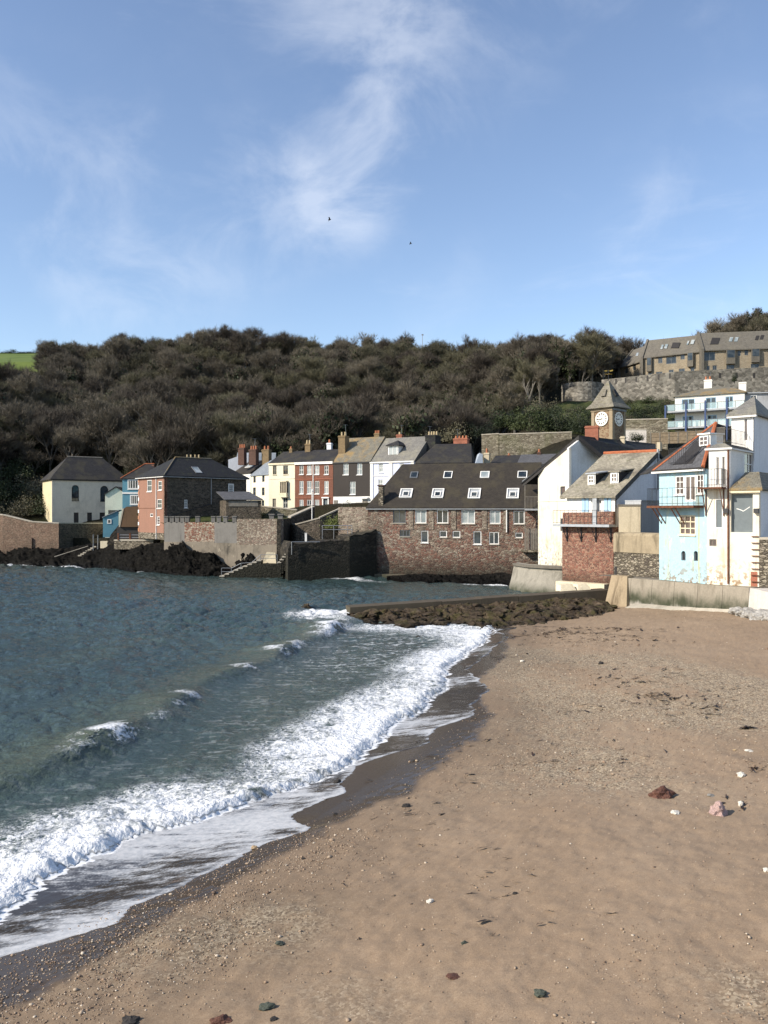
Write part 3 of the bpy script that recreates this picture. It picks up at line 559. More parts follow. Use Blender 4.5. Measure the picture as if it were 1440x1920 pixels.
f3 = t.math('MULTIPLY', t.rng(t.math('ADD', t.math('ADD', t.math('MULTIPLY', stf, .9), t.math('MULTIPLY', fi, .62)), t.math('MULTIPLY', bub, .10)), .62, 1.08), t.math('MULTIPLY', th, .62))
ftot = t.math('MAXIMUM', f1, t.math('MAXIMUM', f2, f3))
deep = t.mix(t.rng(t.noise(p, .12, 4, .6), .35, .65), (.030, .052, .054), (.040, .064, .062)); deep = t.mix(cs, deep, (.075, .092, .062))
base = t.mix(th, deep, (.045, .040, .037)); c = t.mix(ftot, base, t.mix(t.rng(n2, .3, .65), (.55, .58, .61), (.76, .77, .78))); t.col(c)
t.rgh(t.rng(ftot, 0, 1, .09, .85)); t.b.inputs['IOR'].default_value = 1.333
rip = t.math('ADD', t.math('MULTIPLY', t.noise(t.map(p, (1, 1.0, 1), rot=(0, 0, R(30))), 5.5, 5, .62, .3), 1.0), t.math('MULTIPLY', t.noise(t.map(p, (1.2, .8, 1)), 1.9, 4, .6, .2), 1.8))
hb = t.math('ADD', t.math('MULTIPLY', rip, t.rng(th, 0, .5, .8, .03)), t.math('MULTIPLY', t.math('MULTIPLY', f1, t.rng(th, 0, .3, 1, 0)), t.math('ADD', t.math('MULTIPLY', n2, .45), t.math('MULTIPLY', t.vor(t.addv(p, t.mulv(t.noise(p, 6, 3, .6, col=True), .12)), 12), -.22)))); t.bump(hb, .9, .10)
tag(put('sea', me, M['sea_water']), kind='structure')

# ------------------------------------------------------------------ land: village ground, wooded hill, field
def ground(X, Y):
    X = np.asarray(X, float); Y = np.asarray(Y, float); px = X / np.maximum(Y, 1) * F + CX
    ysk = np.interp(px, [-300, 0, 70, 160, 240, 330, 500, 650, 800, 950, 1060, 1160, 1240, 1350, 1440, 1700], [680, 684, 690, 714, 706, 708, 708, 722, 738, 752, 740, 716, 706, 690, 675, 665])
    zr = CH + (HY - ysk) / F * 300
    zb = np.interp(px, [0, 260, 420, 560, 900, 1100], [3.5, 4.0, 6.5, 8.0, 10.0, 12.0])
    t = np.clip((Y - 128) / 172, 0, 1); left = zb + (zr - zb) * (t ** 1.05)
    right = np.interp(Y, [60, 75, 95, 112, 128, 140, 168, 184, 200, 214, 240, 300], [2.6, 4, 8.5, 14.0, 19.6, 22.5, 28, 31.8, 34.5, 41.0, 42.5, 50])
    w = sst(860, 1080, px); z = left * (1 - w) + np.maximum(right, 0) * w
    z = z + 12 * sst(1235, 1390, px) * sst(222, 262, Y)
    z = z - np.maximum(Y - 300, 0) * .06 + np.maximum(Y - 330, 0) * .05
    wood = sst(150, 185, Y) * sst(310, 270, Y) * (1 - w)
    z = z + wood * (3.2 * samp(T3, X, Y, 260) + 6.0 * np.sin((X + .75 * Y) / 27.0) * sst(262, 215, Y))
    return z + .25 * samp(T1, X, Y, 80)
def gz(x, y): return float(ground(np.array([x]), np.array([y]))[0])
def fy(px): return np.interp(px, [-400, 60, 190, 300, 480, 560, 700, 760, 1000, 1100, 1235, 1330, 1440, 2000], [128, 127, 122, 112, 112, 112, 106, 104, 98, 92, 80, 66, 64, 64])
pxs = np.concatenate([np.linspace(-700, -40, 20), np.linspace(-20, 1480, 260), np.linspace(1520, 2100, 18)]); V = np.linspace(0, 1, 190) ** 1.25
yf = fy(pxs); Yg = yf[None, :] + (430 - yf)[None, :] * V[:, None]; Xg = (pxs - CX)[None, :] / F * Yg; Zg = ground(Xg, Yg)
P = np.stack([Xg, Yg, Zg], -1); sk = P[:1].copy(); sk[..., 2] = -1.5; P = np.concatenate([sk, P], 0)
tag(put('wooded_hill', grid_mesh('wooded_hill', P), M['hill_soil']), kind='structure')
# the green field on the far left skyline
fx = np.linspace(-260, -108, 50); fyv = np.linspace(292, 420, 24); FX, FY = np.meshgrid(fx, fyv)
FZ = CH + (HY - (679 - 17 * (FY - 300) / 120)) / F * FY; FZ[0] = ground(FX[0], FY[0]) - 2
tag(put('field', grid_mesh('field', np.stack([FX, FY, FZ], -1)), M['field_grass']), kind='structure')
# grass banks below the fort
bx = np.linspace(1000, 1480, 60); bv = np.linspace(0, 1, 30); Yb = 128 + 55 * bv[:, None] + 0 * bx[None]; Xb = (bx[None] - CX) / F * Yb
Zb = ground(Xb, Yb) + .35 * sst(0, .1, bv)[:, None] * sst(1000, 1040, bx)[None] - .3 * sst(1040, 1000, bx)[None] + .2 * samp(T2, Xb, Yb, 12)
tag(put('grass_bank', grid_mesh('grass_bank', np.stack([Xb, Yb, Zb], -1)), M['grass']), kind='structure')

# ------------------------------------------------------------------ rocks
def rock_strip(name, label, pts, mat, n=150, m=44, rough=1.0, org=None, strata=.7, seed=0):
    """a rock outcrop: pts = (px, Y front, z front, Y top, z top) across; the face is ridged and stepped"""
    a = np.array(pts, float); px = np.linspace(a[0, 0], a[-1, 0], n); c = [np.interp(px, a[:, 0], a[:, k]) for k in range(1, 5)]
    v = np.linspace(0, 1, m)[:, None]; Yv = c[0][None] + (c[2] - c[0])[None] * v; Xv = (px[None] - CX) / F * Yv
    prof = np.clip(v * 1.25, 0, 1) ** .75; Zv = c[1][None] + (c[3] - c[1])[None] * prof
    s = seed * 13.7; r1 = 1 - np.abs(samp(T1, Xv * .8 - Zv * .9 + s, Zv * 1.5 + Yv * .5 + .7 * Xv, 11.)); r2 = samp(T2, Xv + Zv * strata * 2 + s, Yv + Zv * 2, 5.); r3 = 1 - np.abs(samp(T1, (Xv + 1.1 * Zv) * 1.2 + s, (Zv * 1.4 - Xv) * .5, 5.))
    env = np.sin(np.pi * np.clip(np.linspace(0, 1, n), .02, .98)) ** .3; hgt = np.maximum(c[3] - c[1], .2)[None]
    Zv = Zv + rough * (.30 * r1 + .05 * r2 + .08 * r3) * np.minimum(hgt, 2.5) * .55 * env[None] - .1
    Yv = Yv - rough * (.8 * r1 + .22 * r3 + .08 * r2) * .6
    me = grid_mesh(name, np.stack([Xv, Yv, Zv], -1), smooth=False); me.flip_normals() if False else None
    o = put(name, me, mat); tag(o, label, 'rock'); return o
rock_strip('rock_outcrop', 'low dark rocks at the foot of the brown sea wall on the far left', [(-60, 120, -.6, 125, 2.2), (0, 119, -.6, 124, 2.2), (40, 118, -.6, 123, 2.4), (80, 116.5, -.6, 122, 2.4), (120, 115, -.6, 121, 2.2), (165, 113, -.6, 122, 2.9), (200, 112, -.6, 121, 3.2)], M['black_rock'], 130, 40, .7, seed=1)
rock_strip('rock_outcrop', 'large black rock outcrop below the salmon house and the battlemented wall', [(185, 112.5, -.6, 119, 2.0), (215, 110, -.6, 116, 3.4), (245, 105.5, -.6, 111, 2.9), (285, 102.5, -.6, 107, 3.4), (320, 100.5, -.6, 104.6, 4.0), (343, 99.5, -.6, 103.0, 4.1), (352, 99, -.6, 101.8, 3.0), (385, 97.8, -.6, 101, 2.6), (402, 97.3, -.6, 100.6, 2.7), (415, 96.8, -.6, 99.8, 1.9), (434, 96.2, -.6, 98.8, 1.0)], M['black_rock'], 190, 60, .75, seed=2)
rock_strip('rock_outcrop', 'small dark rock hump behind the railed steps by the bastion', [(436, 98.6, -.4, 100, 1.2), (455, 98.3, .6, 99.8, 2.9), (475, 98.2, .8, 99.6, 3.1), (488, 98.2, .8, 99.6, 2.6)], M['black_rock'], 50, 26, .8, seed=3)
rock_strip('rock_ledge', 'flat dark rock ledge awash at the foot of the long stone building', [(725, 90.5, -.5, 95, .35), (760, 88.5, -.5, 94, .6), (800, 87.6, -.5, 93, .7), (850, 86.8, -.5, 92, .75), (900, 85.6, -.5, 91, .7), (940, 84.5, -.5, 90, 1.05), (962, 84, -.5, 88, 1.0)], M['black_rock'], 150, 30, 1.0, seed=4)
rock_strip('rock_shelf', 'seaweed covered brown rock shelf along the front of the low breakwater', [(650, 57.0, -.4, 58.6, .55), (700, 56, -.4, 58.9, .6), (760, 55, -.35, 59.4, .75), (820, 54, -.3, 60, .85), (880, 53.5, -.1, 60.6, .95), (940, 53.5, .0, 61.2, 1.0), (1000, 54.0, .1, 61.8, 1.1), (1060, 54.8, .15, 62.3, 1.2), (1110, 55.8, .2, 62.6, 1.25), (1140, 56.6, .2, 61.5, 1.0), (1158, 57.4, .2, 59.2, .5)], M['brown_rock'], 230, 54, 1.2, seed=5)
def blob(seed, sub=3, flat=.7, amp=.35, sharp=True):
    import bmesh
    bm = bmesh.new(); bmesh.ops.create_icosphere(bm, subdivisions=sub, radius=1)
    for v in bm.verts:
        q = v.co * 1.1 + Vector((seed * 7.3, seed * 3.1, 0)); d = mnoise.noise(q) * amp * 1.4 + mnoise.noise(q * 2.3) * amp * .6 + mnoise.noise(q * 5.1) * amp * .22
        if sharp: d -= .25 * abs(mnoise.noise(q * 1.4 + Vector((9, 0, 0))))
        v.co = v.co * (1 + d); v.co.z *= flat
    me = bpy.data.meshes.new('rock_shape'); bm.to_mesh(me); bm.free(); return me
BL = [blob(k, 3, .62 + .1 * (k % 3), .38) for k in range(6)]; PB = [blob(k + 20, 2, .55, .22, False) for k in range(5)]
def stone_at(name, px, py, w_px, mat, label, cat='stone', hs=.6, rz=0, src=None, sink=.25, group=None, asp=.75):
    p = on_sand(px, py); s = w_px / F * p.y / 2; me = (src or random.choice(BL)).copy(); o = put(name, me, mat, None, p)
    o.scale = (s, s * asp, s * hs * 1.3); o.rotation_euler = (0, 0, rz); o.location.z += s * hs * (.6 - sink); return tag(o, label, cat, group)
# boulders piled on the shelf under the breakwater
for k in range(66):
    px = random.uniform(672, 1148); v = random.random() ** 1.3; Yk = np.interp(px, [650, 820, 1000, 1150], [57.2, 54.6, 54.4, 57.0]) + v * np.interp(px, [650, 820, 1150], [1.2, 5.0, 4.2])
    s = random.uniform(.22, .62) * (1 + .3 * (px > 950)); x = XX(px, Yk); zt = np.interp(px, [650, 820, 1000, 1150], [.3, .55, .8, .7]) * v + .12
    o = put('boulder', BL[k % 6].copy(), M['brown_rock'], None, (x, Yk, zt)); o.scale = (s * random.uniform(.9, 1.7), s * .8, s * random.uniform(.4, .75)); o.rotation_euler = (random.uniform(-.3, .3), random.uniform(-.4, .4), random.gauss(0, .5)); tag(o, 'brown weedy boulder piled against the low concrete breakwater', 'boulder', 'boulders below the breakwater')
for k, (px, py, w, lab) in enumerate([(762, 1176, 52, 'jagged brown rock standing in the surf in front of the breakwater'), (783, 1197, 16, 'small round dark rock alone in the white surf'), (575, 1142, 30, 'low dark rock awash beyond the breakwater tip'), (880, 1168, 60, 'dark weedy rock at the foam edge below the breakwater')]):
    Yk = CH * F / (py - HY); s = w / F * Yk / 2; o = put('rock', BL[(k * 2 + 1) % 6].copy(), M['brown_rock'], None, (XX(px, Yk), Yk, .05)); o.scale = (s, s * .7, s * .62); o.rotation_euler = (0, 0, k); tag(o, lab, 'rock')
# ------------------------------------------------------------------ buildings
def V2(pl, s, out=0): p = pl.pt(s, 0, out); return Vector((p.x, p.y, 0))
def body(par, pl, L, dep, z0, z1, mat, holes=(), name='wall', sidem=None, backm=None, th=.25):
    """front wall with openings plus plain side and back walls; heights relative to pl.o.z"""
    wall_mb(pl, 0, L, z0, z1, holes, th).build(name, mat, par)
    b = -pl.n
    mb = MB(); mb.boxv(pl.pt(.001, z0, -th - .004), b * (dep - th), pl.u * .24, pl.v * (z1 - z0)); mb.build('side_wall', sidem or mat, par)
    mb = MB(); mb.boxv(pl.pt(L - .241, z0, -th - .004), b * (dep - th), pl.u * .24, pl.v * (z1 - z0)); mb.build('side_wall', sidem or mat, par)
    mb = MB(); mb.boxv(pl.pt(.25, z0, -dep + .25), b * .24, pl.u * (L - .5), pl.v * (z1 - z0)); mb.build('back_wall', backm or mat, par)
def gable_fill(par, pl, s0, s1, dep, ze, zr, mat, frac=.5):
    """triangles closing the two gable ends of a ridge that runs along pl.u"""
    for s, d in ((s0, 1), (s1, -1)):
        a = pl.pt(s, ze); c = pl.pt(s, ze, -dep); t = pl.pt(s, zr, -dep * frac); mb = MB()
        mb.prism([a, t, c] if d > 0 else [c, t, a], pl.u * (.22 * d)); mb.build('gable', mat, par)
def roof_on(par, pl, L, dep, ze, zr, mat, over=.25, i0=0, i1=0, frac=.5, name='roof'):
    z = pl.o.z; A, B, C, D = V2(pl, 0), V2(pl, L), V2(pl, L, -dep), V2(pl, 0, -dep); return hip(par, A, B, C, D, z + ze, z + zr, mat, over, i0, i1, name, frac=frac)
def skylight(par, rp, r, fm, pm, h=.07):
    a, b, c, d = r; mb = MB(); w = .09
    for q in ((a, a + w, c, d), (b - w, b, c, d), (a + w, b - w, c, c + w), (a + w, b - w, d - w, d)): rp.bar(mb, *q, .0, h)
    k = mb.build('skylight', fm, par); rp.bar(MB(), a + .03, b - .03, c + .03, d - .03, .005, h - .03).build('pane', pm, k); return k

# --- brown stone sea wall at the far left
t_ = thing('sea_wall', 'tall brown stone sea wall with a curving coping on the far left', 'wall', P3(60, 1035, 122))
z0 = 1.2
def wallseg(par, pxa, Ya, pxb, Yb, z0, zta, ztb, mat, th=.5, name='wall_section', cop=True, copm=None):
    pl = wallpl(pxa, Ya, pxb, Yb, z0); L = pl.L; mb = MB()
    mb.prism([pl.pt(0, 0), pl.pt(L, 0), pl.pt(L, ztb - z0), pl.pt(0, zta - z0)], -pl.n * th); o = mb.build(name, mat, par)
    if cop:
        m = MB(); m.prism([pl.pt(-.02, zta - z0 + .004, .06), pl.pt(L + .02, ztb - z0 + .004, .06), pl.pt(L + .02, ztb - z0 + .16, .06), pl.pt(-.02, zta - z0 + .16, .06)], -pl.n * (th + .12)); m.build('coping', copm or M['coping'], par)
    return pl
wallseg(t_, -90, 126, 5, 122, z0, ZZ(962, 126), ZZ(966, 122), M['sea_wall_red']); wallseg(t_, 5, 122, 58, 121.5, z0, ZZ(966, 122), ZZ(979, 121.5), M['sea_wall_red']); wallseg(t_, 58, 121.5, 110, 121, z0, ZZ(979, 121.5), ZZ(982, 121), M['sea_wall_red']); wallseg(t_, 110, 121, 195, 131, z0, ZZ(982, 121), ZZ(982, 131), M['dark_stone'])  # last section turns from the sun; its shade is put into darker stone
MB().boxv(P3(53, 1033, 121.2) , (.5, 0, 0), (0, .4, 0), (0, 0, 1.9)).build('buttress', M['sea_wall_red'], t_)
# --- cream hall
def rotpl(px, Y, ang, z0): return Pl((XX(px, Y), Y, z0), (math.cos(R(ang)), math.sin(R(ang)), 0))
h = thing('hall', 'big cream hall with arched windows and a mossy hipped slate roof', 'hall', P3(150, 985, 138))
pl = rotpl(97.5, 135, 32, 3.0); L = pl.st(240, 930)[0]; ze = ZZ(898, 135) - 3.0
arch = [pl.rect(134.5, 909.5, 148, 940), pl.rect(188, 911, 203, 941)]; low = [pl.rect(138.5, 961, 147.5, 980), pl.rect(163.5, 961, 172.5, 980), pl.rect(187, 961, 197, 980)]
body(h, pl, L, 8.5, 0, ze, M['cream_hall'], arch + low, sidem=M['cream_sunlit_side'])
for r in arch:
    a, b, c, d = r; w = (b - a) / 2; k = win(h, pl, r, 2, 4, M['dark_wood'], .14, .07, name='arched_window', sill=True, sillm=M['cream_hall'], pane=M['glass'])
    m = MB(); n = 8                                   # rounded head: plaster spandrels fill the corners of the opening
    for sgn in (-1, 1):
        cx = (a + b) / 2; pts = [pl.pt(cx + sgn * w * 1.0, d + .02, .012)] + [pl.pt(cx + sgn * w * math.sin(math.pi / 2 * q / n), d - w + w * math.cos(math.pi / 2 * q / n), .012) for q in range(n + 1)]
        m.prism(pts if sgn > 0 else list(reversed(pts)), -pl.n * .16)
    m.build('arch_head', M['cream_hall'], k)
for r in low: pl.bar(MB(), r[0], r[1], r[2], r[3], -.2, -.14).build('door', M['dark_wood'], h)
rf, r0, r1, e0, e1 = roof_on(h, pl, L, 8.5, ze, ZZ(857, 141) - 3.0, M['slate_dark'], .35, 3.6, 3.6)
MB().tube(r0 + Vector((0, 0, .03)), r1 + Vector((0, 0, .03)), .12, 6).build('ridge', M['grey_timber'], h)
pl.bar(MB(), -.3, L + .3, ze - .22, ze - .13, .1, .22).build('gutter', M['black_iron'], h)
# --- little gabled extension
g = thing('gabled_house', 'small pale gabled house end between the cream hall and the blue house', 'house', P3(213, 985, 127))
pl = rotpl(197, 127, 8, 2.5); L = pl.st(230, 940)[0]; zl = ZZ(927, 127) - 2.5; zm = ZZ(914, 127.3) - 2.5; hole = pl.rect(203, 956.5, 223, 964)
sm = L * .62
wall_mb(pl, 0, L, 0, zl, [hole]).build('wall', M['sage_white'], g); m = MB(); m.prism([pl.pt(0, zl), pl.pt(L, zl), pl.pt(L, zl + (zm - zl) * .45), pl.pt(sm, zm)], -pl.n * .25); m.build('gable', M['sage_white'], g)
win(g, pl, hole, 2, 1, M['grey_frame'], .08, sill=False)
for a, b, za, zb in ((-.15, sm, zl - .1, zm), (sm, L + .12, zm, zl + (zm - zl) * .38)):
    m = MB(); m.prism([pl.pt(a, za + .02, .2), pl.pt(b, zb + .02, .2), pl.pt(b, zb + .17, .2), pl.pt(a, za + .17, .2)], -pl.n * 5.5); m.build('roof', M['slate_dark'], g)
m = MB(); m.boxv(pl.pt(.02, 0, -.26), -pl.n * 5, pl.u * .2, pl.v * zl); m.boxv(pl.pt(L - .22, 0, -.26), -pl.n * 5, pl.u * .2, pl.v * (zl + .6)); m.build('side_wall', M['sage_white'], g)
# --- teal blue house
b = thing('blue_house', 'teal blue house with white bay windows beside the salmon house', 'house', P3(247, 985, 124))
pl = rotpl(229.5, 124, 4, 2.5); L = pl.st(283, 930)[0]; ze = ZZ(897, 124) - 2.5
bays = [pl.rect(239.5, 899, 263.5, 917), pl.rect(244, 928, 263.5, 946)]
body(b, pl, L, 6, 0, ze, M['blue_house'], bays)
for r in bays: win(b, pl, r, 5, 1, M['white'], -.06, .14, .09, pane=M['glass'], name='bay_window')
pl.bar(MB(), -.02, L, *sorted((pl.st(250, 926)[1], pl.st(250, 923)[1])), 0.003, .09).build('string_course', M['white'], b); pl.bar(MB(), -.05, L, ze - .12, ze - .004, .003, .14).build('fascia', M['white'], b)
rf, r0, r1, e0, e1 = roof_on(b, pl, L, 6, ze, ZZ(870, 127) - 2.5, M['slate_dark'], .2, 2.9, .3); MB().tube(e0 + Vector((0, 0, .03)), r0 + Vector((0, 0, .05)), .09, 6).tube(r0 + Vector((0, 0, .05)), r1 + Vector((0, 0, .05)), .09, 6).build('ridge', M['ridge_tile'], b)
chimney(b, 286, 872, 882, 7, 127, M['brick_red'], 2)
# blue lean-to shed
s = thing('blue_shed', 'small blue lean-to shed with a white window above the dark slipway', 'shed', P3(207, 1003, 120))
pl = rotpl(193, 120, 10, 4.0); L = pl.st(222, 980)[0]; za, zb = ZZ(971, 120) - 4, ZZ(958, 120) - 4; hole = pl.rect(201, 973.5, 209, 982)
wall_mb(pl, 0, L, 0, za, [hole], .2).build('wall', M['blue_house'], s); m = MB(); m.prism([pl.pt(0, za + .001), pl.pt(L, za + .001), pl.pt(L, zb)], -pl.n * .2); m.build('gable', M['blue_house'], s); win(s, pl, hole, 1, 1, M['white'], -.03, .13, sill=False)
m = MB(); m.prism([pl.pt(-.1, za, .15), pl.pt(L + .1, zb + .05, .15), pl.pt(L + .1, zb + .17, .15), pl.pt(-.1, za + .12, .15)], -pl.n * 3); m.build('roof', M['slate_blue'], s)
m = MB(); m.boxv(pl.pt(0, 0, -.21), -pl.n * 2.6, pl.u * .15, pl.v * za); m.build('side_wall', M['blue_house'], s)
# brown rendered wall block beside the salmon house
k = thing('rendered_block', 'dark brown rendered block with a sloping pale edge beside the salmon house', 'wall', P3(243, 1010, 113))
Y = 113; m = MB(); m.prism([P3(225, 988, Y), P3(264, 988, Y), P3(264, 951, Y), P3(257, 949, Y), P3(237, 950, Y), P3(232, 954, Y)], (0, 3.0, 0)); m.build('wall', M['brown_render'], k)
m = MB(); m.prism([P3(222.5, 988, Y - .05), P3(225, 988, Y - .05), P3(232, 954, Y - .05), P3(229.8, 953, Y - .05)], (0, 3.1, 0)); m.build('edge', M['coping'], k)
m = MB(); m.prism([P3(219, 1016, Y + .3), P3(264, 1016, Y + .3), P3(264, 988.2, Y + .3), P3(219, 988.2, Y + .3)], (0, 2.6, 0)); m.build('void_shade', M['dark_wood'], k)  # solid block; its dark colour stands in for the shade of an open void
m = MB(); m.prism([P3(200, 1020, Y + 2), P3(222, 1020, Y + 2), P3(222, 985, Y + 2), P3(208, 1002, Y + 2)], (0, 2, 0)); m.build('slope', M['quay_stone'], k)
k = thing('terrace_wall', 'low stone terrace wall with a post and rail fence in front of the salmon house', 'wall', P3(250, 1028, 109))
wallseg(k, 214, 110.5, 288, 108.3, ZZ(1030, 110), ZZ(1014, 110.5), ZZ(1014, 108.3), M['grey_rubble'], 1.5, copm=M['coping'])
for px in (221.5, 243.5, 262): MB().boxv(P3(px - 1.5, 1013, 110), (.2, 0, 0), (0, .2, 0), (0, 0, .95)).build('post', M['rust'], k)
for py in (1003, 1008): MB().tube(P3(221, py, 110.1), P3(264, py, 110.1), .04, 5).build('rail', M['grey_metal'], k)
k = thing('slip_steps', 'narrow stone steps with a white handrail going down the dark rocks', 'steps', P3(165, 1040, 117))
for i in range(7): MB().boxv(P3(146 + 4.6 * i, 1043 - 2.8 * i, 116.5 + .35 * i), (.5, 0, 0), (0, 1.0, 0), (0, 0, .16)).build('step', M['coping'], k)
m = MB(); m.tube(P3(102, 1044, 117), P3(165, 1024, 119), .06, 5); m.build('handrail', M['coping'], k)
for px, ya, yb in ((175, 1038, 1002), (183.5, 1030, 1003)): MB().tube(P3(px, ya, 118), P3(px, yb, 118), .07, 5).build('post', M['grey_metal'], k)
MB().boxv(P3(188, 1028, 117), (1.0, 0, 0), (0, .8, 0), (0, 0, 1.0)).build('pier', M['pale_foot'], k)
# --- salmon house
h = thing('salmon_house', 'salmon pink and dark stone house with a black hipped slate roof', 'house', P3(330, 1010, 106))
pl = rotpl(309, 104, 42, ZZ(1012, 104)); zb = pl.o.z; ze = ZZ(891.5, 104) - zb; L = pl.st(462, 930)[0]
wn_ = [pl.rect(428, 907, 438, 923.5), pl.rect(345.5, 937, 351.5, 952)]
wall_mb(pl, 0, L, 0, ze, wn_, .3).build('stone_wall', M['dark_stone'], h)
win(h, pl, wn_[0], 3, 4, M['white'], -.02, .12, .05); win(h, pl, wn_[1], 2, 3, M['white'], .06, .08, .05)
dep = 7.4; u2 = -pl.n; ls = Pl(pl.pt(0, 0) + u2 * dep, -u2); Ls = dep
sw_ = [ls.rect(276, 900, 284.5, 921.5), ls.rect(297, 902, 303.5, 919), ls.rect(295, 936, 303.5, 953), ls.rect(294.5, 968.5, 299.5, 984), ls.rect(281.5, 963, 287, 969)]
zpl = ZZ(999, 106) - zb
wall_mb(ls, 0, Ls, zpl, ze, sw_, .3).build('salmon_wall', M['salmon'], h); wall_mb(ls, -.02, Ls + .0, 0, zpl - .002, [], .3).build('stone_footing', M['grey_rubble'], h)
for i, r in enumerate(sw_): win(h, ls, r, (1, 1, 1, 1, 1)[i], (2, 2, 2, 3, 1)[i], M['white'], .05, .08, .05, pane=M['glass'] if i < 3 else M['glass_brown'], sill=i != 4)
sx = ls.st(293.3, 940)[0]; ls.bar(MB(), sx, ls.L if hasattr(ls, 'L') else Ls - .005, zpl + .02, ze - .02, .002, .05)
ls.bar(MB(), sx, sx + .08, zpl - .8, ze - .1, .02, .10).build('drainpipe', M['white'], h); pl.bar(MB(), pl.st(395, 920)[0], pl.st(395, 920)[0] + .09, pl.st(395, 946)[1], ze - .1, .02, .1).build('drainpipe', M['grey_metal'], h)
ls.bar(MB(), .0, Ls, pl.st(309, 953)[1], pl.st(309, 953)[1] + .05, .002, .03).build('string_line', M['rust'], h)
for i in range(9):
    zq = zpl + (ze - zpl) * (i + .15) / 9; ls.bar(MB(), -.02, .28, zq, zq + .42, .003, .05).build('quoin', M['white'] if i % 2 else M['orange_trim'], h)
mb = MB(); mb.boxv(pl.pt(L - .3, 0, -.31), -pl.n * (dep - .4), pl.u * .28, pl.v * ze); mb.boxv(pl.pt(.32, 0, -dep + .3), -pl.n * .28, pl.u * (L - .7), pl.v * ze); mb.build('back_wall', M['dark_stone'], h)
rf, r0, r1, e0, e1 = roof_on(h, pl, L, dep, ze, ZZ(857.5, 109) - zb, M['slate_black'], .3, 3.7, 3.5)
MB().tube(e0 + Vector((0, 0, .02)), r0 + Vector((0, 0, .04)), .08, 6).tube(r0 + Vector((0, 0, .04)), r1 + Vector((0, 0, .04)), .08, 6).build('ridge', M['slate_lichen'], h)
pl.bar(MB(), -.3, L + .3, ze - .2, ze - .125, .2, .36).build('gutter', M['grey_metal'], h); ls.bar(MB(), -.2, Ls + .2, ze - .2, ze - .125, .2, .36).build('gutter', M['white'], h)
rp = Pl(pl.pt(0, ze, .3), pl.u, (r0 - Vector((0, 0, 0))) - (pl.pt(0, ze, .3) + pl.u * (r0 - pl.pt(0, ze, .3)).dot(pl.u))); skylight(h, rp, rp.rect(363, 876, 375, 887), M['grey_metal'], M['glass_pale'])
for i, px in enumerate((351, 358, 366, 373)): MB().tube(P3(px, 858, 112), P3(px, 852.5, 112), .13, 6).build('chimney_pot', M['pot_buff'], h)
fl = MB(); a = pl.st(310, 971); c = pl.st(395, 945.5); fl.prism([pl.pt(a[0], a[1], .04), pl.pt(c[0], c[1], .04), pl.pt(c[0], c[1] + .12, .04), pl.pt(a[0], a[1] + .12, .04)], -pl.n * .036); fl.build('flashing', M['black_iron'], h)
# outbuilding on the bastion
o_ = thing('outbuilding', 'low stone outbuilding with a lean-to slate roof behind the battlements', 'outbuilding', P3(455, 975, 101))
pl = rotpl(424, 102.4, 8, 6.0); L = pl.st(490, 955)[0]; zt = ZZ(938, 102.4) - 6
wall_mb(pl, 0, L, 0, zt, [], .3).build('wall', M['dark_stone'], o_); pl.bar(MB(), .3, L - .4, zt - .75, zt - .12, .003, .05).build('shutter', M['grey_timber'], o_)
m = MB(); m.boxv(pl.pt(0, 0, -.31), -pl.n * 4 - pl.u * 1.0, pl.u * .3, pl.v * zt); m.build('side_wall', M['dark_stone'], o_)
m = MB(); m.prism([pl.pt(-.2, zt + .02, .2), pl.pt(L + .2, zt + .02, .2), pl.pt(L - 1.6, zt + 1.05, -3.6), pl.pt(-1.4, zt + 1.05, -3.6)], (0, 0, .12)); m.build('roof', M['slate_tile'], o_)
# --- battlemented bastion
k = thing('bastion_wall', 'tall weathered bastion sea wall with battlements above the black rocks', 'wall', P3(420, 1060, 98))
secs = [(308, 346, 'bastion_grey'), (346, 402, 'bastion_red'), (402, 444, 'bastion_grey'), (444, 500, 'bastion_pale'), (500, 527, 'bastion_pale')]
def by(px): return 103.2 + (97.6 - 103.2) * (px - 308) / 219
for a, c, mt in secs:
    ya, yc = by(a), by(c); zs = 3.9 + .25 * math.sin(a); zt = lambda px, Y: ZZ(979 if px < 444 else 973, Y)
    p_ = wallpl(a, ya, c, yc, 0)
    m = MB(); m.prism([p_.pt(0, zs), p_.pt(p_.L, zs), p_.pt(p_.L, zt(c - 1, yc)), p_.pt(0, zt(a + 1, ya))], -p_.n * .6); m.build('wall_section', M[mt], k)
    m = MB(); m.prism([p_.pt(0, -1, .32), p_.pt(p_.L, -1, .32), p_.pt(p_.L, zs - .003, .03), p_.pt(0, zs - .003, .03)], -p_.n * .9); m.build('rendered_foot', M['bastion_render'], k)
pE = wallpl(527, 97.6, 545, 103.5, 0); m = MB(); m.prism([pE.pt(-.3, -1, .0), pE.pt(pE.L, -1, 0), pE.pt(pE.L, ZZ(973, 97.6), 0), pE.pt(0, ZZ(973, 97.6), 0)], -pE.n * .5); m.build('return_wall', M['quay_stone'], k)  # near-black stone puts the return's shadow into its colour
for px in (311, 322, 332, 341.5, 350.5, 370, 399.5, 410, 422, 439): MB().boxv(P3(px - 3.8, 979.2, by(px) - .05), (.5, -.007, 0), (0, .62, 0), (0, 0, .62)).boxv(P3(px - 4.3, 979.2, by(px) - .12) + Vector((0, 0, .622)), (.58, -.007, 0), (0, .76, 0), (0, 0, .13)).build('merlon', M['bastion_grey'], k)
for px in (508.5, 525): MB().boxv(P3(px - 4, 973, by(px)+.1), (.55, 0, 0), (0, .5, 0), (0, 0, .5)).boxv(P3(px - 5, 965.6, by(px)), (.7, 0, 0), (0, .7, 0), (0, 0, .14)).build('pier', M['bastion_grey'], k)
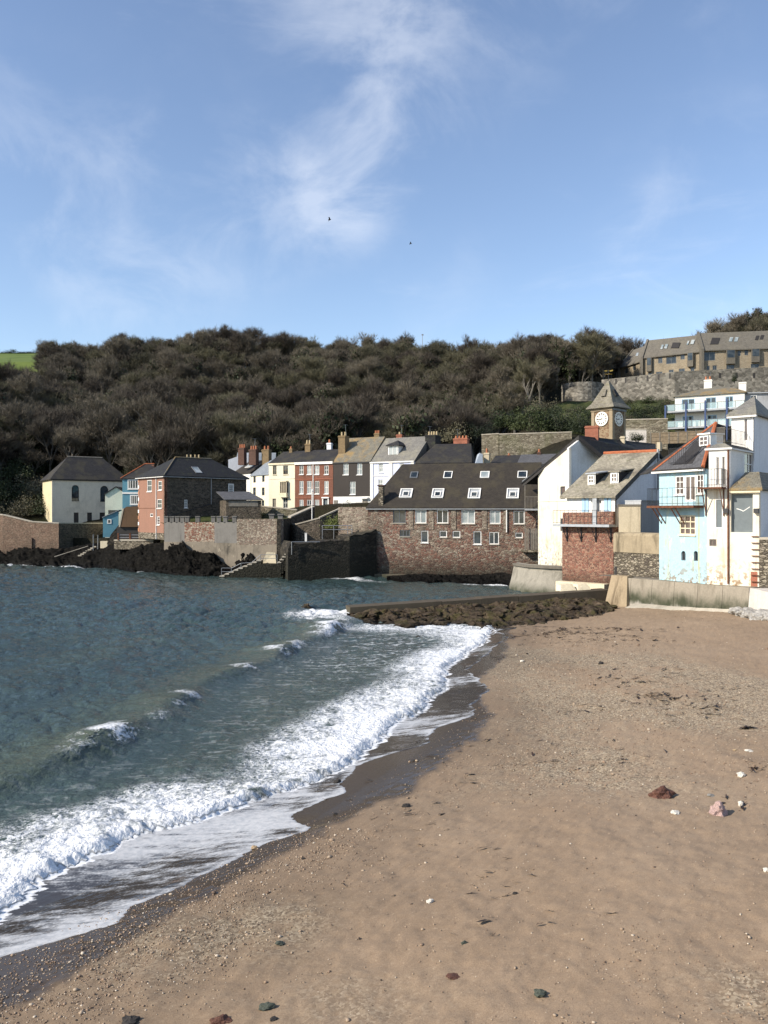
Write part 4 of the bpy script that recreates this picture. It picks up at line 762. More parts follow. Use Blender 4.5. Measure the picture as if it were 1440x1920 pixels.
m = MB(); m.prism([P3(491, 1057, 97.55), P3(518, 1057, 97.25), P3(516, 1036, 97.35), P3(500, 1035, 97.4)], (0, .2, 0)); m.build('pale_patch', M['pale_foot'], k)
# bastion top ground
tag(MB().poly([P3(308, 982, 103.6), P3(526, 978, 98.2), P3(545, 976, 104), P3(560, 962, 112.5), P3(250, 962, 114)]).build('bastion_yard', M['grass'], org=(0, 0, 0)), kind='structure')
# steps and landing in front
k = thing('sea_steps', 'concrete steps with white railings going down to the sea by the bastion', 'steps', P3(455, 1088, 96))
for i in range(9): 
    px = 412 + 8.6 * i; zt = .25 + .225 * i; MB().boxv((XX(px, 95.6), 95.6 , -1), (.53, 0, 0), (0, 1.6, 0), (0, 0, zt + .9)).build('step_block', M['quay_stone'], k); MB().boxv((XX(px, 95.6) - .03, 95.54 , zt - .098), (.58, 0, 0), (0, 1.66, 0), (0, 0, .1)).build('step', M['coping'], k)  # near-black blocks under pale treads: shaded fronts and sunlit tops put into colour
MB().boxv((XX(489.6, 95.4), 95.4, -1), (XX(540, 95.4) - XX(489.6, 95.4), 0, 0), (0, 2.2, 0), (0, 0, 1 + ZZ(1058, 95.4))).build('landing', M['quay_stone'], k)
rl = MB(); P_ = [P3(415.5, 1074, 95.7), P3(434, 1074, 95.7), P3(452, 1065, 95.7), P3(472, 1063.5, 95.7), P3(488.5, 1049, 95.7), P3(520, 1049, 95.8)]
for a, c in zip(P_[:-1], P_[1:]): 
    for dz in (.0, .42): rl.tube(a + Vector((0, 0, .55 - dz)), c + Vector((0, 0, .55 - dz)), .03, 5)
for a in P_: rl.tube(a + Vector((0, 0, -.55)), a + Vector((0, 0, .57)), .035, 5)
rl.build('railing', M['grey_metal'], k)
# --- dark quay, with steps, railing and the walls behind it
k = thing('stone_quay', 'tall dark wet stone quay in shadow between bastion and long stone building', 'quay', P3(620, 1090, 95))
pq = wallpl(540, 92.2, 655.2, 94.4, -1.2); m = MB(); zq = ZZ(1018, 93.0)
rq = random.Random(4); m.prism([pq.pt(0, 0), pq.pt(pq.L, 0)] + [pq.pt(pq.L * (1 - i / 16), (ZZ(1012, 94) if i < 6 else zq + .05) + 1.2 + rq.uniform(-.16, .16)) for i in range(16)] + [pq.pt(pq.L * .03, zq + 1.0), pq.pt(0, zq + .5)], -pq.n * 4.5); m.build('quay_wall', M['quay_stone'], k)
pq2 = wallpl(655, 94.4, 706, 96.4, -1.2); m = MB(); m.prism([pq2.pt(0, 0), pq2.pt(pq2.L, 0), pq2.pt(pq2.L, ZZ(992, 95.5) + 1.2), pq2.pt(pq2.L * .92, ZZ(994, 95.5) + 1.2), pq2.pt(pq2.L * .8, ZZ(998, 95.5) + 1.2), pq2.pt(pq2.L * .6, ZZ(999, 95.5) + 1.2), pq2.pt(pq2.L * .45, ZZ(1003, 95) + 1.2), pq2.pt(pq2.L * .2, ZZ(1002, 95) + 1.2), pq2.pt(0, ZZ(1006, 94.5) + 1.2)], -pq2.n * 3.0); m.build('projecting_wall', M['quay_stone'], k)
for i in range(7): MB().boxv(P3(520 + 4.4 * i, 1054 - 5.2 * i, 93.4 + .03 * i) + Vector((0, 0, -1.6)), (.42, 0, 0), (0, 1.6, 0), (0, 0, 1.5)).build('step_block', M['quay_stone'], k); MB().boxv(P3(520 + 4.4 * i, 1054 - 5.2 * i, 93.35 + .03 * i) + Vector((-.02, 0, -.098)), (.46, 0, 0), (0, 1.66, 0), (0, 0, .1)).build('step', M['coping'], k)  # treads painted pale as sunlit, blocks dark as shaded
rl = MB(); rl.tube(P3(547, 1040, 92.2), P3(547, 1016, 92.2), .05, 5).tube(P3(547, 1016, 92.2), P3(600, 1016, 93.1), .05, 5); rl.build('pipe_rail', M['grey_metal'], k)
k = thing('curved_wall', 'curving brown stone garden wall lit on top above the dark quay', 'wall', P3(575, 1010, 103))
wallseg(k, 544, 104.5, 556, 101.5, 3.5, ZZ(984, 104), ZZ(984, 101.5), M['grey_rubble'], .5); wallseg(k, 556, 101.5, 600, 101, 3.5, ZZ(984, 101.5), ZZ(972, 101), M['dark_stone'], .5); wallseg(k, 600, 101, 642, 102, 3.5, ZZ(972, 101), ZZ(953, 102), M['dark_stone'], .5)
k = thing('street_wall', 'low stone wall along the street in front of the yellow house', 'wall', P3(540, 970, 107)); wallseg(k, 488, 108, 556, 107, 6, ZZ(950, 108), ZZ(957, 107), M['garden_stone'], .4); wallseg(k, 545, 104, 590, 109, 5, ZZ(971, 104), ZZ(951, 109), M['dark_stone'], .5)
k = thing('quay_railing', 'grey metal railing around the top of the dark quay', 'railing', P3(630, 1012, 97.6))
rl = MB()
for px in (604.5, 626, 652, 660): rl.tube(P3(px, 1014, 97.6), P3(px, 985.5, 97.6), .045, 5)
for py in (985.5, 993): rl.tube(P3(604, py, 97.6), P3(660, py, 97.6), .045, 5)
rl.build('rails', M['grey_metal'], k)
k = thing('white_post', 'short white post standing on the quay below the curved wall', 'post', P3(573, 1017, 98)); MB().boxv(P3(571.5, 1017, 98), (.24, 0, 0), (0, .24, 0), (0, 0, 1.05)).boxv(P3(571, 1017, 98) + Vector((0, -.03, 1.052)), (.3, 0, 0), (0, .3, 0), (0, 0, .06)).build('shaft', M['white'], k)

# ------------------------------------------------------------------ terrace behind
# small cottages on the left of the row
c_ = thing('cottage', 'cream cottage with slate roofs and tall brick chimneys left of the yellow house', 'cottage', P3(488, 955, 121))
pl = wallpl(471, 124, 504.5, 119.6, 7.0); L = pl.L; ze = ZZ(890, 121.5) - 7
hs = [pl.rect(475, 893, 479.5, 905), pl.rect(491.5, 891, 496, 903.5), pl.rect(474.5, 914, 479.5, 929), pl.rect(491, 914, 496, 929), pl.rect(490.5, 938, 495.5, 950)]
body(c_, pl, L, 6, 0, ze, M['cream_cottage'], hs)
for r in hs: win(c_, pl, r, 2, 2, M['grey_frame'], .1, .06, .04, sill=False)
roof_on(c_, pl, L, 6, ze, ZZ(862, 124) - 7, M['slate_blue'], .15); gable_fill(c_, pl, .02, L - .02, 6, ze - .05, ZZ(863, 124) - 7, M['cream_cottage'])
for px, w, n in ((454.5, 13, 4), (476, 15, 3), (500, 15, 2)): chimney(c_, px, 833 if n == 4 else 836, 866, w, 127 if n == 4 else 126, M['brick_dark'] if n != 2 else M['brick_ochre'], n)
c2 = thing('cottage', 'white cottage with a dark skylit roof at the left end of the terrace', 'cottage', P3(455, 955, 128))
pl = wallpl(436, 130, 470, 125.5, 7.0); ze = ZZ(887, 127) - 7; body(c2, pl, pl.L, 6, 0, ze, M['white_render'], []); rr = roof_on(c2, pl, pl.L, 6, ze, ZZ(864, 130) - 7, M['slate_brown'], .15); gable_fill(c2, pl, .02, pl.L - .02, 6, ze - .05, ZZ(865, 130) - 7, M['white_render'])
rp = Pl(pl.pt(0, ze, .15), pl.u, rr[1] - rr[3]); skylight(c2, rp, rp.rect(467, 867, 478, 876), M['white'], M['glass_pale'])
c3 = thing('cottage', 'pale gabled cottage end glimpsed behind the salmon house roof', 'cottage', P3(438, 870, 133)); pl = rotpl(428, 133, 10, 8); body(c3, pl, 3.2, 5, 0, ZZ(862, 133) - 8, M['cool_white'], []); m = MB(); m.prism([pl.pt(0, ZZ(862, 133) - 8 + .002), pl.pt(3.2, ZZ(862, 133) - 8 + .002), pl.pt(3.2, ZZ(848, 133) - 8)], -pl.n * 5); m.build('gable', M['cool_white'], c3); roof_on(c3, rotpl(445, 136, 5, 8), 6, 5, ZZ(862, 135) - 8, ZZ(848, 138) - 8, M['slate_blue'], .2)
def terrace(name, label, pxa, Ya, pxb, Yb, yeave, yridge, dep, wallm, roofm, z0=7.4, holes=(), side=None):
    h = thing(name, label, 'house', P3((pxa + pxb) / 2, 955, (Ya + Yb) / 2)); pl = wallpl(pxa, Ya, pxb, Yb, z0); Ym = (Ya + Yb) / 2
    ze = ZZ(yeave, Ym) - z0; zr = ZZ(yridge, Ym + dep * .45) - z0; hs = [pl.rect(*q) for q in holes]
    body(h, pl, pl.L - .01, dep, 0, ze, wallm, hs, sidem=side); rr = roof_on(h, pl, pl.L - .01, dep, ze + .003, zr, roofm, .06); gable_fill(h, pl, .03, pl.L - .04, dep, ze - .02, zr - .12, side or wallm); return h, pl, hs, rr, ze
yh, pl, hs, rr, ze = terrace('yellow_house', 'bright yellow terraced house with an oriel window', 504, 119, 553, 116.6, 868, 846, 7, M['yellow_house'], M['slate_dark'], holes=[(511.5, 873, 518.5, 890), (531, 873, 540, 889.5), (511, 935, 517.5, 954), (531, 933, 539.5, 953)])
for i, r in enumerate(hs):
    if i == 2: pl.bar(MB(), r[0], r[1], r[2], r[3], -.2, -.15).build('door', M['grey_timber'], yh)
    else: win(yh, pl, r, 2, 2, M['timber'] if i < 2 else M['white'], .1, .07, .05, sill=i < 2, sillm=M['yellow_house'])
r = pl.rect(528, 902, 540.5, 931); pl.bar(MB(), r[0] - .1, r[1] + .1, r[2] - .12, r[2], .0, .55).build('oriel_base', M['yellow_house'], yh); m = MB(); pl.bar(m, r[0], r[1], r[3] - .12, r[3] + .05, .003, .5); pl.bar(m, r[0], r[1], r[2] + .004, r[2] + .5, .003, .47); o2 = m.build('oriel_window', M['cream_band'], yh)
for q in range(4): pl.bar(MB(), r[0] + (r[1] - r[0] - .09) * q / 3, r[0] + (r[1] - r[0] - .09) * q / 3 + .09, r[2] + .5, r[3] - .12, .36, .46).build('mullion', M['cream_band'], o2)
pl.bar(MB(), r[0] + .02, r[1] - .02, r[2] + .5, r[3] - .12, .01, .34).build('pane', M['glass_brown'], o2)
zc = pl.st(528, 898)[1]; pl.bar(MB(), 0, pl.L - .02, zc, zc + .08, .003, .05).build('string_course', M['yellow_house'], yh); pl.bar(MB(), 0, pl.L - .02, ze - .25, ze - .01, .003, .16).build('cornice', M['cream_band'], yh)
chimney(yh, 546, 837, 850, 6, 121, M['brick_ochre'], 1)
bh, pl, hs, rr, ze = terrace('brick_house', 'red brick terraced house with three rows of white sash windows', 553.2, 116.6, 624.6, 113.9, 866, 843, 7, M['brick_house'], M['slate_dark'], holes=[(x0, y0, x1, y1) for (y0, y1) in ((873, 889.5), (902, 926), (937, 957)) for (x0, x1) in ((561.5, 569), (575.5, 584), (590, 598.5), (608, 616)) if not (y0 == 937 and x0 == 608)] + [(606.5, 936, 615, 957)])
for i, r in enumerate(hs):
    if i == 11: 
        pl.bar(MB(), r[0], r[1], r[2], r[3], -.2, -.12).build('door', M['grey_door'], bh); m = MB(); pl.bar(m, r[0] - .16, r[0] - .001, r[2], r[3] + .12, .003, .1); pl.bar(m, r[1] + .001, r[1] + .16, r[2], r[3] + .12, .003, .1); pl.bar(m, r[0] - .22, r[1] + .22, r[3] + .121, r[3] + .3, .003, .2); m.build('door_surround', M['white'], bh)
    else: win(bh, pl, r, 2, 2, M['white'], .07, .07, .05, pane=M['glass_pale'] if i % 3 else M['glass'])
pl.bar(MB(), -.0, pl.L - .01, ze - .34, ze - .01, .004, .2).build('cornice', M['white'], bh); 
for py in (899, 933): z = pl.st(590, py)[1]; pl.bar(MB(), 0, pl.L - .02, z, z + .1, .003, .045).build('string_course', M['brick_red'], bh)
x = pl.st(587, 910)[0]; pl.bar(MB(), x, x + .09, 0, ze - .36, .01, .1).build('drainpipe', M['white'], bh)
chimney(bh, 578.5, 825, 849, 11, 119.5, M['brick_ochre'], 2, M['pot_buff']); chimney(bh, 618, 824, 846, 9, 120, M['cool_white'], 1); chimney(bh, 644.5, 810, 856, 14, 115.5, M['brick_ochre'], 2, M['pot_buff'], dr=1.3)
kh, pl, hs, rr, ze = terrace('black_house', 'black fronted terraced house with a white ground floor', 625, 113.8, 694, 111.2, 866, 820, 8.6, M['black_paint'], M['slate_lichen'], holes=[(643.5, 869, 653.5, 890), (669, 869, 679, 890), (656, 903, 666.5, 927), (654.5, 937, 666.5, 951)])
for i, r in enumerate(hs): win(kh, pl, r, 2, 2, M['white'], .09, .07, .05, pane=M['glass_pale'])
zc = pl.st(660, 931)[1]; wall_mb(Pl(pl.pt(0, 0, .03), pl.u), 0, pl.L - .02, 0, zc, [hs[3]], .028).build('ground_floor', M['clean_white'], kh)
for a, c in ((626.5, 633.5), (680, 689)): r = pl.rect(a, 938, c, 951); pl.bar(MB(), r[0], r[1], r[2], r[3], .034, .09).build('door', M['grey_timber'], kh)
r = pl.rect(678, 932.5, 692, 935); pl.bar(MB(), r[0], r[1], r[2], r[3], .034, .5).build('door_hood', M['white'], kh); pl.bar(MB(), 0, pl.L - .02, ze - .16, ze - .01, .004, .14).build('gutter', M['black_iron'], kh)
chimney(kh, 707.5, 807, 824, 10, 116, M['brick_ochre'], 3)
lh, pl, hs, rr, ze = terrace('lavender_house', 'pale lavender house with white pilasters and a roof dormer', 694.3, 111.2, 777, 107.8, 865, 820, 8.6, M['lavender'], M['slate_grey'], holes=[(710, 869, 718.6, 886), (709, 899, 718.2, 914), (749.5, 869, 757.5, 886)], side=M['slate_black'])
for r in hs: win(lh, pl, r, 2, 2, M['white'], .09, .1, .05, pane=M['glass_pale'])
for a, c in ((694.6, 700), (730, 736.3), (771, 776.5)): r = pl.rect(a, 880, c, 890); pl.bar(MB(), r[0], r[1], 0, ze - .2, .003, .1).build('pilaster', M['clean_white'], lh)
z = pl.st(716, 893)[1]; pl.bar(MB(), .45, pl.L - .4, z, z + .1, .003, .06).build('string_course', M['clean_white'], lh); pl.bar(MB(), 0, pl.L - .02, ze - .19, ze - .01, .004, .18).build('cornice', M['clean_white'], lh)
dpl = Pl(pl.pt(0, 0, -1.2), pl.u); r = dpl.rect(728, 834.5, 747, 856); d = MB(); dpl.bar(d, r[0], r[1], r[2] - .3, r[3], -2.6, 0); dm = d.build('dormer', M['white'], lh); win(dm, dpl, (r[0] + .1, r[1] - .1, r[2] + .12, r[3] - .05), 2, 1, M['white'], -.05, .1, .07, sill=False, pane=M['glass_pale'])
A, B = dpl.pt(r[0] - .25, r[3], .3), dpl.pt(r[1] + .25, r[3], .3); hip(dm, A, B, B - dpl.n * 3.2, A - dpl.n * 3.2, A.z, A.z + .75, M['slate_dark'], .0, 1.1, 1.1, name='dormer_roof')
chimney(lh, 749.5, 810, 826, 11, 114.5, M['brick_red'], 1, M['pot_buff']); chimney(lh, 812, 809, 845, 20, 111.5, M['slate_black'], 4, M['pot_buff'], dr=1.6)
# dark roofed house behind the long building
dh = thing('slate_house', 'dark slate roofed house with a red brick chimney behind the long building', 'house', P3(840, 890, 112))
A = P3(781, 868, 106); pl = Pl((A.x, A.y, 7), P3(882, 868, 104.8).xy.to_3d() - A.xy.to_3d()); L = (P3(882, 868, 104.8) - A).length; ze = A.z - 7; body(dh, pl, L, 8, 0, ze, M['blue_grey'], [])
roof_on(dh, pl, L, 8, ze + .002, ZZ(833, 110) - 7, M['slate_dark'], .2, 2.2, .4); gable_fill(dh, pl, .02, L - .02, 8, ze - .05, ze + .05, M['blue_grey']); chimney(dh, 865, 817, 842, 27, 110, M['brick_red'], 4, dr=.5, poth=.35)
m = MB(); m.prism([P3(889, 875, 104.3), P3(906, 875, 104.3), P3(905, 852, 104.3), P3(900, 849, 104.3)], (0, 3, 0)); m.build('gable', M['blue_grey'], dh)
chimney(dh, 913, 841, 872, 10, 106, M['dirty_cream'], 1)
for nm, lab, pa, pb, Y, ye, yr, mt in (('far_roof_house', 'low slate roofed house behind the long building near the garden wall', 921, 972, 112, 870, 854, 'slate_dark'), ('far_roof_house', 'low blue slate roofed house behind the white gabled house', 972, 1034, 110, 870, 852, 'slate_tile')):
    k = thing(nm, lab, 'house', P3((pa + pb) / 2, 885, Y)); pl = wallpl(pa, Y, pb, Y - 1.5, 7.5); body(k, pl, pl.L, 6, 0, ZZ(ye, Y) - 7.5, M['grey_render'], []); roof_on(k, pl, pl.L, 6, ZZ(ye, Y) - 7.5, ZZ(yr, Y + 2.5) - 7.5, M[mt], .2)
    chimney(k, (pa + pb) / 2 + 8, 842 if pa > 950 else 850, 860, 6, Y + 2, M['brick_dark'], 1)
# --- garden walls on the slope
k = thing('garden_wall', 'long old stone garden wall across the slope below the green bushes', 'wall', P3(985, 850, 128)); wallseg(k, 903, 130, 935, 129, 10, ZZ(816, 130), ZZ(814, 129), M['garden_stone'], .6); wallseg(k, 936, 128.8, 1072, 126, 10, ZZ(815, 128.8), ZZ(811, 126), M['garden_stone'], .6)
k = thing('retaining_wall', 'grey concrete retaining wall below the blue balcony house', 'wall', P3(1210, 830, 118)); wallseg(k, 1168, 122, 1252, 120, 14, ZZ(788, 122), ZZ(786, 120), M['garden_stone'], .5); wallseg(k, 1165, 112, 1212, 111, 12, ZZ(806, 112), ZZ(806, 111), M['side_wall'], .5)
k = thing('timber_fence', 'pale timber panel fence with posts below the blue balcony house', 'fence', P3(1280, 835, 108))
for i in range(8):
    pa, pb = 1220 + i * 17, 1220 + (i + 1) * 17; pf = wallpl(pa, 110 - i * .25, pb, 109.75 - i * .25, ZZ(833 - i * .4, 110)); hh = ZZ(812 - i * .5, 110) - pf.o.z
    pf.bar(MB(), .05, pf.L - .05, 0, hh, 0, .05).build('panel', M['timber'], k); pf.bar(MB(), -.05, .05, 0, hh + .08, -.03, .09).build('post', M['grey_timber'], k)
    for zf in (.25, .62, .92): pf.bar(MB(), .05, pf.L - .05, hh * zf, hh * zf + .07, .052, .085).build('rail', M['timber'], k)
# ------------------------------------------------------------------ long stone building on the water
rs = thing('stone_building', 'long red and grey stone building with a dark slate roof above the water', 'building', P3(850, 1092, 95))
pl = wallpl(690, 97.0, 1008, 92.6, -1.0); L = pl.L; ze = ZZ(951.5, 95) + 1.0
up = [(737, 956, 760.5, 980.5), (778.5, 956, 799.5, 981), (819, 956, 840.5, 981), (865, 956.5, 890.5, 982), (918, 957, 938.5, 982), (962.5, 957.5, 983.5, 982.5)]
lw = [(749.5, 994, 769, 1006), (789.5, 995, 803, 1017.5), (824, 995, 838, 1007.5), (848.5, 995.5, 863, 1008), (887.5, 996, 902.5, 1020.5), (917, 997.5, 935.5, 1020.5), (966, 998.5, 980, 1008.5)]
hs = [pl.rect(*q) for q in up + lw]
xs_ = [pl.st(px, 1000)[0] for px in (728, 770, 812, 850, 905, 945)]
wall_mb(pl, 0, L, 0, ze, hs, .3).build('stone_wall', M['restaurant_stone'], rs)
for i, px in enumerate((770, 808, 850, 908, 948)):         # paler pilaster strips between the upper windows
    a = pl.st(px - 4, 968)[0]; c = pl.st(px + 5, 968)[0]; z1 = pl.st(px, 954)[1]; z2 = pl.st(px, 993)[1]; pl.bar(MB(), a, c, z2, z1, .002, .06).build('wall_strip', M['restaurant_grey'], rs)
for i, r in enumerate(hs):
    n = 2 if i < 6 or i in (11,) else (3 if i == 6 else 1); win(rs, pl, r, n, 1, M['grey_frame'] if i in (0, 6) else M['white'], .08, .09, .07, sill=True, sillm=M['white'] if i in (7, 10) else M['coping'], pane=M['glass_pale'] if i in (1, 3, 4) else M['glass'])
    if i < 6: pl.bar(MB(), r[0] - .12, r[1] + .12, r[3] + .003, r[3] + .16, .002, .04).build('lintel', M['brick_house'], rs)
pl.bar(MB(), .25, L - .2, 0, pl.st(850, 1078)[1], .004, .55).build('plinth', M['plinth'], rs)
mb = MB(); mb.boxv(pl.pt(.02, 0, -.31), -pl.n * 9.5, pl.u * .28, pl.v * ze); mb.boxv(pl.pt(L - .3, 0, -.31), -pl.n * 9.5, pl.u * .28, pl.v * ze); mb.build('side_wall', M['restaurant_grey'], rs)
zr = ZZ(869, 100.3) + 1.0
rf, r0, r1, e0, e1 = roof_on(rs, pl, L, 11, ze + .004, zr, M['slate_brown'], .22, 3.2, 0)
m = MB(); m.prism([pl.pt(L - .2, ze, 0), pl.pt(L - .2, ze, -11), pl.pt(L - .2, zr - .1, -5.5)], pl.u * .19); m.build('gable', M['restaurant_grey'], rs)
rp = Pl(e0, pl.u, r0 - (e0 + pl.u * (r0 - e0).dot(pl.u)))
for q in ((769.5, 885.5, 783.5, 896.5), (832, 884.5, 848, 897), (900.5, 884.5, 917.5, 896.5), (970.5, 884, 988.5, 896.5)):
    skylight(rs, rp, rp.rect(*q), M['grey_metal'] if q[0] < 800 else M['white'], M['glass_pale'] if q[0] > 890 and q[0] < 950 else M['glass'], .1)
for q in ((750, 917.5, 773, 934), (810, 917.5, 832, 934.5), (878, 917, 901, 935.5), (950, 917, 973, 935.5)):   # inset roof windows with white cheeks
    a, c, b0, b1 = rp.rect(*q); m = MB(); rp.bar(m, a, c, b0, b0 + .1, .0, .14); rp.bar(m, a, c, b1 - .1, b1, .0, .16); rp.bar(m, a, a + .12, b0 + .1, b1 - .1, .0, .14); rp.bar(m, c - .12, c, b0 + .1, b1 - .1, .0, .14)
    k = m.build('inset_roof_window', M['white'], rs); rp.bar(MB(), a + .12, c - .12, b0 + .1, b1 - .1, .004, .03).build('tray', M['lead'], k); wz = rp.pt((a + c) / 2, b0 + .35, .035); MB().boxv(wz - pl.u * .28, pl.u * .56, rp.v * .55, rp.n * .09).build('pane', M['glass'], k); MB().boxv(wz - pl.u * .36 - rp.v * .08, pl.u * .72, rp.v * .07, rp.n * .12).boxv(wz - pl.u * .36 - rp.v * .005, pl.u * .07, rp.v * .62, rp.n * .12).boxv(wz + pl.u * .29 - rp.v * .005, pl.u * .07, rp.v * .62, rp.n * .12).boxv(wz - pl.u * .36 + rp.v * .62, pl.u * .72, rp.v * .1, rp.n * .14).build('frame', M['white'], k)
pl.bar(MB(), -.2, L + .2, ze - .24, ze - .12, .1, .24).build('gutter', M['grey_metal'], rs); x = pl.st(949, 975)[0]; pl.bar(MB(), x, x + .11, pl.st(949, 998)[1], ze - .24, .07, .18).build('drainpipe', M['white'], rs)
c = rp.st(714.5, 946); cp = rp.pt(c[0], c[1]); MB().boxv(cp - pl.u * .3 + pl.n * .1 - Vector((0, 0, .3)), pl.u * .55, -pl.n * .8, (0, 0, 2.45)).build('chimney', M['grey_rubble'], rs); MB().boxv(cp - pl.u * .42 + pl.n * .2 + Vector((0, 0, 2.152)), pl.u * .8, -pl.n * 1.0, (0, 0, .14)).build('chimney_cap', M['brick_dark'], rs)
# covered balcony at the right end
k = MB(); bp = Pl(pl.pt(pl.st(984.5, 950)[0], 0, .9), pl.u); a = 0; c = bp.st(1008, 950)[0]; z1, z2, z3 = bp.st(990, 955)[1], bp.st(990, 932)[1], bp.st(990, 905)[1]
bp.bar(k, a, c + .5, z1 - .12, z1 + .02, -.9, .1); bal = k.build('balcony', M['lead'], rs); m = MB()
for i in range(13): x = (c + .4) * i / 12; bp.bar(m, x, x + .03, z1 + .02, z2, .02, .05)
bp.bar(m, 0, c + .4, z2, z2 + .06, .0, .07); bp.bar(m, 0, .08, z1 - 4.6, z3, -.02, .06); m.build('railing', M['grey_timber'], bal)
m = MB(); m.prism([bp.pt(-.25, z3, .2), bp.pt(c + .5, z3 + 1.55, .2), bp.pt(c + .5, z3 + 1.75, .2), bp.pt(-.25, z3 + .2, .2)], -pl.n * 2.2); m.build('balcony_roof', M['lead'], bal)
sc = MB(); zz1, zz2 = bp.st(990, 1031)[1], bp.st(990, 991)[1]
for i in range(9): x = (c + .2) * i / 9; bp.bar(sc, x, x + .13, zz1, zz2, -.4, -.36)
sc.build('slatted_screen', M['grey_timber'], bal); bp.bar(MB(), -.4, c + .4, zz1 - .25, zz1 - .02, -.9, .05).build('ledge', M['garden_stone'], bal)
# lower yard wall to the left of it
k = thing('yard_wall', 'grey rubble yard wall joining the quay to the long stone building', 'wall', P3(665, 1000, 98)); wallseg(k, 634, 99.2, 689.5, 97.4, 2, ZZ(951, 99.2), ZZ(950.5, 97.4), M['restaurant_grey'], .5, cop=False)

# ------------------------------------------------------------------ tall white gabled house
wh = thing('white_gabled_house', 'tall white gabled house with peeling plaster standing above a curved sea wall', 'house', P3(1060, 1058, 80))
A, B, C = (XX(1009, 85), 85), (XX(1067, 79.4), 79.4), (XX(1131, 82.2), 82.2); z0 = ZZ(1060, 80) - .5
pa = Pl((A[0], A[1], z0), (B[0] - A[0], B[1] - A[1], 0)); La = math.dist(A, B); pb_ = Pl((B[0], B[1], z0), (C[0] - B[0], C[1] - B[1], 0)); Lb = math.dist(B, C)
zA, zB = ZZ(888, 85) - z0, ZZ(840, 79.4) - z0; ap = pb_.st(1090, 822); zC = pb_.st(1131, 853)[1]
hole = pa.rect(1050.5, 912, 1059.5, 936); hole2 = pa.rect(1050.5, 972, 1057.5, 996)
wall_mb(pa, 0, La, 0, zA, [hole, hole2], .25).build('wall', M['old_white'], wh); m = MB(); m.prism([pa.pt(0, zA + .001), pa.pt(La, zA + .001), pa.pt(La, zB)], -pa.n * .25); m.build('gable', M['old_white'], wh)
m = MB(); m.prism([pb_.pt(0.001, 0), pb_.pt(Lb, 0), pb_.pt(Lb, zC), pb_.pt(ap[0], ap[1]), pb_.pt(.001, zB)], -pb_.n * .25); m.build('return_wall', M['clean_white'], wh)
win(wh, pa, hole, 1, 2, M['grey_frame'], .12, .06, sill=False, pane=M['glass_brown']); win(wh, pa, hole2, 1, 2, M['grey_frame'], .12, .06, sill=False, pane=M['glass_brown'])
z = pa.st(1040, 940)[1]; pa.bar(MB(), 0, La, z, z + .06, .002, .05).build('string_course', M['old_white'], wh)
apw = pb_.pt(*ap); rd = Vector((9.4, 6.9, 0)).normalized(); re = P3(1229, 832, 88.5); apx = apw + Vector((0, 0, .25)); re.z = max(re.z, apx.z - .1)
lv = P3(985, 905, 86.5); rv = P3(1136, 855, 80.6)
def pr(ps, th=.16): m = MB(); m.prism(ps, (0, 0, -th)); return m
n_ = (pa.n * .5); pr([lv + n_, apx - rd * .35, re, lv + rd * 11]).build('roof', M['slate_black'], wh); pr([rv - rd * .3, P3(1230, 847, 85.0), re, apx - rd * .35]).build('roof', M['slate_black'], wh)
m = MB()
for p, q in ((lv, apx), (apx, rv)): d = Vector((0, 0, .42)); m.prism([p - rd * .38 - d, q - rd * .38 - d, q - rd * .38 + Vector((0, 0, .03)), p - rd * .38 + Vector((0, 0, .03))], rd * .07)
m.build('barge_board', M['dark_wood'], wh)
m = MB(); m.boxv(Vector((A[0], A[1], z0)) + pa.u * .02 - pa.n * .26, -pa.n * 11, pa.u * .25, (0, 0, zA)); m.build('side_wall', M['grey_render'], wh)
chimney(wh, 1110, 799, 826, 24, 82.3, M['brick_red'], 0, rot=.35, dr=.7)
chimney(wh, 1168, 818, 832, 8, 84.5, M['dirty_cream'], 0, rot=.6)
k = thing('curved_sea_wall', 'pale concrete sea wall curving out under the tall white house', 'wall', P3(1010, 1110, 79)); n = 14; prof = [(1.0, -1.0), (.72, .3), (.35, 1.0), (.12, 1.55), (.0, 1.95), (-.12, 2.1), (-.12, 2.4)]
pts = [(XX(962, 82.5), 82.5), (XX(985, 79.5), 79.5), (XX(1020, 77.8), 77.8), (XX(1060, 76.5), 76.5)]
G = []
for i in range(n + 1):
    f = i / n * 3; j = min(2, int(f)); g = f - j; x = pts[j][0] * (1 - g) + pts[j + 1][0] * g; y = pts[j][1] * (1 - g) + pts[j + 1][1] * g; G.append([(x - .75 * o * .9, y - o * .9, z) for o, z in prof] + [(x + 1, y + 3.5, 2.4), (x + 1, y + 3.5, -1)])
m = MB()
for i in range(n):
    for j in range(len(G[0]) - 1): m.poly([G[i][j], G[i + 1][j], G[i + 1][j + 1], G[i][j + 1]])
m.poly([p for p in reversed(G[0])]); m.build('wall', M['curved_wall'], k)
m = MB()
for i in range(n): 
    a, c = Vector(G[i][5]), Vector(G[i + 1][5]); o = Vector((-.12, -.16, 0)); m.prism([a + o + Vector((0, 0, .2)), c + o + Vector((0, 0, .2)), c + o + Vector((0, 0, .42)), a + o + Vector((0, 0, .42))], (.3, .5, 0))
m.build('coping', M['stair'], k)
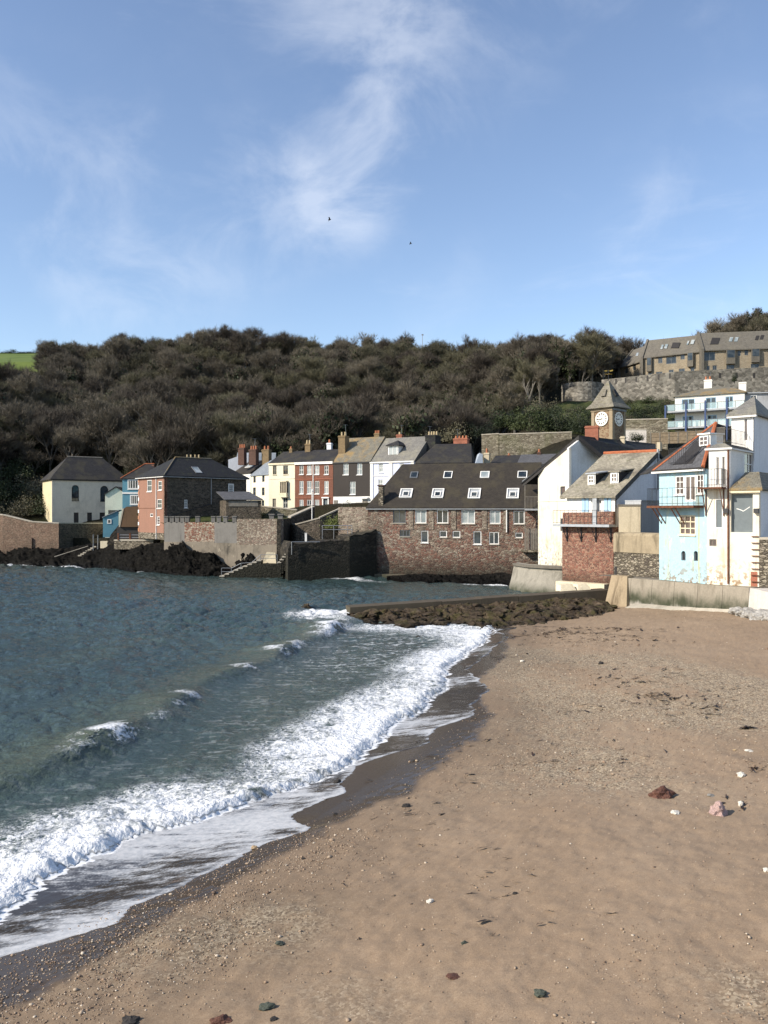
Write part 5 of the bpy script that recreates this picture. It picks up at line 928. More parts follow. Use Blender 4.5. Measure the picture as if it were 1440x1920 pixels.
# ------------------------------------------------------------------ cottage with blue shutters on the red stone wall
ct = thing('shuttered_cottage', 'white cottage with blue shutters and a lichened slate roof with two dormers', 'cottage', P3(1105, 985, 68))
Bc = Vector((XX(1153, 67), 67, 0)); u = Vector((.707, -.707, 0)); dv = Vector((.707, .707, 0)); z0 = ZZ(985, 68); Lc = 4.5; pl = Pl(Bc - u * Lc + Vector((0, 0, z0)), u); ze = ZZ(930.5, 68) - z0
sh = [pl.rect(1091, 932, 1104, 959.5), pl.rect(1133, 931.5, 1146, 958.5)]
wall_mb(pl, 0, Lc, 0, ze, [], .25).build('wall', M['clean_white'], ct)
for r in sh:
    k = pl.bar(MB(), r[0], r[1], r[2], r[3], .003, .05).build('shutter_door', M['blue_shutter'], ct); mid = (r[0] + r[1]) / 2; pl.bar(MB(), mid - .02, mid + .02, r[2], r[3], .052, .065).build('seam', M['grey_frame'], k)
r = pl.rect(1114, 934, 1122, 985); pl.bar(MB(), r[0], r[1], 0, ze, .003, .3).build('flue_casing', M['lead'], ct)
for px in (1110, 1124): r = pl.rect(px, 938, px + 2.5, 942); pl.bar(MB(), r[0], r[1], r[2], r[3], .003, .12).build('wall_light', M['black_iron'], ct)
E0 = pl.pt(-.5, ze + .02, .35); E1 = pl.pt(Lc + .25, ze + .02, .35); R1 = E1 + dv * 7.3; R1.z = ZZ(845.5, R1.y); R0 = E0 + dv * 7.3; R0.z = R1.z + .05
m = MB(); m.prism([E0, E1, R1, R0], (0, 0, -.16)); m.build('roof', M['slate_pale'], ct); MB().tube(R0, R1, .17, 7).build('ridge', M['ridge_tile'], ct); R2 = R1 + dv * 3 - Vector((0, 0, 1.7)); m = MB(); m.prism([R1 + u * 0 , R2, R2 - u * 5, R0], (0, 0, -.15)); m.build('roof', M['slate_black'], ct)
gp = Pl(pl.pt(Lc, 0), dv); m = MB(); m.prism([gp.pt(.003, -2), gp.pt(10, -2), gp.pt(10, R1.z - z0 - 1.6), gp.pt(7.0, R1.z - z0 - .2), gp.pt(.003, ze)], -gp.n * .25); m.build('gable', M['cool_white'], ct)
m = MB(); m.prism([E1 + Vector((0, 0, -.45)) + u * .02, R1 + Vector((0, 0, -.45)) + u * .02, R1 + Vector((0, 0, -.02)) + u * .02, E1 + Vector((0, 0, -.02)) + u * .02], -u * .06); m.build('barge_board', M['dark_wood'], ct)
MB().tube(gp.pt(6.9, R1.z - z0 - 3.4, .25), gp.pt(6.9, R1.z - z0 - .25, .25), .10, 7).tube(gp.pt(6.9, R1.z - z0 - .25, .25), gp.pt(6.9, R1.z - z0 + .15, .25), .15, 7).build('flue', M['grey_metal'], ct); MB().boxv(R1 - u * .1 - dv * .1, u * .3, dv * .3, (0, 0, .75)).build('finial', M['dirty_cream'], ct)
rp = Pl(E0, u, R0 - E0 - u * (R0 - E0).dot(u))
for q in ((1103.5, 889, 1117.5, 908), (1146, 885, 1161, 905)):
    a, b0 = rp.st(q[0], q[3]); c = rp.st(q[2], q[3])[0]; fp = Pl(rp.pt(a, b0 - .1), u); hh = fp.st((q[0] + q[2]) / 2, q[1])[1]; w = c - a; m = MB(); m.boxv(fp.pt(0, -.3, 0), u * w, dv * 2.6, (0, 0, hh + .3)); d = m.build('dormer', M['slate_dark'], ct)
    fp2 = Pl(fp.pt(0, 0, .01), u); m = MB(); fp2.bar(m, 0, w, -.05, hh, .0, .04); m.build('dormer_front', M['white'], d); win(d, fp2, (.1, w - .1, .1, hh - .1), 2, 2, M['white'], -.1, .08, .06, sill=True, pane=M['glass_brown'])
    m = MB(); m.boxv(fp.pt(-.15, hh, .2), u * (w + .3), dv * 3.2 + Vector((0, 0, .35)), (0, 0, .09)); m.build('dormer_roof', M['lead'] if q[0] < 1110 else M['slate_pale'], d)
# terrace parapet, balcony slab and iron brackets
pw = Pl(pl.pt(-.3, 0, .35) , u); Lw = Lc + .35
m = MB(); pw.bar(m, .1, Lw * .60, .1, pw.st(1100, 961)[1], -.3, 0); pw.bar(m, Lw * .70, Lw, .1, pw.st(1130, 959)[1], -.3, 0); m.build('parapet', M['red_stone'], ct)
k = pw.bar(MB(), -.4, Lw + .05, -.12, .08, -.3, .75).build('balcony', M['lead'], ct)
for i in range(4):
    x = .55 + i * (Lw - .75) / 3; m = MB(); m.tube(pw.pt(x, -.12, .04), pw.pt(x, -1.35, .04), .06, 5).tube(pw.pt(x - .02, -1.2, .05), pw.pt(x - .02, -.14, .72), .035, 5); m.build('bracket', M['black_iron'], k)
railing(k, [pw.pt(-.38, .08, .7), pw.pt(Lw, .08, .7)], 1.15, M['black_iron'], 14, .014)
rw = thing('red_stone_wall', 'high red sandstone wall under the balcony of the shuttered cottage', 'wall', P3(1104, 1095, 67)); zf = ZZ(1097, 66) - pw.o.z; m = MB(); pw.bar(m, .05, Lw, zf - 1.6, -.13, -2.5, -.02); m.build('wall', M['red_stone'], rw)
pw.bar(MB(), .0, Lw - .3, zf - 1.2, zf + .02, .0, .9).build('footing', M['pale_foot'], rw)
# dirty cream block, stained render wall with rubble below
k = thing('rendered_block', 'dirty cream rendered block under the grey gable of the shuttered cottage', 'wall', P3(1190, 997, 65.5)); Bb = Vector((XX(1160, 65.8), 65.8, ZZ(998, 65.8))); pk = Pl(Bb, (.9, -.436, 0)); wk = pk.st(1201, 970)[0]; hk = pk.st(1180, 949)[1]; m = MB(); pk.bar(m, 0, wk, -.3, hk, -2.6, 0); m.build('block', M['dirty_cream'], k); pk.bar(MB(), -.06, wk + .06, hk + .002, hk + .14, -2.6, .06).build('coping', M['stair'], k)
pk2 = Pl(pk.pt(wk, 0, -.15), (.80, .60, 0)); m = MB(); pk2.bar(m, .01, 3.6, -.4, pk2.st(1215, 940)[1], -1.5, 0); m.build('grey_wall', M['grey_render'], k); pk2.bar(MB(), 0, 3.62, pk2.st(1215, 940)[1] + .002, pk2.st(1215, 940)[1] + .1, -1.5, .05).build('coping', M['lead'], k)
k = thing('stained_wall', 'streaked render wall with a rounded top over black rubble stonework', 'wall', P3(1195, 1092, 64)); ps = wallpl(1151, 65.2, 1239, 61.2, ZZ(1094, 63.5)); zm, zt = ps.st(1195, 1037)[1], ps.st(1195, 999)[1]
m = MB(); ps.bar(m, 0, ps.L, -1.2, zm, -1.2, 0); m.build('rubble_base', M['grey_rubble'], k)
m = MB(); sec = [(zm + .002, .06), (zt - .25, .06), (zt - .08, 0), (zt, -.2), (zt, -1.2), (zm + .002, -1.2)]; m.prism([ps.pt(0, z, o) for z, o in sec][::-1], ps.u * ps.L); o = m.build('render', M['stained_render'], k)
r = ps.rect(1152.5, 1062, 1157, 1082); ps.bar(MB(), r[0], r[1], r[2], r[3], .002, .03).build('slot', M['dark_wood'], k)

# ------------------------------------------------------------------ pale blue house
bl = thing('pale_blue_house', 'narrow pale blue beach house with a balcony and orange ridge tiles', 'house', P3(1280, 1095, 57.5))
pl = wallpl(1236, 59.6, 1325, 55.7, 2.72); L = pl.L; zg = pl.st(1240, 884)[1]
fd = pl.rect(1283.5, 891, 1304.5, 940); w1 = pl.rect(1266, 892, 1282.5, 928); w2 = pl.rect(1305.5, 889, 1319.5, 926); w3 = pl.rect(1274, 966, 1304, 1003); a1 = pl.rect(1277.5, 1033, 1285.5, 1051); a2 = pl.rect(1301, 1033, 1308.5, 1052)
wall_mb(pl, 0, L, 0, zg, [fd, w1, w2, w3, a1, a2], .28).build('wall', M['sky_blue'], bl)
win(bl, pl, fd, 2, 1, M['white'], .06, .12, .1, sill=False, name='french_door', pane=M['glass_brown']); win(bl, pl, w1, 2, 3, M['white'], .06, .09, .05, pane=M['glass_brown']); win(bl, pl, w2, 2, 3, M['white'], .06, .09, .05, pane=M['glass_brown']); win(bl, pl, w3, 3, 3, M['cream_band'], .06, .09, .07, pane=M['glass_brown'])
for r in (a1, a2):
    k = win(bl, pl, r, 1, 1, M['grey_frame'], .12, .05, sill=False, name='arched_window'); a, c, z1, z2 = r; m = MB(); w = (c - a) / 2
    for s_ in (-1, 1):
        pts = [pl.pt((a + c) / 2 + s_ * w, z2 + .02, .008)] + [pl.pt((a + c) / 2 + s_ * w * math.sin(math.pi / 2 * q / 5), z2 - w + w * math.cos(math.pi / 2 * q / 5), .008) for q in range(6)]; m.prism(pts if s_ > 0 else pts[::-1], -pl.n * .12)
    m.build('arch_head', M['sky_blue'], k)
m = MB(); m.boxv(pl.pt(.01, -.5, -.3), -pl.n * 6, pl.u * .25, pl.v * (zg + .5)); m.build('side_wall', M['grey_render'], bl)
G0 = pl.pt(-.42, zg, .3); G1 = pl.pt(L - .05, zg + .12, .3); AP = P3(1342, 793, 60.2)
rp = Pl(G0, G1 - G0, (AP - G0) - (G1 - G0).normalized() * (AP - G0).dot((G1 - G0).normalized()))
m = MB(); m.prism([G0, G1, AP], -rp.n * .12); m.build('roof', M['slate_tile'], bl); m = MB(); m.prism([G1, G1 + Vector((2.5, 3.4, .3)), AP + Vector((1.2, 1.2, -.1)), AP], (0, 0, -.1)); m.build('roof', M['slate_dark'], bl)
m = MB(); m.prism([G0 + Vector((.2, 3.5, 0)), G0, AP], (0, 0, -.1)); m.build('roof', M['slate_dark'], bl)
m = MB(); m.tube(G0, AP, .11, 6).tube(G1, AP, .13, 6); m.build('ridge', M['ridge_tile'], bl); pl.bar(MB(), -.42, L, zg - .14, zg - .002, .2, .36).build('gutter', M['white'], bl); pl.bar(MB(), -.42, L, zg + .004, zg + .1, .31, .4).build('eave_board', M['dark_wood'], bl)
# roof terrace: flat dark sheet paints the recess's shade; railing, white dormer
a = rp.rect(1262, 850, 1300, 872); m = MB(); m.prism([rp.pt(*rp.st(1262, 872), .02), rp.pt(*rp.st(1298, 869), .02), rp.pt(*rp.st(1316, 838), .02), rp.pt(*rp.st(1306, 826), .02)], -rp.n * .015); rc = m.build('terrace_recess_shade', M['dark_wood'], bl)
b0 = rp.pt(*rp.st(1255, 873), .05); b1 = rp.pt(*rp.st(1286, 871), .05); b2 = rp.pt(*rp.st(1311, 850), .05); railing(rc, [b0, b1], 1.15, M['black_iron'], 8, .016); railing(rc, [b1, b2], 1.05, M['black_iron'], 10, .016)
dp = Pl(rp.pt(*rp.st(1312, 838), .0), pl.u); w = dp.st(1332, 830)[0]; hh = dp.st(1322, 815)[1]; m = MB(); dp.bar(m, 0, w, -.5, hh, -1.2, .0); d = m.build('dormer', M['white'], bl); win(d, Pl(dp.pt(0, 0, .01), dp.u), (.08, w - .08, .05, hh - .1), 2, 2, M['white'], -.1, .08, .06, sill=False, pane=M['glass_brown']); dp.bar(MB(), -.1, w + .1, hh + .003, hh + .1, -1.3, .15).build('dormer_roof', M['white'], d)
# balcony
zb = pl.st(1280, 948)[1]; x1 = pl.st(1320, 948)[0]; k = pl.bar(MB(), -.25, x1, zb - .16, zb, .004, .95).build('balcony', M['rust'], bl)
railing(k, [pl.pt(-.22, zb, .05), pl.pt(-.22, zb, .92), pl.pt(x1 - .03, zb, .92), pl.pt(x1 - .03, zb, .05)], 1.22, M['black_iron'], 9, .013)
for x in (.25, .62, 2.0, 2.4): MB().tube(pl.pt(x, zb - .16, .9), pl.pt(x, zb - 1.25, .03), .045, 5).build('bracket', M['rust'], k)
# ------------------------------------------------------------------ white beach house with tower
wt2 = thing('white_tower_house', 'white beach house with bay, balcony and small tower beside the pale blue house', 'house', P3(1380, 1102, 55))
pl = wallpl(1325.4, 55.68, 1423.5, 53.55, 2.72); L = pl.L; u = pl.u; dv = -pl.n
s_bay1 = pl.st(1369, 880)[0]; s_bay0 = pl.st(1332.5, 880)[0]; zlow = pl.st(1395, 917)[1]; zbay = pl.st(1350, 843.5)[1]
gw = pl.rect(1340.5, 935, 1355.5, 991); sw_ = pl.rect(1330, 1011, 1343.5, 1024); pn = pl.rect(1370, 926, 1411.5, 998)
wall_mb(pl, 0, s_bay1 - .002, 0, zlow, [gw, sw_], .28).build('wall', M['stained_white'], wt2); wall_mb(pl, s_bay1, L, 0, zlow, [pn], .35).build('wall', M['stained_white'], wt2)
win(wt2, pl, gw, 1, 1, M['white'], .05, .07, sill=False, pane=M['grey_door']); win(wt2, pl, sw_, 2, 1, M['grey_timber'], .08, .06, sill=False, pane=M['glass_brown'])
k = pl.bar(MB(), pn[0], pn[1], pn[2], pn[3], -.35, -.28).build('grey_panel', M['grey_door'], wt2)
m = MB(); g0 = pl.st(1391, 953); q_ = [(-.42, .12), (-.30, .10), (-.10, .02), (0, -.04), (.12, .03), (.30, .16), (.42, .24)]     # white gull-wing mark
sp = Pl(pl.pt(g0[0], pl.st(1391, 958)[1], -.27), u)
for (xa, za), (xb, zb2) in zip(q_[:-1], q_[1:]): m.prism([sp.pt(xa, za), sp.pt(xb, zb2), sp.pt(xb, zb2 + .05), sp.pt(xa, za + .05)], -sp.n * .008)
m.build('gull_mark', M['white'], k)
for px in (1362.5, 1419.5): r = pl.rect(px - 4.5, 953.5, px + 4.5, 962); pl.bar(MB(), r[0], r[1], r[2], r[3], .004, .28).build('wall_lamp', M['black_iron'], wt2)
# lean-to roof over the lower part
zl2 = pl.st(1400, 899)[1] + .55; p0, p1 = pl.pt(s_bay1 - .02, zlow + .004, .22), pl.pt(L + .25, zlow + .004, .22); p2, p3 = pl.pt(L - .45, zl2, -1.6), pl.pt(s_bay1 + .5, zl2, -1.6)
m = MB(); m.prism([p0, p1, p2, p3], (0, 0, -.12)); m.prism([p1, p1 + dv * 3.5, p2 + dv * 2.2, p2], (0, 0, -.1)); m.build('lean_to_roof', M['slate_lichen'], wt2); pl.bar(MB(), s_bay1, L + .1, zlow - .24, zlow - .13, .003, .2).build('fascia', M['cream_band'], wt2)
m = MB(); m.boxv(pl.pt(L - .3, -.2, -.36), dv * 6, u * .29, (0, 0, zlow + .1)); m.build('side_wall', M['cool_white'], wt2)
# bay storey
fr1 = pl.rect(1343, 857, 1348.5, 909); fr2 = pl.rect(1353.5, 856, 1359.5, 909)
wall_mb(pl, s_bay0 - .12, s_bay1 - .002, zlow + .003, zbay, [fr1, fr2], .2).build('bay', M['clean_white'], wt2)
for r in (fr1, fr2): win(wt2, pl, r, 1, 1, M['white'], .08, .04, sill=False, name='tall_window', pane=M['glass_brown'])
rp2 = Pl(pl.pt(s_bay1, 0), dv); r = rp2.rect(1396, 850, 1414.5, 891); bl_ = 4.9
wall_mb(rp2, .003, bl_, zlow - 1.0, zbay, [r], .2).build('bay_side', M['clean_white'], wt2); win(wt2, rp2, r, 2, 2, M['white'], .08, .07, .05, pane=M['glass_brown'])
pl.bar(MB(), s_bay0 - .35, s_bay1 + .16, zbay + .003, zbay + .12, -.2, .16).build('cornice', M['clean_white'], wt2); rp2.bar(MB(), .17, bl_ + .1, zbay + .003, zbay + .12, -.2, .14).build('cornice', M['clean_white'], wt2)
zt = pl.st(1350, 827)[1] - .12; K0, K1, K2 = pl.pt(s_bay0 - .35, zbay + .122, .16), pl.pt(s_bay1 + .16, zbay + .122, .16), rp2.pt(bl_ + .1, zbay + .122, .15)
I0, I1, I2 = pl.pt(s_bay0 + .25, zt, -.5), pl.pt(s_bay1 - .5, zt, -.5), rp2.pt(bl_ + .1, zt, -.5); m = MB(); m.prism([K0, K1, I1, I0], -pl.n * .1 - Vector((0, 0, .05))); m.build('skirt_roof', M['slate_grey'], wt2); m = MB(); m.prism([K1, K2, I2, I1], -rp2.n * .1 - Vector((0, 0, .05))); m.build('skirt_roof', M['slate_black'], wt2)  # shade of the right-hand slope is put into its darker slate
m = MB(); m.poly([I0, I1, I2, I0 + dv * 5]); m.build('flat_roof', M['lead'], wt2); railing(wt2, [I0 + Vector((0, 0, .02)), I1 + Vector((0, 0, .02))], 1.05, M['grey_timber'], 9, .016); railing(wt2, [I1 + Vector((0, 0, .02)), I2 + Vector((0, 0, .02))], 1.05, M['black_iron'], 16, .013)
# tower
T0 = rp2.pt(bl_ + .25, 0, 0); tp = Pl(Vector((T0.x, T0.y, 2.72)) - u * 1.5, u); ztt = tp.st(1400, 779)[1]; tw1 = tp.rect(1395.5, 785, 1401.5, 826); tw2 = tp.rect(1405.5, 784, 1411.5, 826)
wall_mb(tp, 0, 1.5, zt - 1, ztt, [tw1, tw2], .2).build('tower_wall', M['clean_white'], wt2)
for r in (tw1, tw2): win(wt2, tp, r, 1, 1, M['white'], .06, .03, sill=False, name='tall_window', pane=M['glass_brown'])
ts = Pl(tp.pt(1.5, 0), dv); wall_mb(ts, .003, 5, 0, ztt, [], .2).build('tower_side', M['cool_white'], wt2)
A, B = tp.pt(0, 0), tp.pt(1.5, 0); hip(wt2, A, B, B + dv * 5, A + dv * 5, tp.o.z + ztt + .12, tp.o.z + ztt + 1.6, M['slate_grey'], .28, 1.0, .9); tp.bar(MB(), -.26, 1.76, ztt - .14, ztt - .003, .003, .26).build('fascia', M['clean_white'], wt2)
# iron balcony on the bay, brackets
zk = pl.st(1340, 914)[1]; bx = MB(); pl.bar(bx, s_bay0 - .55, s_bay1 - .25, zk - .1, zk, .004, .95); k = bx.build('balcony', M['rust'], wt2); railing(k, [pl.pt(s_bay0 - .52, zk, .92), pl.pt(s_bay1 - .28, zk, .92), pl.pt(s_bay1 - .28, zk, .05)], 1.2, M['black_iron'], 7, .014)
for s_ in (s_bay0 - .3, s_bay1 - .4): MB().tube(pl.pt(s_, zk - .1, .88), pl.pt(s_, zk - 1.7, .06), .03, 5).tube(pl.pt(s_, zk - .1, .06), pl.pt(s_, zk - 1.9, .06), .04, 5).build('bracket', M['rust'], k)
s_ = pl.st(1364.5, 900)[0]; pl.bar(MB(), s_, s_ + .09, .1, zbay, .01, .1).build('drainpipe', M['rust'], wt2)
r = pl.rect(1408, 1072, 1420, 1100); pl.bar(MB(), r[0], r[1], max(r[2], .02), r[3], .002, .02).build('brick_patch', M['brick_red'], wt2); lad = MB(); x0 = L - .12
for i in range(8): z = .3 + i * .42; pl.bar(lad, L - .45, L - .02, z, z + .05, .03, .12)
lad.build('rung_ladder', M['rust'], wt2)
k = thing('rubble_wall', 'grey rubble wall at the right edge beside the white tower house', 'wall', P3(1435, 1100, 53)); wallseg(k, 1424.5, 53.4, 1500, 52.0, 2.4, ZZ(1012, 53.4), ZZ(1012, 52), M['grey_rubble'], .6)
k = thing('neighbour_house', 'shaded white rendered house cut off by the right edge', 'house', P3(1460, 1010, 54)); q = wallpl(1430, 55.2, 1560, 56.5, 5); body(k, q, q.L, 5, 0, ZZ(917, 55) - 5, M['cool_white'], []); roof_on(k, q, q.L, 5, ZZ(917, 55) - 5 + .01, ZZ(890, 57) - 5, M['slate_black'], .2)
# ------------------------------------------------------------------ sea wall in front of the two beach houses, buttress, side wall, white rocks
sw = thing('beach_sea_wall', 'long streaked concrete sea wall below the pale blue and white houses', 'wall', P3(1300, 1150, 57)); ps = wallpl(1146, 62.6, 1405, 53.1, 2.70); n = 6; Lp = ps.L
for i in range(n):
    a, c = Lp * i / n + (.012 if i else 0), Lp * (i + 1) / n - .012; m = MB(); m.prism([ps.pt(a, -3.4, .34), ps.pt(c, -3.4, .34), ps.pt(c, 0, 0), ps.pt(a, 0, 0)], -ps.n * .9); m.build('panel', M['sea_wall'], sw)
ps.bar(MB(), .02, Lp, -3.4, -.02, -1.1, -.35).build('backing', M['groyne'], sw)
m = MB(); m.prism([ps.pt(-.05, -3.4, 1.1), ps.pt(2.1, -3.4, .8), ps.pt(1.6, .12, .08), ps.pt(.1, .12, .08)], -ps.n * .7); m.build('buttress', M['buttress'], sw)
k = thing('white_ramp', 'pale sloping concrete toe at the foot of the sea wall', 'ramp', P3(1230, 1158, 57)); a0, a1 = ps.st(1192, 1150)[0], ps.st(1290, 1150)[0]
m = MB(); nT = 10; ra = [a0 + (Lp - a0) * i / nT for i in range(nT + 1)]
fp_ = []
for i, a_ in enumerate(ra):
    o_ = .75 * max(0, 1 - i / nT * 1.6) + .40 + .06 * math.sin(i * 2.1); q = ps.pt(a_, 0, o_); w_ = ps.pt(a_, 0, .2); fp_.append((Vector((q.x, q.y, sz(q.x, q.y) + .015)), Vector((w_.x, w_.y, sz(w_.x, w_.y) + .2))))
for (p0_, b0_), (p1_, b1_) in zip(fp_[:-1], fp_[1:]): m.prism([p0_, p1_, b1_, b0_], (0, 0, -.6))
m.build('toe', M['coping'], k)
sd_ = thing('side_sea_wall', 'pale smooth concrete wall running towards the viewer at the right edge', 'wall', P3(1425, 1140, 52)); C0 = ps.pt(Lp, 0, 0); D0 = Vector((23.0, 44, 2.7)); pd = Pl(C0 + Vector((.02, -.02, 0)), D0 - C0); pd.L = (D0 - C0).length
m = MB(); m.prism([pd.pt(0, -3, .25), pd.pt(pd.L + 12, -3, .25), pd.pt(pd.L + 12, 0, 0), pd.pt(0, 0, 0)], -pd.n * 1.2); m.build('wall', M['side_wall'], sd_)
tag(MB().poly([ps.pt(-2, -.03, -.5), ps.pt(Lp, -.03, -.5), C0 + Vector((.6, 0, -.03)), D0 + Vector((.6, -11, -.03)), (60, 33, 2.67), (60, 66, 2.67), (20, 66, 2.67)]).build('village_ground', M['stair'], org=(0, 0, 0)), kind='structure')
for i in range(11):
    f = i / 10; p = C0.lerp(D0, f * 1.1) + Vector((-.55 - .5 * random.random(), -.2, 0)); s = random.uniform(.5, .8); zz = sz(p.x, p.y); o = put('white_boulder', BL[i % 6].copy(), M['white_rock'], None, (p.x, p.y, zz + .1)); o.scale = (s, s * 1.1, s * .75); o.rotation_euler = (0, 0, i * 1.3); tag(o, 'white limewashed boulder at the foot of the pale side wall', 'boulder', 'white boulders along the side wall')
# ------------------------------------------------------------------ low breakwater
gr = thing('breakwater', 'low brown concrete breakwater running out from the sea wall into the surf', 'breakwater', P3(900, 1150, 60)); g0 = Vector((XX(656, 58.8), 58.8, 0)); g1 = Vector((XX(1150, 64.0), 64.0, 0)); pg = Pl(g0, g1 - g0); Lg = (g1 - g0).length; cuts = [0, .33, .48, .62, .80, .99]
for i, (a, c) in enumerate(zip(cuts[:-1], cuts[1:])):
    f = lambda v: .80 + .78 * v; m = MB(); m.prism([pg.pt(a * Lg + .015, -.8, .12), pg.pt(c * Lg - .015, -.8, .12), pg.pt(c * Lg - .015, f(c) - .03 * (i % 2), 0), pg.pt(a * Lg + .015, f(a) - .03 * (i % 2), 0)], -pg.n * 1.5); m.build('block', M['groyne'], gr)
for i, (px, w) in enumerate(((1078, 30), (1108, 26))): a = pg.st(px - w / 2, 1100)[0]; c = pg.st(px + w / 2, 1100)[0]; m = MB(); m.prism([pg.pt(a, 1.45, -1.0), pg.pt(c, 1.5, -1.0), pg.pt(c - .2, 1.98, -1.4), pg.pt(a + .2, 1.9, -1.4)], -pg.n * .8); m.build('slab', M['pale_foot'], gr)
# ------------------------------------------------------------------ clock tower
tw = thing('clock_tower', 'square stone clock tower with white dials and a flared slate spire', 'tower', P3(1142, 830, 92)); Yc = 91.5; c0 = Vector((XX(1148, Yc), Yc, 0)); bt = R(47.4); du = Vector((-math.cos(bt), math.sin(bt), 0)); dw = Vector((math.sin(bt), math.cos(bt), 0)); W_ = 2.62; zb, zt = 8.0, ZZ(764, Yc)
lp = Pl(c0 + du * W_ + Vector((0, 0, zb)), -du); rpn = Pl(c0 + Vector((0, 0, zb)), dw); H_ = zt - zb
m = MB(); lp.bar(m, 0, W_, 0, H_, -W_, 0); m.build('shaft', M['tower_stone'], tw)
for p_ in (lp, rpn):
    for a in (-.02, W_ - .36): m = MB(); p_.bar(m, a, a + .38, 0, H_, .0025, .07); m.build('pilaster', M['tower_trim'], tw)
    p_.bar(MB(), -.08, W_ + .08, H_ - .28, H_ - .002, .003, .14).build('cornice', M['grey_frame'] if p_ is rpn else M['tower_trim'], tw)  # darker cornice on the right face has that side's shade in its colour
for p_, (cx, cy) in ((lp, (1129, 785.5)), (rpn, (1159, 786))):
    s, z = p_.st(cx, cy); r_ = .70; m = MB(); m.tube(p_.pt(s, z, .0), p_.pt(s, z, .09), r_, 32); d = m.build('clock_dial', M['dial'], tw); m = MB(); N_ = 32
    for i in range(N_):
        a, c = 2 * math.pi * i / N_, 2 * math.pi * (i + 1) / N_; q = lambda t, rr, o: p_.pt(s + rr * math.sin(t), z + rr * math.cos(t), o); m.prism([q(a, r_ + .1, .13), q(a, r_ - .02, .13), q(c, r_ - .02, .13), q(c, r_ + .1, .13)], -p_.n * .125)
    m.build('dial_ring', M['dial'], d)
    for i in range(12):
        a = math.pi / 6 * i; e = Vector((math.sin(a), math.cos(a))); f = Vector((e.y, -e.x)); q = lambda rr, ww: p_.pt(s + e.x * rr + f.x * ww, z + e.y * rr + f.y * ww, .105); m = MB(); m.prism([q(.44, -.05), q(.44, .05), q(.63, .065), q(.63, -.065)], -p_.n * .012); m.build('numeral', M['black_iron'], d)
    for ang, ln, ww in ((-98, .56, .035), (-99.5, .38, .055)):
        a = R(ang); e = Vector((math.sin(a), math.cos(a))); f = Vector((e.y, -e.x)); q = lambda rr, w2, o: p_.pt(s + e.x * rr + f.x * w2, z + e.y * rr + f.y * w2, o); m = MB(); m.prism([q(-.1, -ww, .125), q(-.1, ww, .125), q(ln, ww * .6, .125), q(ln, -ww * .6, .125)], -p_.n * .012); m.build('hand', M['black_iron'], d)
cc = c0 + du * W_ / 2 + dw * W_ / 2; prof = [(W_ / 2 + .46, zt + .02), (W_ / 2 + .46, zt + .14), (W_ / 2 + .05, zt + .62), (W_ / 2 - .32, zt + 1.35), (.42, zt + 2.55), (.06, ZZ(709, Yc))]
for s1, s2, mt in ((-1, -1, 0), (1, -1, 1), (1, 1, 2), (-1, 1, 3)):
    pass
cor = [(-1, -1), (1, -1), (1, 1), (-1, 1)]; m = MB()
for i in range(4):
    a, c = cor[i], cor[(i + 1) % 4]
    for (r_a, z_a), (r_b, z_b) in zip(prof[:-1], prof[1:]):
        q = lambda k_, rr, z: cc + du * (-k_[0] * rr) + dw * (k_[1] * rr) + Vector((0, 0, z)); m.poly([q(a, r_a, z_a), q(c, r_a, z_a), q(c, r_b, z_b), q(a, r_b, z_b)])
m.poly([cc + du * (-k_[0] * prof[0][0]) + dw * (k_[1] * prof[0][0]) + Vector((0, 0, prof[0][1])) for k_ in reversed(cor)]); m.build('spire', M['slate_spire'], tw)
for p_ in (lp, rpn): z = H_ + 1.42; m = MB(); m.prism([p_.pt(W_ / 2 - .3, z, -.12), p_.pt(W_ / 2 + .3, z, -.12), p_.pt(W_ / 2 + .24, z + .75, -.5), p_.pt(W_ / 2 - .24, z + .75, -.5)], -p_.n * .5); m.build('louvre', M['slate_spire'] if p_ is lp else M['slate_black'], tw)  # black slate on the right louvre paints the shaded side
tp_ = Vector((cc.x, cc.y, ZZ(709, Yc))); MB().tube(tp_, tp_ + Vector((0, 0, 1.25)), .03, 6).build('finial', M['black_iron'], tw); m = MB(); zv = tp_.z + .75
m.tube((cc.x - .42, cc.y, zv), (cc.x + .42, cc.y, zv), .025, 5).tube((cc.x, cc.y - .42, zv), (cc.x, cc.y + .42, zv), .025, 5); m.prism([(cc.x + .15, cc.y - .01, zv + .28), (cc.x + .5, cc.y - .01, zv + .36), (cc.x + .5, cc.y - .01, zv + .5), (cc.x + .15, cc.y - .01, zv + .42)], (0, .02, 0)); m.prism([(cc.x - .5, cc.y - .01, zv + .36), (cc.x - .2, cc.y - .01, zv + .3), (cc.x - .2, cc.y - .01, zv + .44)], (0, .02, 0)); m.tube((cc.x - .45, cc.y, zv + .39), (cc.x + .45, cc.y, zv + .39), .02, 5); m.build('weather_vane', M['gold'], tw)
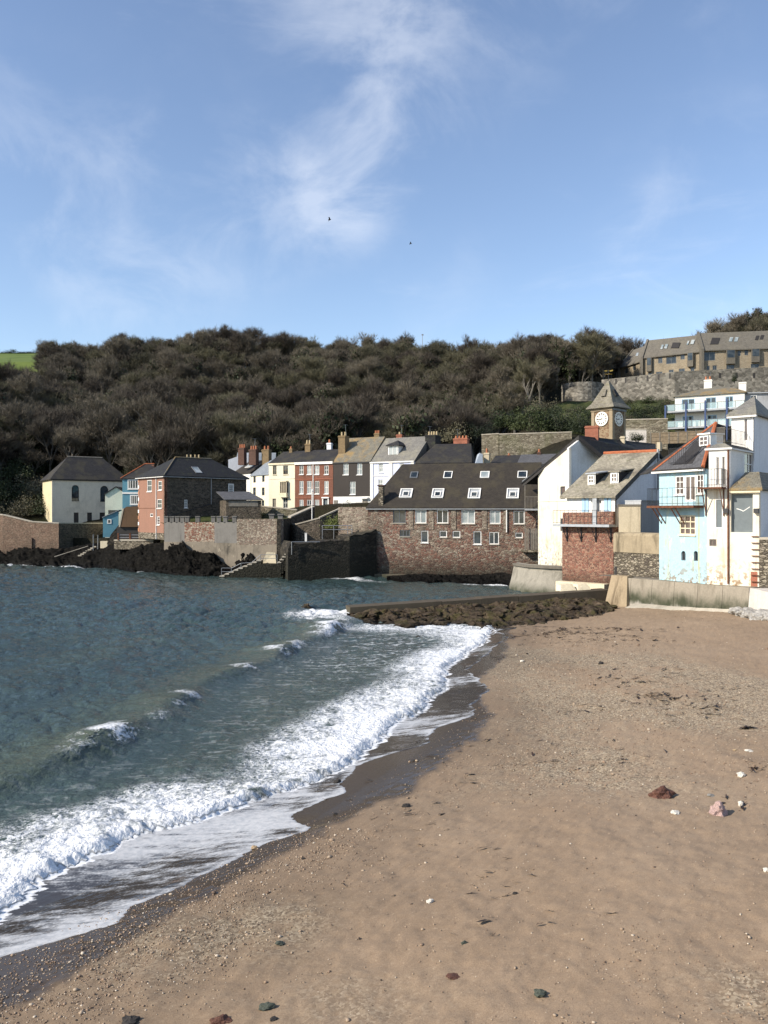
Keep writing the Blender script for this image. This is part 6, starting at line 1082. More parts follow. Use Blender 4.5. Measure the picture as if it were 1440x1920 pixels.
# ------------------------------------------------------------------ blue balcony house
bb = thing('balcony_house', 'white hillside house with two glass balconies on blue posts', 'house', P3(1325, 806, 128)); pl = wallpl(1265.5, 129.5, 1396, 124.5, ZZ(808, 128)); L = pl.L; ze = pl.st(1330, 739)[1]
hs = [pl.rect(*q) for q in ((1278, 748, 1303, 768), (1323, 745, 1343, 766), (1360, 743, 1375, 764), (1280, 780, 1300, 802), (1326, 778, 1344, 800), (1360, 776, 1380, 797))]
body(bb, pl, L, 8, 0, ze, M['white_render'], hs)
for r in hs: win(bb, pl, r, 2, 1, M['blue_shutter'], .08, .1, .08, sill=False, name='patio_door', pane=M['glass'])
roof_on(bb, pl, L, 8, ze + .004, pl.st(1330, 727)[1] + .55, M['slate_lichen'], .3, 4.0, 3.0)
z1, z2 = pl.st(1330, 769)[1], pl.st(1330, 800)[1]
for zf in (z1, z2):
    k = pl.bar(MB(), -1.0, L + .2, zf - .25, zf, .004, 1.7).build('balcony', M['lead'], bb)
    for i in range(9): a = -.95 + (L + 1.1) * i / 9; pl.bar(MB(), a + .04, a + (L + 1.1) / 9 - .04, zf + .06, zf + .95, 1.62, 1.64).build('glass_panel', M['balustrade_glass'], k)
    m = MB(); pl.bar(m, -.98, L + .18, zf + .96, zf + 1.02, 1.6, 1.66)
    for i in range(10): a = -.95 + (L + 1.1) * i / 9; pl.bar(m, a - .03, a + .03, zf + .003, zf + .96, 1.6, 1.66)
    m.build('handrail', M['grey_frame'], k)
for px in (1253, 1291, 1327, 1367): a = pl.st(px, 780)[0] - .2; pl.bar(MB(), a, a + .24, -1.8, z1 + 1.3 if px > 1260 else z1 + .9, 1.72, 1.92).build('post', M['blue_post'], bb)
for px, w in ((1327.5, 14), (1392, 13)): chimney(bb, px, 706 if px < 1350 else 717, 736, w, 131, M['white_render'], 2 if px < 1350 else 0, M['pot'])
e2 = thing('grey_extension', 'grey rendered house extension right of the blue balcony house', 'house', P3(1420, 780, 123)); pl = wallpl(1391, 125.5, 1460, 124.6, ZZ(800, 125)); ze = pl.st(1415, 738)[1]; hh = [pl.rect(1407, 741, 1419, 751)]; body(e2, pl, pl.L, 6, 0, ze, M['grey_render'], hh); win(e2, pl, hh[0], 2, 1, M['white'], -.02, .1); pl.bar(MB(), -.2, pl.L, ze + .004, ze + .16, -6, .3).build('roof', M['lead'], e2)
# ------------------------------------------------------------------ fort wall and the stone blocks above it
fw = thing('fort_wall', 'long weathered fort wall with gun slits on the hilltop', 'wall', P3(1280, 750, 186)); 
def fwall(a, Ya, c, Yc, ta, tb, ba, bb_, th=2.5):
    p_ = wallpl(a, Ya, c, Yc, 0); m = MB(); m.prism([p_.pt(0, ZZ(ba, Ya) - 3), p_.pt(p_.L, ZZ(bb_, Yc) - 3), p_.pt(p_.L, ZZ(tb, Yc)), p_.pt(0, ZZ(ta, Ya))], -p_.n * th); m.build('wall_section', M['fort_stone'], fw); return p_
q1 = fwall(1128, 193, 1265, 184, 712, 697, 752, 749); q2 = fwall(1265, 184, 1460, 181, 697, 687, 749, 749)
for px in (1155, 1173, 1193, 1214, 1235, 1256): s, z = q1.st(px, 715 - (px - 1155) * .1); q1.bar(MB(), s - .18, s + .18, z - .6, z + .6, .003, .02).build('slit', M['dark_wood'], fw)
for px in (1350, 1381, 1414): s, z = q2.st(px, 704); q2.bar(MB(), s - .25, s + .25, z - .55, z + .55, .003, .02).build('slit', M['dark_wood'], fw)
rb = thing('fort_bastion', 'rounded grey fort bastion standing apart above the green slope', 'bastion', P3(1088, 752, 190)); m = MB(); ring = []
for i in range(15): a = math.pi * (1.02 + .96 * i / 14); ring.append((XX(1091, 195) + 4.9 * math.cos(a), 195 + 5.5 * math.sin(a)))
zt, zb = ZZ(716, 190), ZZ(756, 190)
for p, q in zip(ring[:-1], ring[1:]): m.poly([(p[0], p[1], zb - 2), (q[0], q[1], zb - 2), (q[0], q[1], zt), (p[0], p[1], zt)])
m.poly([(p[0], p[1], zt) for p in ring]); m.poly([(ring[-1][0], ring[-1][1], zb - 2), (ring[0][0], ring[0][1], zb - 2), (ring[0][0], ring[0][1], zt), (ring[-1][0], ring[-1][1], zt)]); m.build('drum', M['fort_stone'], rb)
def fort_block(label, a, Ya, c, Yc, ye0, ye1, yr0, yr1, dep, wins, sky=(), proj=()):
    k = thing('fort_house', label, 'house', P3((a + c) / 2, 705, (Ya + Yc) / 2)); z0 = 40.0; p_ = wallpl(a, Ya, c, Yc, z0); L = p_.L; h0, h1 = ZZ(ye0, Ya) - z0, ZZ(ye1, Yc) - z0; hs = [p_.rect(*q) for q in wins]; hm = min(h0, h1)
    wall_mb(p_, 0, L, 0, hm, [r for r in hs if r[3] < hm], .3).build('wall', M['fort_brick'], k); m = MB(); m.prism([p_.pt(0, hm + .001), p_.pt(L, hm + .001), p_.pt(L, h1 + .002), p_.pt(0, h0 + .002)], -p_.n * .3); m.build('upper_wall', M['fort_brick'], k)
    for r in hs:
        if r[3] < hm: win(k, p_, r, 2, 1, M['grey_frame'], .1, .12, .08, sill=False, pane=M['glass'])
    E0, E1 = p_.pt(-.2, h0, .5), p_.pt(L + .2, h1, .5); R0, R1 = p_.pt(-.2 , ZZ(yr0, Ya + dep / 2) - z0, -dep / 2), p_.pt(L + .2, ZZ(yr1, Yc + dep / 2) - z0, -dep / 2); m = MB(); m.prism([E0, E1, R1, R0], (0, 0, -.25)); m.build('roof', M['slate_fort'], k); B0, B1 = p_.pt(-.2, h0, -dep), p_.pt(L + .2, h1, -dep); m = MB(); m.prism([R0, R1, B1, B0], (0, 0, -.25)); m.build('roof', M['slate_fort'], k)
    rp = Pl(E0, E1 - E0, R0 - E0)
    for (x0, y0, x1, y1, dk) in sky:
        A = [rp.st(x0, y1), rp.st(x1, y1), rp.st(x1 + (y1 - y0) * .35, y0), rp.st(x0 + (y1 - y0) * .35, y0)]; m = MB(); m.prism([rp.pt(*q, .12) for q in A], -rp.n * .115); m.build('roof_window', M['dark_wood'] if dk else M['glass_pale'], k)
    for s_, d in ((0, 1), (L, -1)):
        h = h0 if d > 0 else h1; yr = (ZZ(yr0, Ya + dep / 2) if d > 0 else ZZ(yr1, Yc + dep / 2)) - z0; m = MB(); o = p_.u * (-.55 if d > 0 else .55); ps_ = [p_.pt(s_, 0, .75), p_.pt(s_, h + .25, .75), p_.pt(s_, yr + .35, -dep / 2), p_.pt(s_, h + .2, -dep), p_.pt(s_, 0, -dep)]; m.prism(ps_ if d > 0 else ps_[::-1], o); m.build('party_wall', M['slate_fort'], k)
    for q in proj: r = p_.rect(*q); j = p_.bar(MB(), r[0], r[1], r[2], r[3], .004, .8).build('oriel', M['slate_fort'], k); zz = r[2] + (r[3] - r[2]) * .45; p_.bar(MB(), r[0] + .15, r[1] - .15, zz, r[3] - .1, .804, .84).build('pane', M['glass'], j)
    return k
fort_block('nearest stone fort house block at the right edge of the hilltop', 1319, 206, 1475, 203, 657, 652, 625, 619, 9, [(1320, 660, 1341, 676), (1383, 657, 1389, 667), (1396, 656, 1403, 666), (1325, 686, 1331, 694), (1336, 685, 1344, 694), (1362, 684, 1377, 693), (1408, 682, 1423, 690)], [(1331, 634, 1346, 646, 1), (1366, 633, 1372, 641, 0), (1376, 633, 1382, 641, 0), (1415, 630, 1421, 638, 1), (1424, 629, 1430, 637, 1)], [(1361, 657, 1377, 683), (1408, 655, 1423, 680)])
fort_block('middle stone fort house block with a dark roof balcony on the hilltop', 1207, 216, 1316, 208, 671, 659, 639, 628, 9, [(1234, 670, 1242, 681), (1249, 669, 1268, 682), (1276, 664, 1284, 674), (1215, 699, 1222, 706), (1230, 697, 1242, 704), (1254, 693, 1263, 701), (1273, 691, 1284, 698), (1295, 688, 1302, 696)], [(1238, 647, 1242, 655, 0), (1245, 646, 1250, 654, 0), (1258, 643, 1272, 653, 1), (1287, 640, 1290, 647, 0), (1294, 638, 1300, 646, 0)], [(1214, 671, 1223, 697), (1290, 662, 1301, 688)])
fort_block('farthest stone fort house block beside the wood on the hilltop', 1164, 228, 1204, 218, 690, 677, 660, 645, 8, [(1172, 690, 1177, 700), (1187, 684, 1192, 694)], [(1175, 668, 1181, 675, 1), (1192, 662, 1196, 668, 0)], [])
# ------------------------------------------------------------------ trees
def bare_tree(seed, H=11.0, W=5.0, ivy=False, twigs=1.0):
    """tapered trunk with limbs (mesh 1) and a crown of fine bare twigs or leaves (mesh 2)"""
    r = random.Random(seed); tr = MB(); tv = []; tf = []; lv = []; lf = []
    def twig(p, d, l, w):
        a = d.orthogonal().normalized(); a = (Matrix.Rotation(r.uniform(0, 6.28), 3, d) @ a) * w; i = len(tv); tv.extend([p - a, p + a, p + d * l]); tf.append((i, i + 1, i + 2))
    def leaf(p, s):
        n = Vector((r.gauss(0, 1), r.gauss(0, 1), r.gauss(0, 1) + .6)).normalized(); a = n.orthogonal().normalized() * s; b_ = n.cross(a) * .6; i = len(lv); lv.extend([p - a, p - b_, p + a, p + b_]); lf.append((i, i + 1, i + 2, i + 3))
    def grow(p, d, l, rad, lev):
        q = p + d * l
        if lev <= 2: tr.tube(p, q, rad, 5 if lev < 2 else 3, rad * .62)
        else: twig(p, d, l * 1.25, rad * (.6, .7, .85)[lev - 3])
        if lev == 5: return
        n = (4, 5, 6, 6, 8)[lev] + (r.random() < .4)
        for k in range(n):
            f = r.uniform(.45, 1.0) if lev else r.uniform(.55, 1.0); b_ = p.lerp(q, f); ax = Vector((r.gauss(0, 1), r.gauss(0, 1), r.gauss(0, .6))).normalized(); nd = (d * r.uniform(.6, 1.0) + ax * r.uniform(.45, .85) + Vector((0, 0, .34))).normalized()
            if lev == 0: nd = (nd + Vector((0, 0, .5))).normalized()
            grow(b_, nd, l * r.uniform(.52, .74), rad * (.55 if lev < 2 else .62), lev + 1)
        if lev >= 3 and ivy:
            for k in range(1): leaf(p + Vector((r.gauss(0, .4), r.gauss(0, .4), r.gauss(0, .35))), r.uniform(.12, .3))
    grow(Vector((0, 0, -.6)), Vector((r.uniform(-.06, .06), r.uniform(-.06, .06), 1)).normalized(), H * .36, H * .019, 0)
    if ivy:
        for k in range(260): z = r.uniform(0, H * .6); leaf(Vector((r.gauss(0, .5), r.gauss(0, .5), z)), r.uniform(.12, .3))
    zs = max([v[2] for v in tv]); sx = max(abs(v[0]) for v in tv); kz = H / zs; kx = W / sx
    sc_ = lambda L_: [(v[0] * kx, v[1] * kx, v[2] * kz) for v in L_]
    tr.v = [Vector((v.x * kx, v.y * kx, v.z * kz)) for v in tr.v]; m1 = tr.mesh('tree_trunk'); m2 = bpy.data.meshes.new('tree_crown'); n = len(tv); m2.from_pydata(sc_(tv) + sc_(lv), [], tf + [tuple(i + n for i in f) for f in lf]); m2.update()
    m1.materials.append(M['bark']); m2.materials.append(M['twig']); m2.materials.append(M['ivy']); mi = np.zeros(len(tf) + len(lf), np.int32); mi[len(tf):] = 1; m2.polygons.foreach_set('material_index', mi); return m1, m2
KIND = [bare_tree(1, 13.5, 5.4), bare_tree(2, 12, 6.0), bare_tree(3, 15, 5.4), bare_tree(4, 11.5, 5.6), bare_tree(5, 13, 5.6), bare_tree(6, 12.5, 5.0, True), bare_tree(7, 11, 5.2, True)]
for a, b_ in (KIND[3], KIND[4]): b_.materials[0] = M['budding_twig']
def tree_at(x, y, k, s, label, group, zs=1.0):
    t = thing('bare_tree' if k < 5 else 'ivy_tree', label, 'tree', (x, y, gz(x, y) - .2), group); t.scale = (s, s, s * zs); t.rotation_euler = (0, 0, random.uniform(0, 6.28))
    for nm, me in zip(('trunk', 'crown'), KIND[k]): o = bpy.data.objects.new(nm, me); COL.objects.link(o); o.parent = t
    return t
def wood_ok(px, y):
    if px > 1150: return y > (236 if px < 1240 else 244)
    if px > 1015: return y > 208
    if px > 900: return y > 176 - (px - 900) * .0
    if px < 82 and y > 222: return False
    return True
cand = []; rt = random.Random(3)
for i in range(60):
    for j in range(37):
        y = 146 + (j + rt.uniform(-.45, .45)) * 4.6; 
        if y < 140: continue
        px = -60 + (i + rt.uniform(-.48, .48)) * 26.0 + (j % 2) * 13; x = XX(px, y)
        if not (-60 < px < 1500) or y > 312 or not wood_ok(px, y): continue
        if px < 260 and y < 160 or 440 < px < 900 and y < 140: continue
        cand.append((x, y, px))
side = [(XX(px, y), y, px) for px, y in ((rt.uniform(-420, -62), rt.uniform(140, 250)) for _ in range(420))]
# those that show most: the skyline and the lower edge of the wood
vis = sorted(cand, key=lambda c: min(abs(c[1] - 300) * .8, abs(c[1] - 165)) + rt.uniform(0, 9)); near = vis[:286]; rest = vis[286:] + side
lab = ['bare brown winter tree standing in the wood on the hillside', 'ivy clad tree standing among bare trees in the hillside wood']
for (x, y, px) in near:
    k = rt.choices(range(7), (3, 3, 3, 2, 2, .6, .6))[0]; s = rt.uniform(.68, 1.2) if y < 280 else rt.uniform(.78, .95); tree_at(x, y, k, s, lab[k > 4], 'bare trees of the hillside wood' if k < 5 else 'ivy clad trees of the hillside wood')
tree_at(XX(100, 296), 296, 1, 1.0, 'rounded bare tree alone on the skyline beside the green field', None, .8)
tree_at(XX(1412, 262), 262, 1, 1.1, 'spreading bare tree on the skyline above the right fort house', None, .9); tree_at(XX(1452, 258), 258, 2, 1.0, 'bare tree at the right edge above the fort houses', None)
# the rest of the wood is one mass, instanced over points
def scatter(name, pts, srcs):
    """one object: pts = (x, y, z, scale, turn, which source)"""
    me = bpy.data.meshes.new(name); me.from_pydata([p[:3] for p in pts], [], [])
    for nm, c_ in (('sc', 3), ('rz', 4)): me.attributes.new(nm, 'FLOAT', 'POINT').data.foreach_set('value', np.array([p[c_] for p in pts], np.float32))
    me.attributes.new('pick', 'INT', 'POINT').data.foreach_set('value', np.array([p[5] for p in pts], np.int32))
    o = bpy.data.objects.new(name, me); COL.objects.link(o); ng = bpy.data.node_groups.new(name, 'GeometryNodeTree')
    for io in ('INPUT', 'OUTPUT'): ng.interface.new_socket('Geometry', in_out=io, socket_type='NodeSocketGeometry')
    nn = ng.nodes.new; L_ = ng.links.new; gi = nn('NodeGroupInput'); go = nn('NodeGroupOutput'); ins = nn('GeometryNodeInstanceOnPoints'); ins.inputs['Pick Instance'].default_value = True; jn = nn('GeometryNodeJoinGeometry')
    for s_ in reversed(srcs):
        oi = nn('GeometryNodeObjectInfo'); oi.transform_space = 'ORIGINAL'; oi.inputs['Object'].default_value = s_; oi.inputs['As Instance'].default_value = True; L_(oi.outputs['Geometry'], jn.inputs[0])
    def at(nm, ty):
        a = nn('GeometryNodeInputNamedAttribute'); a.data_type = ty; a.inputs[0].default_value = nm; return a.outputs[0]
    cx_ = nn('ShaderNodeCombineXYZ'); L_(gi.outputs[0], ins.inputs['Points']); L_(jn.outputs[0], ins.inputs['Instance']); L_(at('sc', 'FLOAT'), ins.inputs['Scale']); L_(at('rz', 'FLOAT'), cx_.inputs[2]); L_(cx_.outputs[0], ins.inputs['Rotation']); L_(at('pick', 'INT'), ins.inputs['Instance Index']); L_(ins.outputs[0], go.inputs[0])
    o.modifiers.new('scatter', 'NODES').node_group = ng; return o
def merged(k):
    a, b_ = KIND[k]; import bmesh
    me = bpy.data.meshes.new('tree_mass'); bm = bmesh.new(); bm.from_mesh(b_); n = len(bm.faces); bm.from_mesh(a); bm.faces.ensure_lookup_table()
    for f in bm.faces[n:]: f.material_index = 2
    bm.to_mesh(me); bm.free(); me.materials.append(b_.materials[0]); me.materials.append(M['ivy']); me.materials.append(M['bark']); return me
SRC = []
for k in range(6):
    src = put('bare_tree', merged(k), None); src.location = (XX(-500, 210 + 9 * k), 210 + 9 * k, gz(XX(-500, 210 + 9 * k), 210 + 9 * k) - .2); SRC.append(tag(src, 'bare tree of the wood beyond the left edge', 'tree', 'trees beyond the left edge'))
tag(scatter('wood', [(x, y, gz(x, y) - .2, rt.uniform(.7, 1.25), rt.uniform(0, 6.28), i % 6) for i, (x, y, px) in enumerate(rest)], SRC), 'dense bare winter wood covering the hill', 'wood', kind='stuff')
UNDER = []
for q_ in range(1500):
    px = rt.uniform(-60, 1180) if q_ < 1250 else rt.uniform(-420, -60); y = rt.uniform(138, 306)
    if wood_ok(px, y) and not (px < 260 and y < 158): UNDER.append((XX(px, y), y, gz(XX(px, y), y) - .3, rt.uniform(1.2, 3.0), rt.uniform(0, 6.28)))
# ------------------------------------------------------------------ bushes: leaf clumps through a volume
def bush_mesh(seed, n=2600, leaf=.16, gap=.35):
    r = np.random.default_rng(seed); cl = r.normal(0, .42, (16, 3)); cl[:, 2] = np.abs(cl[:, 2]) * .9; c = cl[r.integers(0, 16, n)] + r.normal(0, .20, (n, 3)); c[:, 2] = np.abs(c[:, 2]); d = r.normal(0, 1, (n, 3)); d /= np.linalg.norm(d, axis=1)[:, None]; e = np.cross(d, r.normal(0, 1, (n, 3))); e /= np.linalg.norm(e, axis=1)[:, None]
    s = leaf * r.uniform(.35, .8, (n, 1)) * .45; v = np.stack([c - d * s, c - e * s * .55, c + d * s, c + e * s * .55], 1).reshape(-1, 3); me = bpy.data.meshes.new('bush_leaves'); me.from_pydata(v.tolist(), [], np.arange(n * 4).reshape(-1, 4).tolist()); me.update(); return me
BU = [bush_mesh(k) for k in range(5)]
def bush(px, py, Y, w_px, h_px, mat, label, group=None, zoff=0):
    p = P3(px, py, Y); w = w_px / F * Y * .5; hh = h_px / F * Y; t = thing('bush', label, 'bush', p, group); me = BU[random.randrange(5)].copy(); o = put('leaves', me, mat, t); o.scale = (w / .95, w / .95 * .9, hh / 1.15); o.rotation_euler = (0, 0, random.uniform(0, 6))
    m = MB(); q = Vector((0, 0, 0))
    for k in range(7): a = k * .9; m.tube((0, 0, -.4), (w * .55 * math.cos(a), w * .55 * math.sin(a), hh * .6), .05, 4, .015)
    me = m.mesh('stems'); o2 = bpy.data.objects.new('stems', me); me.materials.append(M['bark']); COL.objects.link(o2); o2.parent = t; ORG[o2.name] = p; return t
for i, (px, py, Y, w, h_, mt) in enumerate([(945, 800, 140, 60, 52, 'bush_leaf'), (975, 806, 137, 50, 42, 'bush_leaf'), (1010, 808, 134, 75, 52, 'bush_leaf'), (1050, 806, 133, 60, 52, 'ivy'), (1075, 800, 136, 60, 48, 'bush_leaf'), (1095, 812, 130, 50, 55, 'ivy'), (905, 818, 136, 50, 30, 'ivy'), (1108, 784, 150, 50, 24, 'bush_leaf')]): bush(px, py, Y, w, h_, M[mt], 'rounded green bush in the row above the old garden wall', 'bushes above the garden wall')
for i, (px, py, Y, w, h_, mt) in enumerate([(1190, 772, 152, 46, 24, 'bush_leaf'), (1222, 775, 150, 46, 22, 'ivy'), (1248, 778, 146, 40, 26, 'ivy'), (1205, 790, 136, 55, 22, 'ivy'), (1240, 792, 134, 40, 20, 'bush_leaf'), (1160, 770, 160, 40, 30, 'ivy'), (1015, 775, 158, 60, 34, 'budding_twig'), (1035, 772, 158, 50, 18, 'bush_leaf'), (1085, 776, 154, 50, 18, 'budding_twig'), (1138, 760, 168, 26, 24, 'budding_twig'), (1030, 790, 146, 50, 30, 'bush_leaf'), (1180, 758, 170, 40, 14, 'budding_twig'), (1215, 756, 172, 50, 12, 'bush_leaf'), (1248, 760, 168, 40, 16, 'budding_twig'), (1175, 792, 132, 40, 20, 'budding_twig')]): bush(px, py, Y, w, h_, M[mt], 'green scrub bush on the bank below the fort wall', 'scrub below the fort')
bush(628, 990, 100.5, 46, 40, M['bright_leaf'], 'sunlit yellow green shrub by the quay below the black house'); bush(648, 985, 101.5, 40, 44, M['ivy'], 'dark ivy bush hanging on the wall beside the sunlit shrub'); bush(490, 968, 104, 40, 10, M['ivy'], 'low dark shrub on the bastion beside the outbuilding')
bush(1195, 826, 108, 40, 16, M['bush_leaf'], 'weedy green bush under the retaining wall near the clock tower'); bush(1377, 715, 150, 12, 18, M['ivy'], 'small dark conifer bush behind the balcony house chimney'); bush(740, 838, 150, 60, 34, M['budding_twig'], 'pale twiggy thicket on the slope behind the lavender house'); bush(690, 842, 150, 70, 40, M['budding_twig'], 'brown twiggy thicket behind the black house chimney'); bush(850, 828, 142, 70, 46, M['budding_twig'], 'olive twiggy thicket behind the red brick chimney'); bush(600, 846, 150, 70, 36, M['budding_twig'], 'brown thicket behind the brick house roof')
rb_ = [(-10, 958, 140), (40, 960, 139), (75, 958, 141), (10, 930, 150), (60, 925, 152), (250, 905, 160), (300, 895, 160), (360, 890, 158), (410, 885, 156), (440, 880, 158), (30, 890, 160), (75, 880, 165)]
for px, py, Y in rb_: bush(px, py + 6, Y, 70, 46, M['ivy'] if (px // 10) % 2 else M['budding_twig'], 'dark undergrowth bush at the foot of the wooded hill', 'undergrowth at the foot of the hill')
USRC = []
for k in range(3):
    src = put('bush', BU[k].copy(), M[('budding_twig', 'ivy', 'twig')[k]]); src.location = (XX(-480, 200 + 8 * k), 200 + 8 * k, gz(XX(-480, 200 + 8 * k), 200 + 8 * k)); src.scale = (2, 2, 2); USRC.append(tag(src, 'low bush at the wood edge beyond the left side', 'bush', 'bushes beyond the left edge'))
tag(scatter('undergrowth', [u + (i % 3,) for i, u in enumerate(UNDER)], USRC), 'dull brown undergrowth covering the floor of the wood', 'undergrowth', kind='stuff')
for px in (2, 22, 44, 66, 90, 120, 145): bush(px, 665, 416, 34, 9, M['ivy'], 'low dark hedge bush along the far edge of the green field', 'hedge of the far field')
# mast, sheds and signs on the hill
k = thing('mast', 'thin radio mast standing on the wooded skyline', 'mast', P3(792, 660, 300)); MB().tube(P3(792, 665, 300), P3(792, 627, 300), .14, 5, .09).build('pole', M['grey_metal'], k); MB().boxv(P3(790.5, 629, 300), (.7, 0, 0), (0, .2, 0), (0, 0, .5)).build('antenna', M['grey_metal'], k)
k = thing('white_sign', 'small white board on a post on the brown slope above the roofs', 'sign', P3(811, 790, 160)); MB().boxv(P3(805, 777, 160), (1.4, 0, 0), (0, .06, 0), (0, 0, .5)).build('board', M['white'], k); MB().tube(P3(811, 795, 160.1), P3(811, 773, 160.1), .05, 5).build('post', M['grey_timber'], k)
k = thing('lamp_post', 'white street lamp post in front of the brick house', 'lamp post', P3(585, 975, 106)); MB().tube(P3(585, 975, 106), P3(585, 920, 106), .07, 6, .05).build('pole', M['white'], k); MB().boxv(P3(583.4, 922, 106), (.22, 0, 0), (0, .22, 0), (0, 0, .35)).build('lantern', M['white'], k)
# two gulls in the sky
for px, py, Y, s, lab in ((618, 412, 60, .22, 'small dark gull high in the sky left of the thin cloud'), (770, 457, 80, .24, 'small dark gull high in the sky right of the thin cloud')):
    p = P3(px, py, Y); k = thing('gull', lab, 'bird', p); m = MB(); m.tube(p - Vector((s * .5, 0, 0)), p, .02, 6, .045).tube(p, p + Vector((s * .5, 0, .02)), .045, 6, .015)
    for sg in (-1, 1): m.prism([p + Vector((-.05, 0, .02)), p + Vector((.06, 0, .02)), p + Vector((.02, sg * s, .10)), p + Vector((-.06, sg * s, .10))], (0, 0, .012)); m.prism([p + Vector((-.06, sg * s, .10)), p + Vector((.02, sg * s, .10)), p + Vector((-.12, sg * s * 2.1, .02))], (0, 0, .01))
    m.build('body', M['stone_dark'], k)
# ------------------------------------------------------------------ stones, gravel and seaweed on the beach
for a in [('stone', 1240, 1493, 46, 'stone_red', 'angular rust red stone on the sand at the right', 'stone', .55, .3), ('stone', 1348, 1525, 38, 'stone_pink', 'lumpy pinkish pale stone near the right edge of the beach', 'stone', .75, 1.0), ('stone', 1390, 1456, 17, 'stone_white', 'small white stone above the pink stone on the beach', 'stone', .7, .5), ('stone', 1266, 1524, 19, 'stone_white', 'flat white stone between the red and the pink stone', 'stone', .3, .8), ('stone', 1389, 1511, 10, 'stone_white', 'tiny upright white stone right of the pink stone', 'stone', 1.3, 0), ('stone', 1334, 1493, 15, 'stone_grey', 'small grey stone between the red stone and the white one', 'stone', .5, 0), ('stone', 1405, 1409, 16, 'stone_white', 'flat pale stone near the right edge of the upper beach', 'stone', .4, 0), ('stone', 1378, 1407, 9, 'stone_buff', 'tiny buff stone beside the flat pale stone', 'stone', .5, 0),
          ('stone', 500, 1890, 32, 'stone_green', 'smooth green grey stone near the bottom of the beach', 'stone', .45, .2), ('stone', 1013, 1866, 25, 'stone_green', 'rounded green stone alone on the lower right sand', 'stone', .55, .1), ('stone', 412, 1918, 44, 'stone_red', 'dark reddish stone cut off by the bottom edge', 'stone', .4, .1), ('stone', 245, 1918, 34, 'stone_dark', 'dark grey stone at the bottom edge on the left', 'stone', .45, .4), ('stone', 850, 1832, 26, 'stone_red', 'thin flat reddish stone on the lower sand', 'stone', .25, .1), ('stone', 806, 1692, 15, 'stone_white', 'small white pebble in the middle of the sand', 'stone', .7, .3), ('stone', 870, 1770, 14, 'stone_green', 'small green pebble below the white pebble', 'stone', .6, .3), ('stone', 525, 1770, 17, 'stone_green', 'small dull green pebble on the gravelly lower beach', 'stone', .5, .3), ('stone', 513, 1912, 15, 'stone_dark', 'small dark pebble right of the smooth green grey stone', 'stone', .5, .3), ('stone', 762, 1512, 17, 'stone_dark', 'dark flat stone on the sand near the middle', 'stone', .4, .3), ('stone', 632, 1468, 15, 'stone_dark', 'dark round stone at the edge of the backwash', 'stone', .8, .3), ('stone', 629, 1527, 9, 'stone_dark', 'tiny dark stone on the wet sand', 'stone', .6, .1), ('stone', 477, 1591, 12, 'stone_buff', 'small brown stone in the thin backwash foam', 'stone', .6, .1), ('stone', 569, 1611, 8, 'stone_dark', 'tiny black pebble on the wet sand below the foam', 'stone', .6, .1), ('stone', 1127, 1245, 10, 'stone_dark', 'small dark stone on the upper middle beach', 'stone', .6, .1), ('stone', 979, 1241, 8, 'stone_white', 'tiny white stone near the surf on the upper beach', 'stone', .6, .1), ('stone', 966, 1676, 10, 'stone_dark', 'tiny dark pebble right of the white pebble', 'stone', .5, .1), ('stone', 1437, 1634, 12, 'stone_white', 'white stone cut off by the right edge of the beach', 'stone', .8, .1), ('stone', 640, 1418, 9, 'stone_dark', 'tiny dark stone at the upper end of the backwash', 'stone', .6, .1)]:
    stone_at(a[0], a[1], a[2], a[3], M[a[4]], a[5], a[6], a[7], a[8])
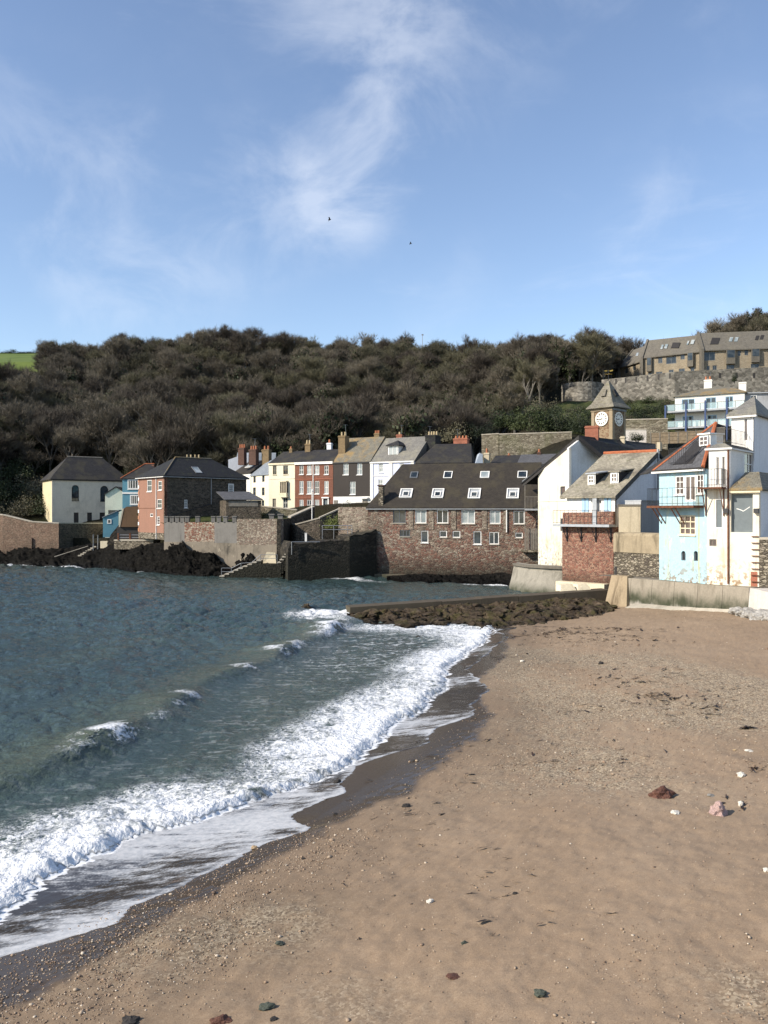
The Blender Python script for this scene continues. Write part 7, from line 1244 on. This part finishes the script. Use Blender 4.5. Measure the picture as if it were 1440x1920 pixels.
def gravel(n):
    r = np.random.default_rng(4); import bmesh
    bm = bmesh.new(); bmesh.ops.create_icosphere(bm, subdivisions=1, radius=1); bm.verts.ensure_lookup_table(); bv = np.array([v.co[:] for v in bm.verts]); bf = np.array([[v.index for v in f.verts] for f in bm.faces]); bm.free()
    Y = 9 * np.exp(r.uniform(0, 1, n * 6) ** .8 * math.log(58 / 9)); X = -.48 * Y + r.uniform(0, 1, n * 6) * .96 * Y; d = X - Xsm(Y); T = samp(T1, X + 3, Y * .55, 15)
    c1_ = on_sand(1050, 1440); c2_ = on_sand(1150, 1300); c3_ = on_sand(240, 1800)
    dens = .05 + .5 * sst(.7, 1.7, T) + .9 * np.exp(-((X - c1_.x) / 2.4) ** 2 - ((Y - c1_.y) / 2.2) ** 2) + .9 * np.exp(-((X - c2_.x) / 4.2) ** 2 - ((Y - c2_.y) / 8) ** 2) + .7 * np.exp(-((X - c3_.x) / 1.7) ** 2 - ((Y - c3_.y) / 1.3) ** 2) + .8 * np.exp(-((d - 1.6) / 1.3) ** 2) * sst(24, 14, Y) * (.4 + sst(-.3, 1, samp(T2, X, Y, 6))); keep = (r.uniform(0, 1.2, n * 6) < dens) & (d > .1); X, Y = X[keep][:n], Y[keep][:n]; m = len(X); Z = sandz(X, Y)
    s = .0062 * np.exp(r.normal(0, .42, m)) * (1 + Y / 34) * np.where(r.uniform(0, 1, m) < .015, 1.9, 1); sc_ = np.stack([s * r.uniform(.8, 1.5, m), s * r.uniform(.7, 1.2, m), s * r.uniform(.4, .8, m)], -1); a = r.uniform(0, 6.28, m)
    v = bv[None] * (1 + r.uniform(-.22, .22, (m, len(bv), 1))) * sc_[:, None]; ca, sa = np.cos(a)[:, None], np.sin(a)[:, None]; vx = v[..., 0] * ca - v[..., 1] * sa; vy = v[..., 0] * sa + v[..., 1] * ca; v = np.stack([vx + X[:, None], vy + Y[:, None], v[..., 2] + (Z + s * .25)[:, None]], -1)
    me = bpy.data.meshes.new('gravel'); f = (bf[None] + (np.arange(m) * len(bv))[:, None, None]).reshape(-1, 3); me.vertices.add(m * len(bv)); me.vertices.foreach_set('co', v.reshape(-1).astype(np.float32)); me.loops.add(len(f) * 3); me.polygons.add(len(f)); me.loops.foreach_set('vertex_index', f.reshape(-1).astype(np.int32)); me.polygons.foreach_set('loop_start', np.arange(0, len(f) * 3, 3, dtype=np.int32)); me.update(calc_edges=True)
    at = me.attributes.new('tone', 'FLOAT', 'POINT'); at.data.foreach_set('value', np.repeat(np.clip(r.beta(2.2, 1.8, m), 0, 1), len(bv)).astype(np.float32)); me.shade_smooth(); return me
tag(put('gravel', gravel(34000), M['gravel']), 'loose buff and grey gravel strewn over the sand', 'gravel', kind='stuff')
def weed(n):
    r = random.Random(9); v = []; f = []
    spots = [(1240, 1308, 70, 12, 60), (1130, 1200, 160, 14, 90), (1050, 1185, 120, 10, 80), (1000, 1192, 60, 8, 30), (1400, 1366, 16, 3, 26), (1180, 1270, 160, 40, 60), (1300, 1330, 120, 30, 50), (1370, 1300, 70, 30, 26), (1410, 1440, 30, 10, 14), (1090, 1330, 60, 10, 22), (1385, 1505, 30, 20, 8), (1150, 1420, 150, 60, 26), (950, 1230, 60, 20, 16), (900, 1420, 200, 60, 26), (760, 1540, 200, 80, 22), (950, 1680, 260, 140, 24), (1100, 1180, 260, 6, 90)]
    for cx, cy, sx, sy, m in spots:
        for k in range(m):
            px, py = cx + r.gauss(0, sx * .45), cy + r.gauss(0, sy * .45)
            if py < 1165 or px > 1445: continue
            p = on_sand(px, py); L_ = r.uniform(.04, .16) * (.5 + p.y / 40); w = L_ * r.uniform(.15, .4); a = r.gauss(.1, .6); ca, sa = math.cos(a), math.sin(a); i = len(v); prev = None
            for q in range(4): t_ = q / 3 - .5; h_ = .012 + r.uniform(0, .05) * (.5 + p.y / 40); ww = w * (1 - abs(t_) * 1.3); c = (p.x + ca * L_ * 2 * t_ + r.gauss(0, .01), p.y + sa * L_ * 2 * t_, p.z + h_); v.extend([(c[0] - sa * ww, c[1] + ca * ww, c[2] - .012), (c[0] + sa * ww, c[1] - ca * ww, c[2])])
            for q in range(3): f.append((i + 2 * q, i + 2 * q + 1, i + 2 * q + 3, i + 2 * q + 2))
    me = bpy.data.meshes.new('seaweed'); me.from_pydata(v, [], f); me.update(); return me
tag(put('seaweed', weed(0), M['seaweed']), 'dark shreds of dried seaweed scattered on the sand', 'seaweed', kind='stuff')

# television aerials on the chimneys
def aerial(par, px, y0, y1, Y, w=.55):
    p, q = P3(px, y0, Y), P3(px, y1, Y); m = MB(); m.tube(p - Vector((0, 0, .6)), q, .022, 4); m.tube(q - Vector((w / 2, .15, .05)), q + Vector((w / 2, .15, -.05)), .015, 4)
    for k in range(4): c = q + Vector((w * (k / 3 - .5), .3 * (k / 3 - .5), -.05)); m.tube(c - Vector((.05, .22, 0)), c + Vector((.05, .22, 0)), .010, 4)
    m.build('aerial', M['grey_metal'], par)
for par, px, y0, y1, Y in ((bh, 581, 832, 814, 119.5), (bh, 648, 812, 796, 115.5), (lh, 753, 815, 797, 114.5), (lh, 806, 815, 799, 111.5), (c_, 478, 840, 822, 126), (dh, 858, 822, 805, 110), (rs, 905, 868, 854, 100.4), (bb, 1332, 712, 698, 131)): aerial(par, px, y0, y1, Y)
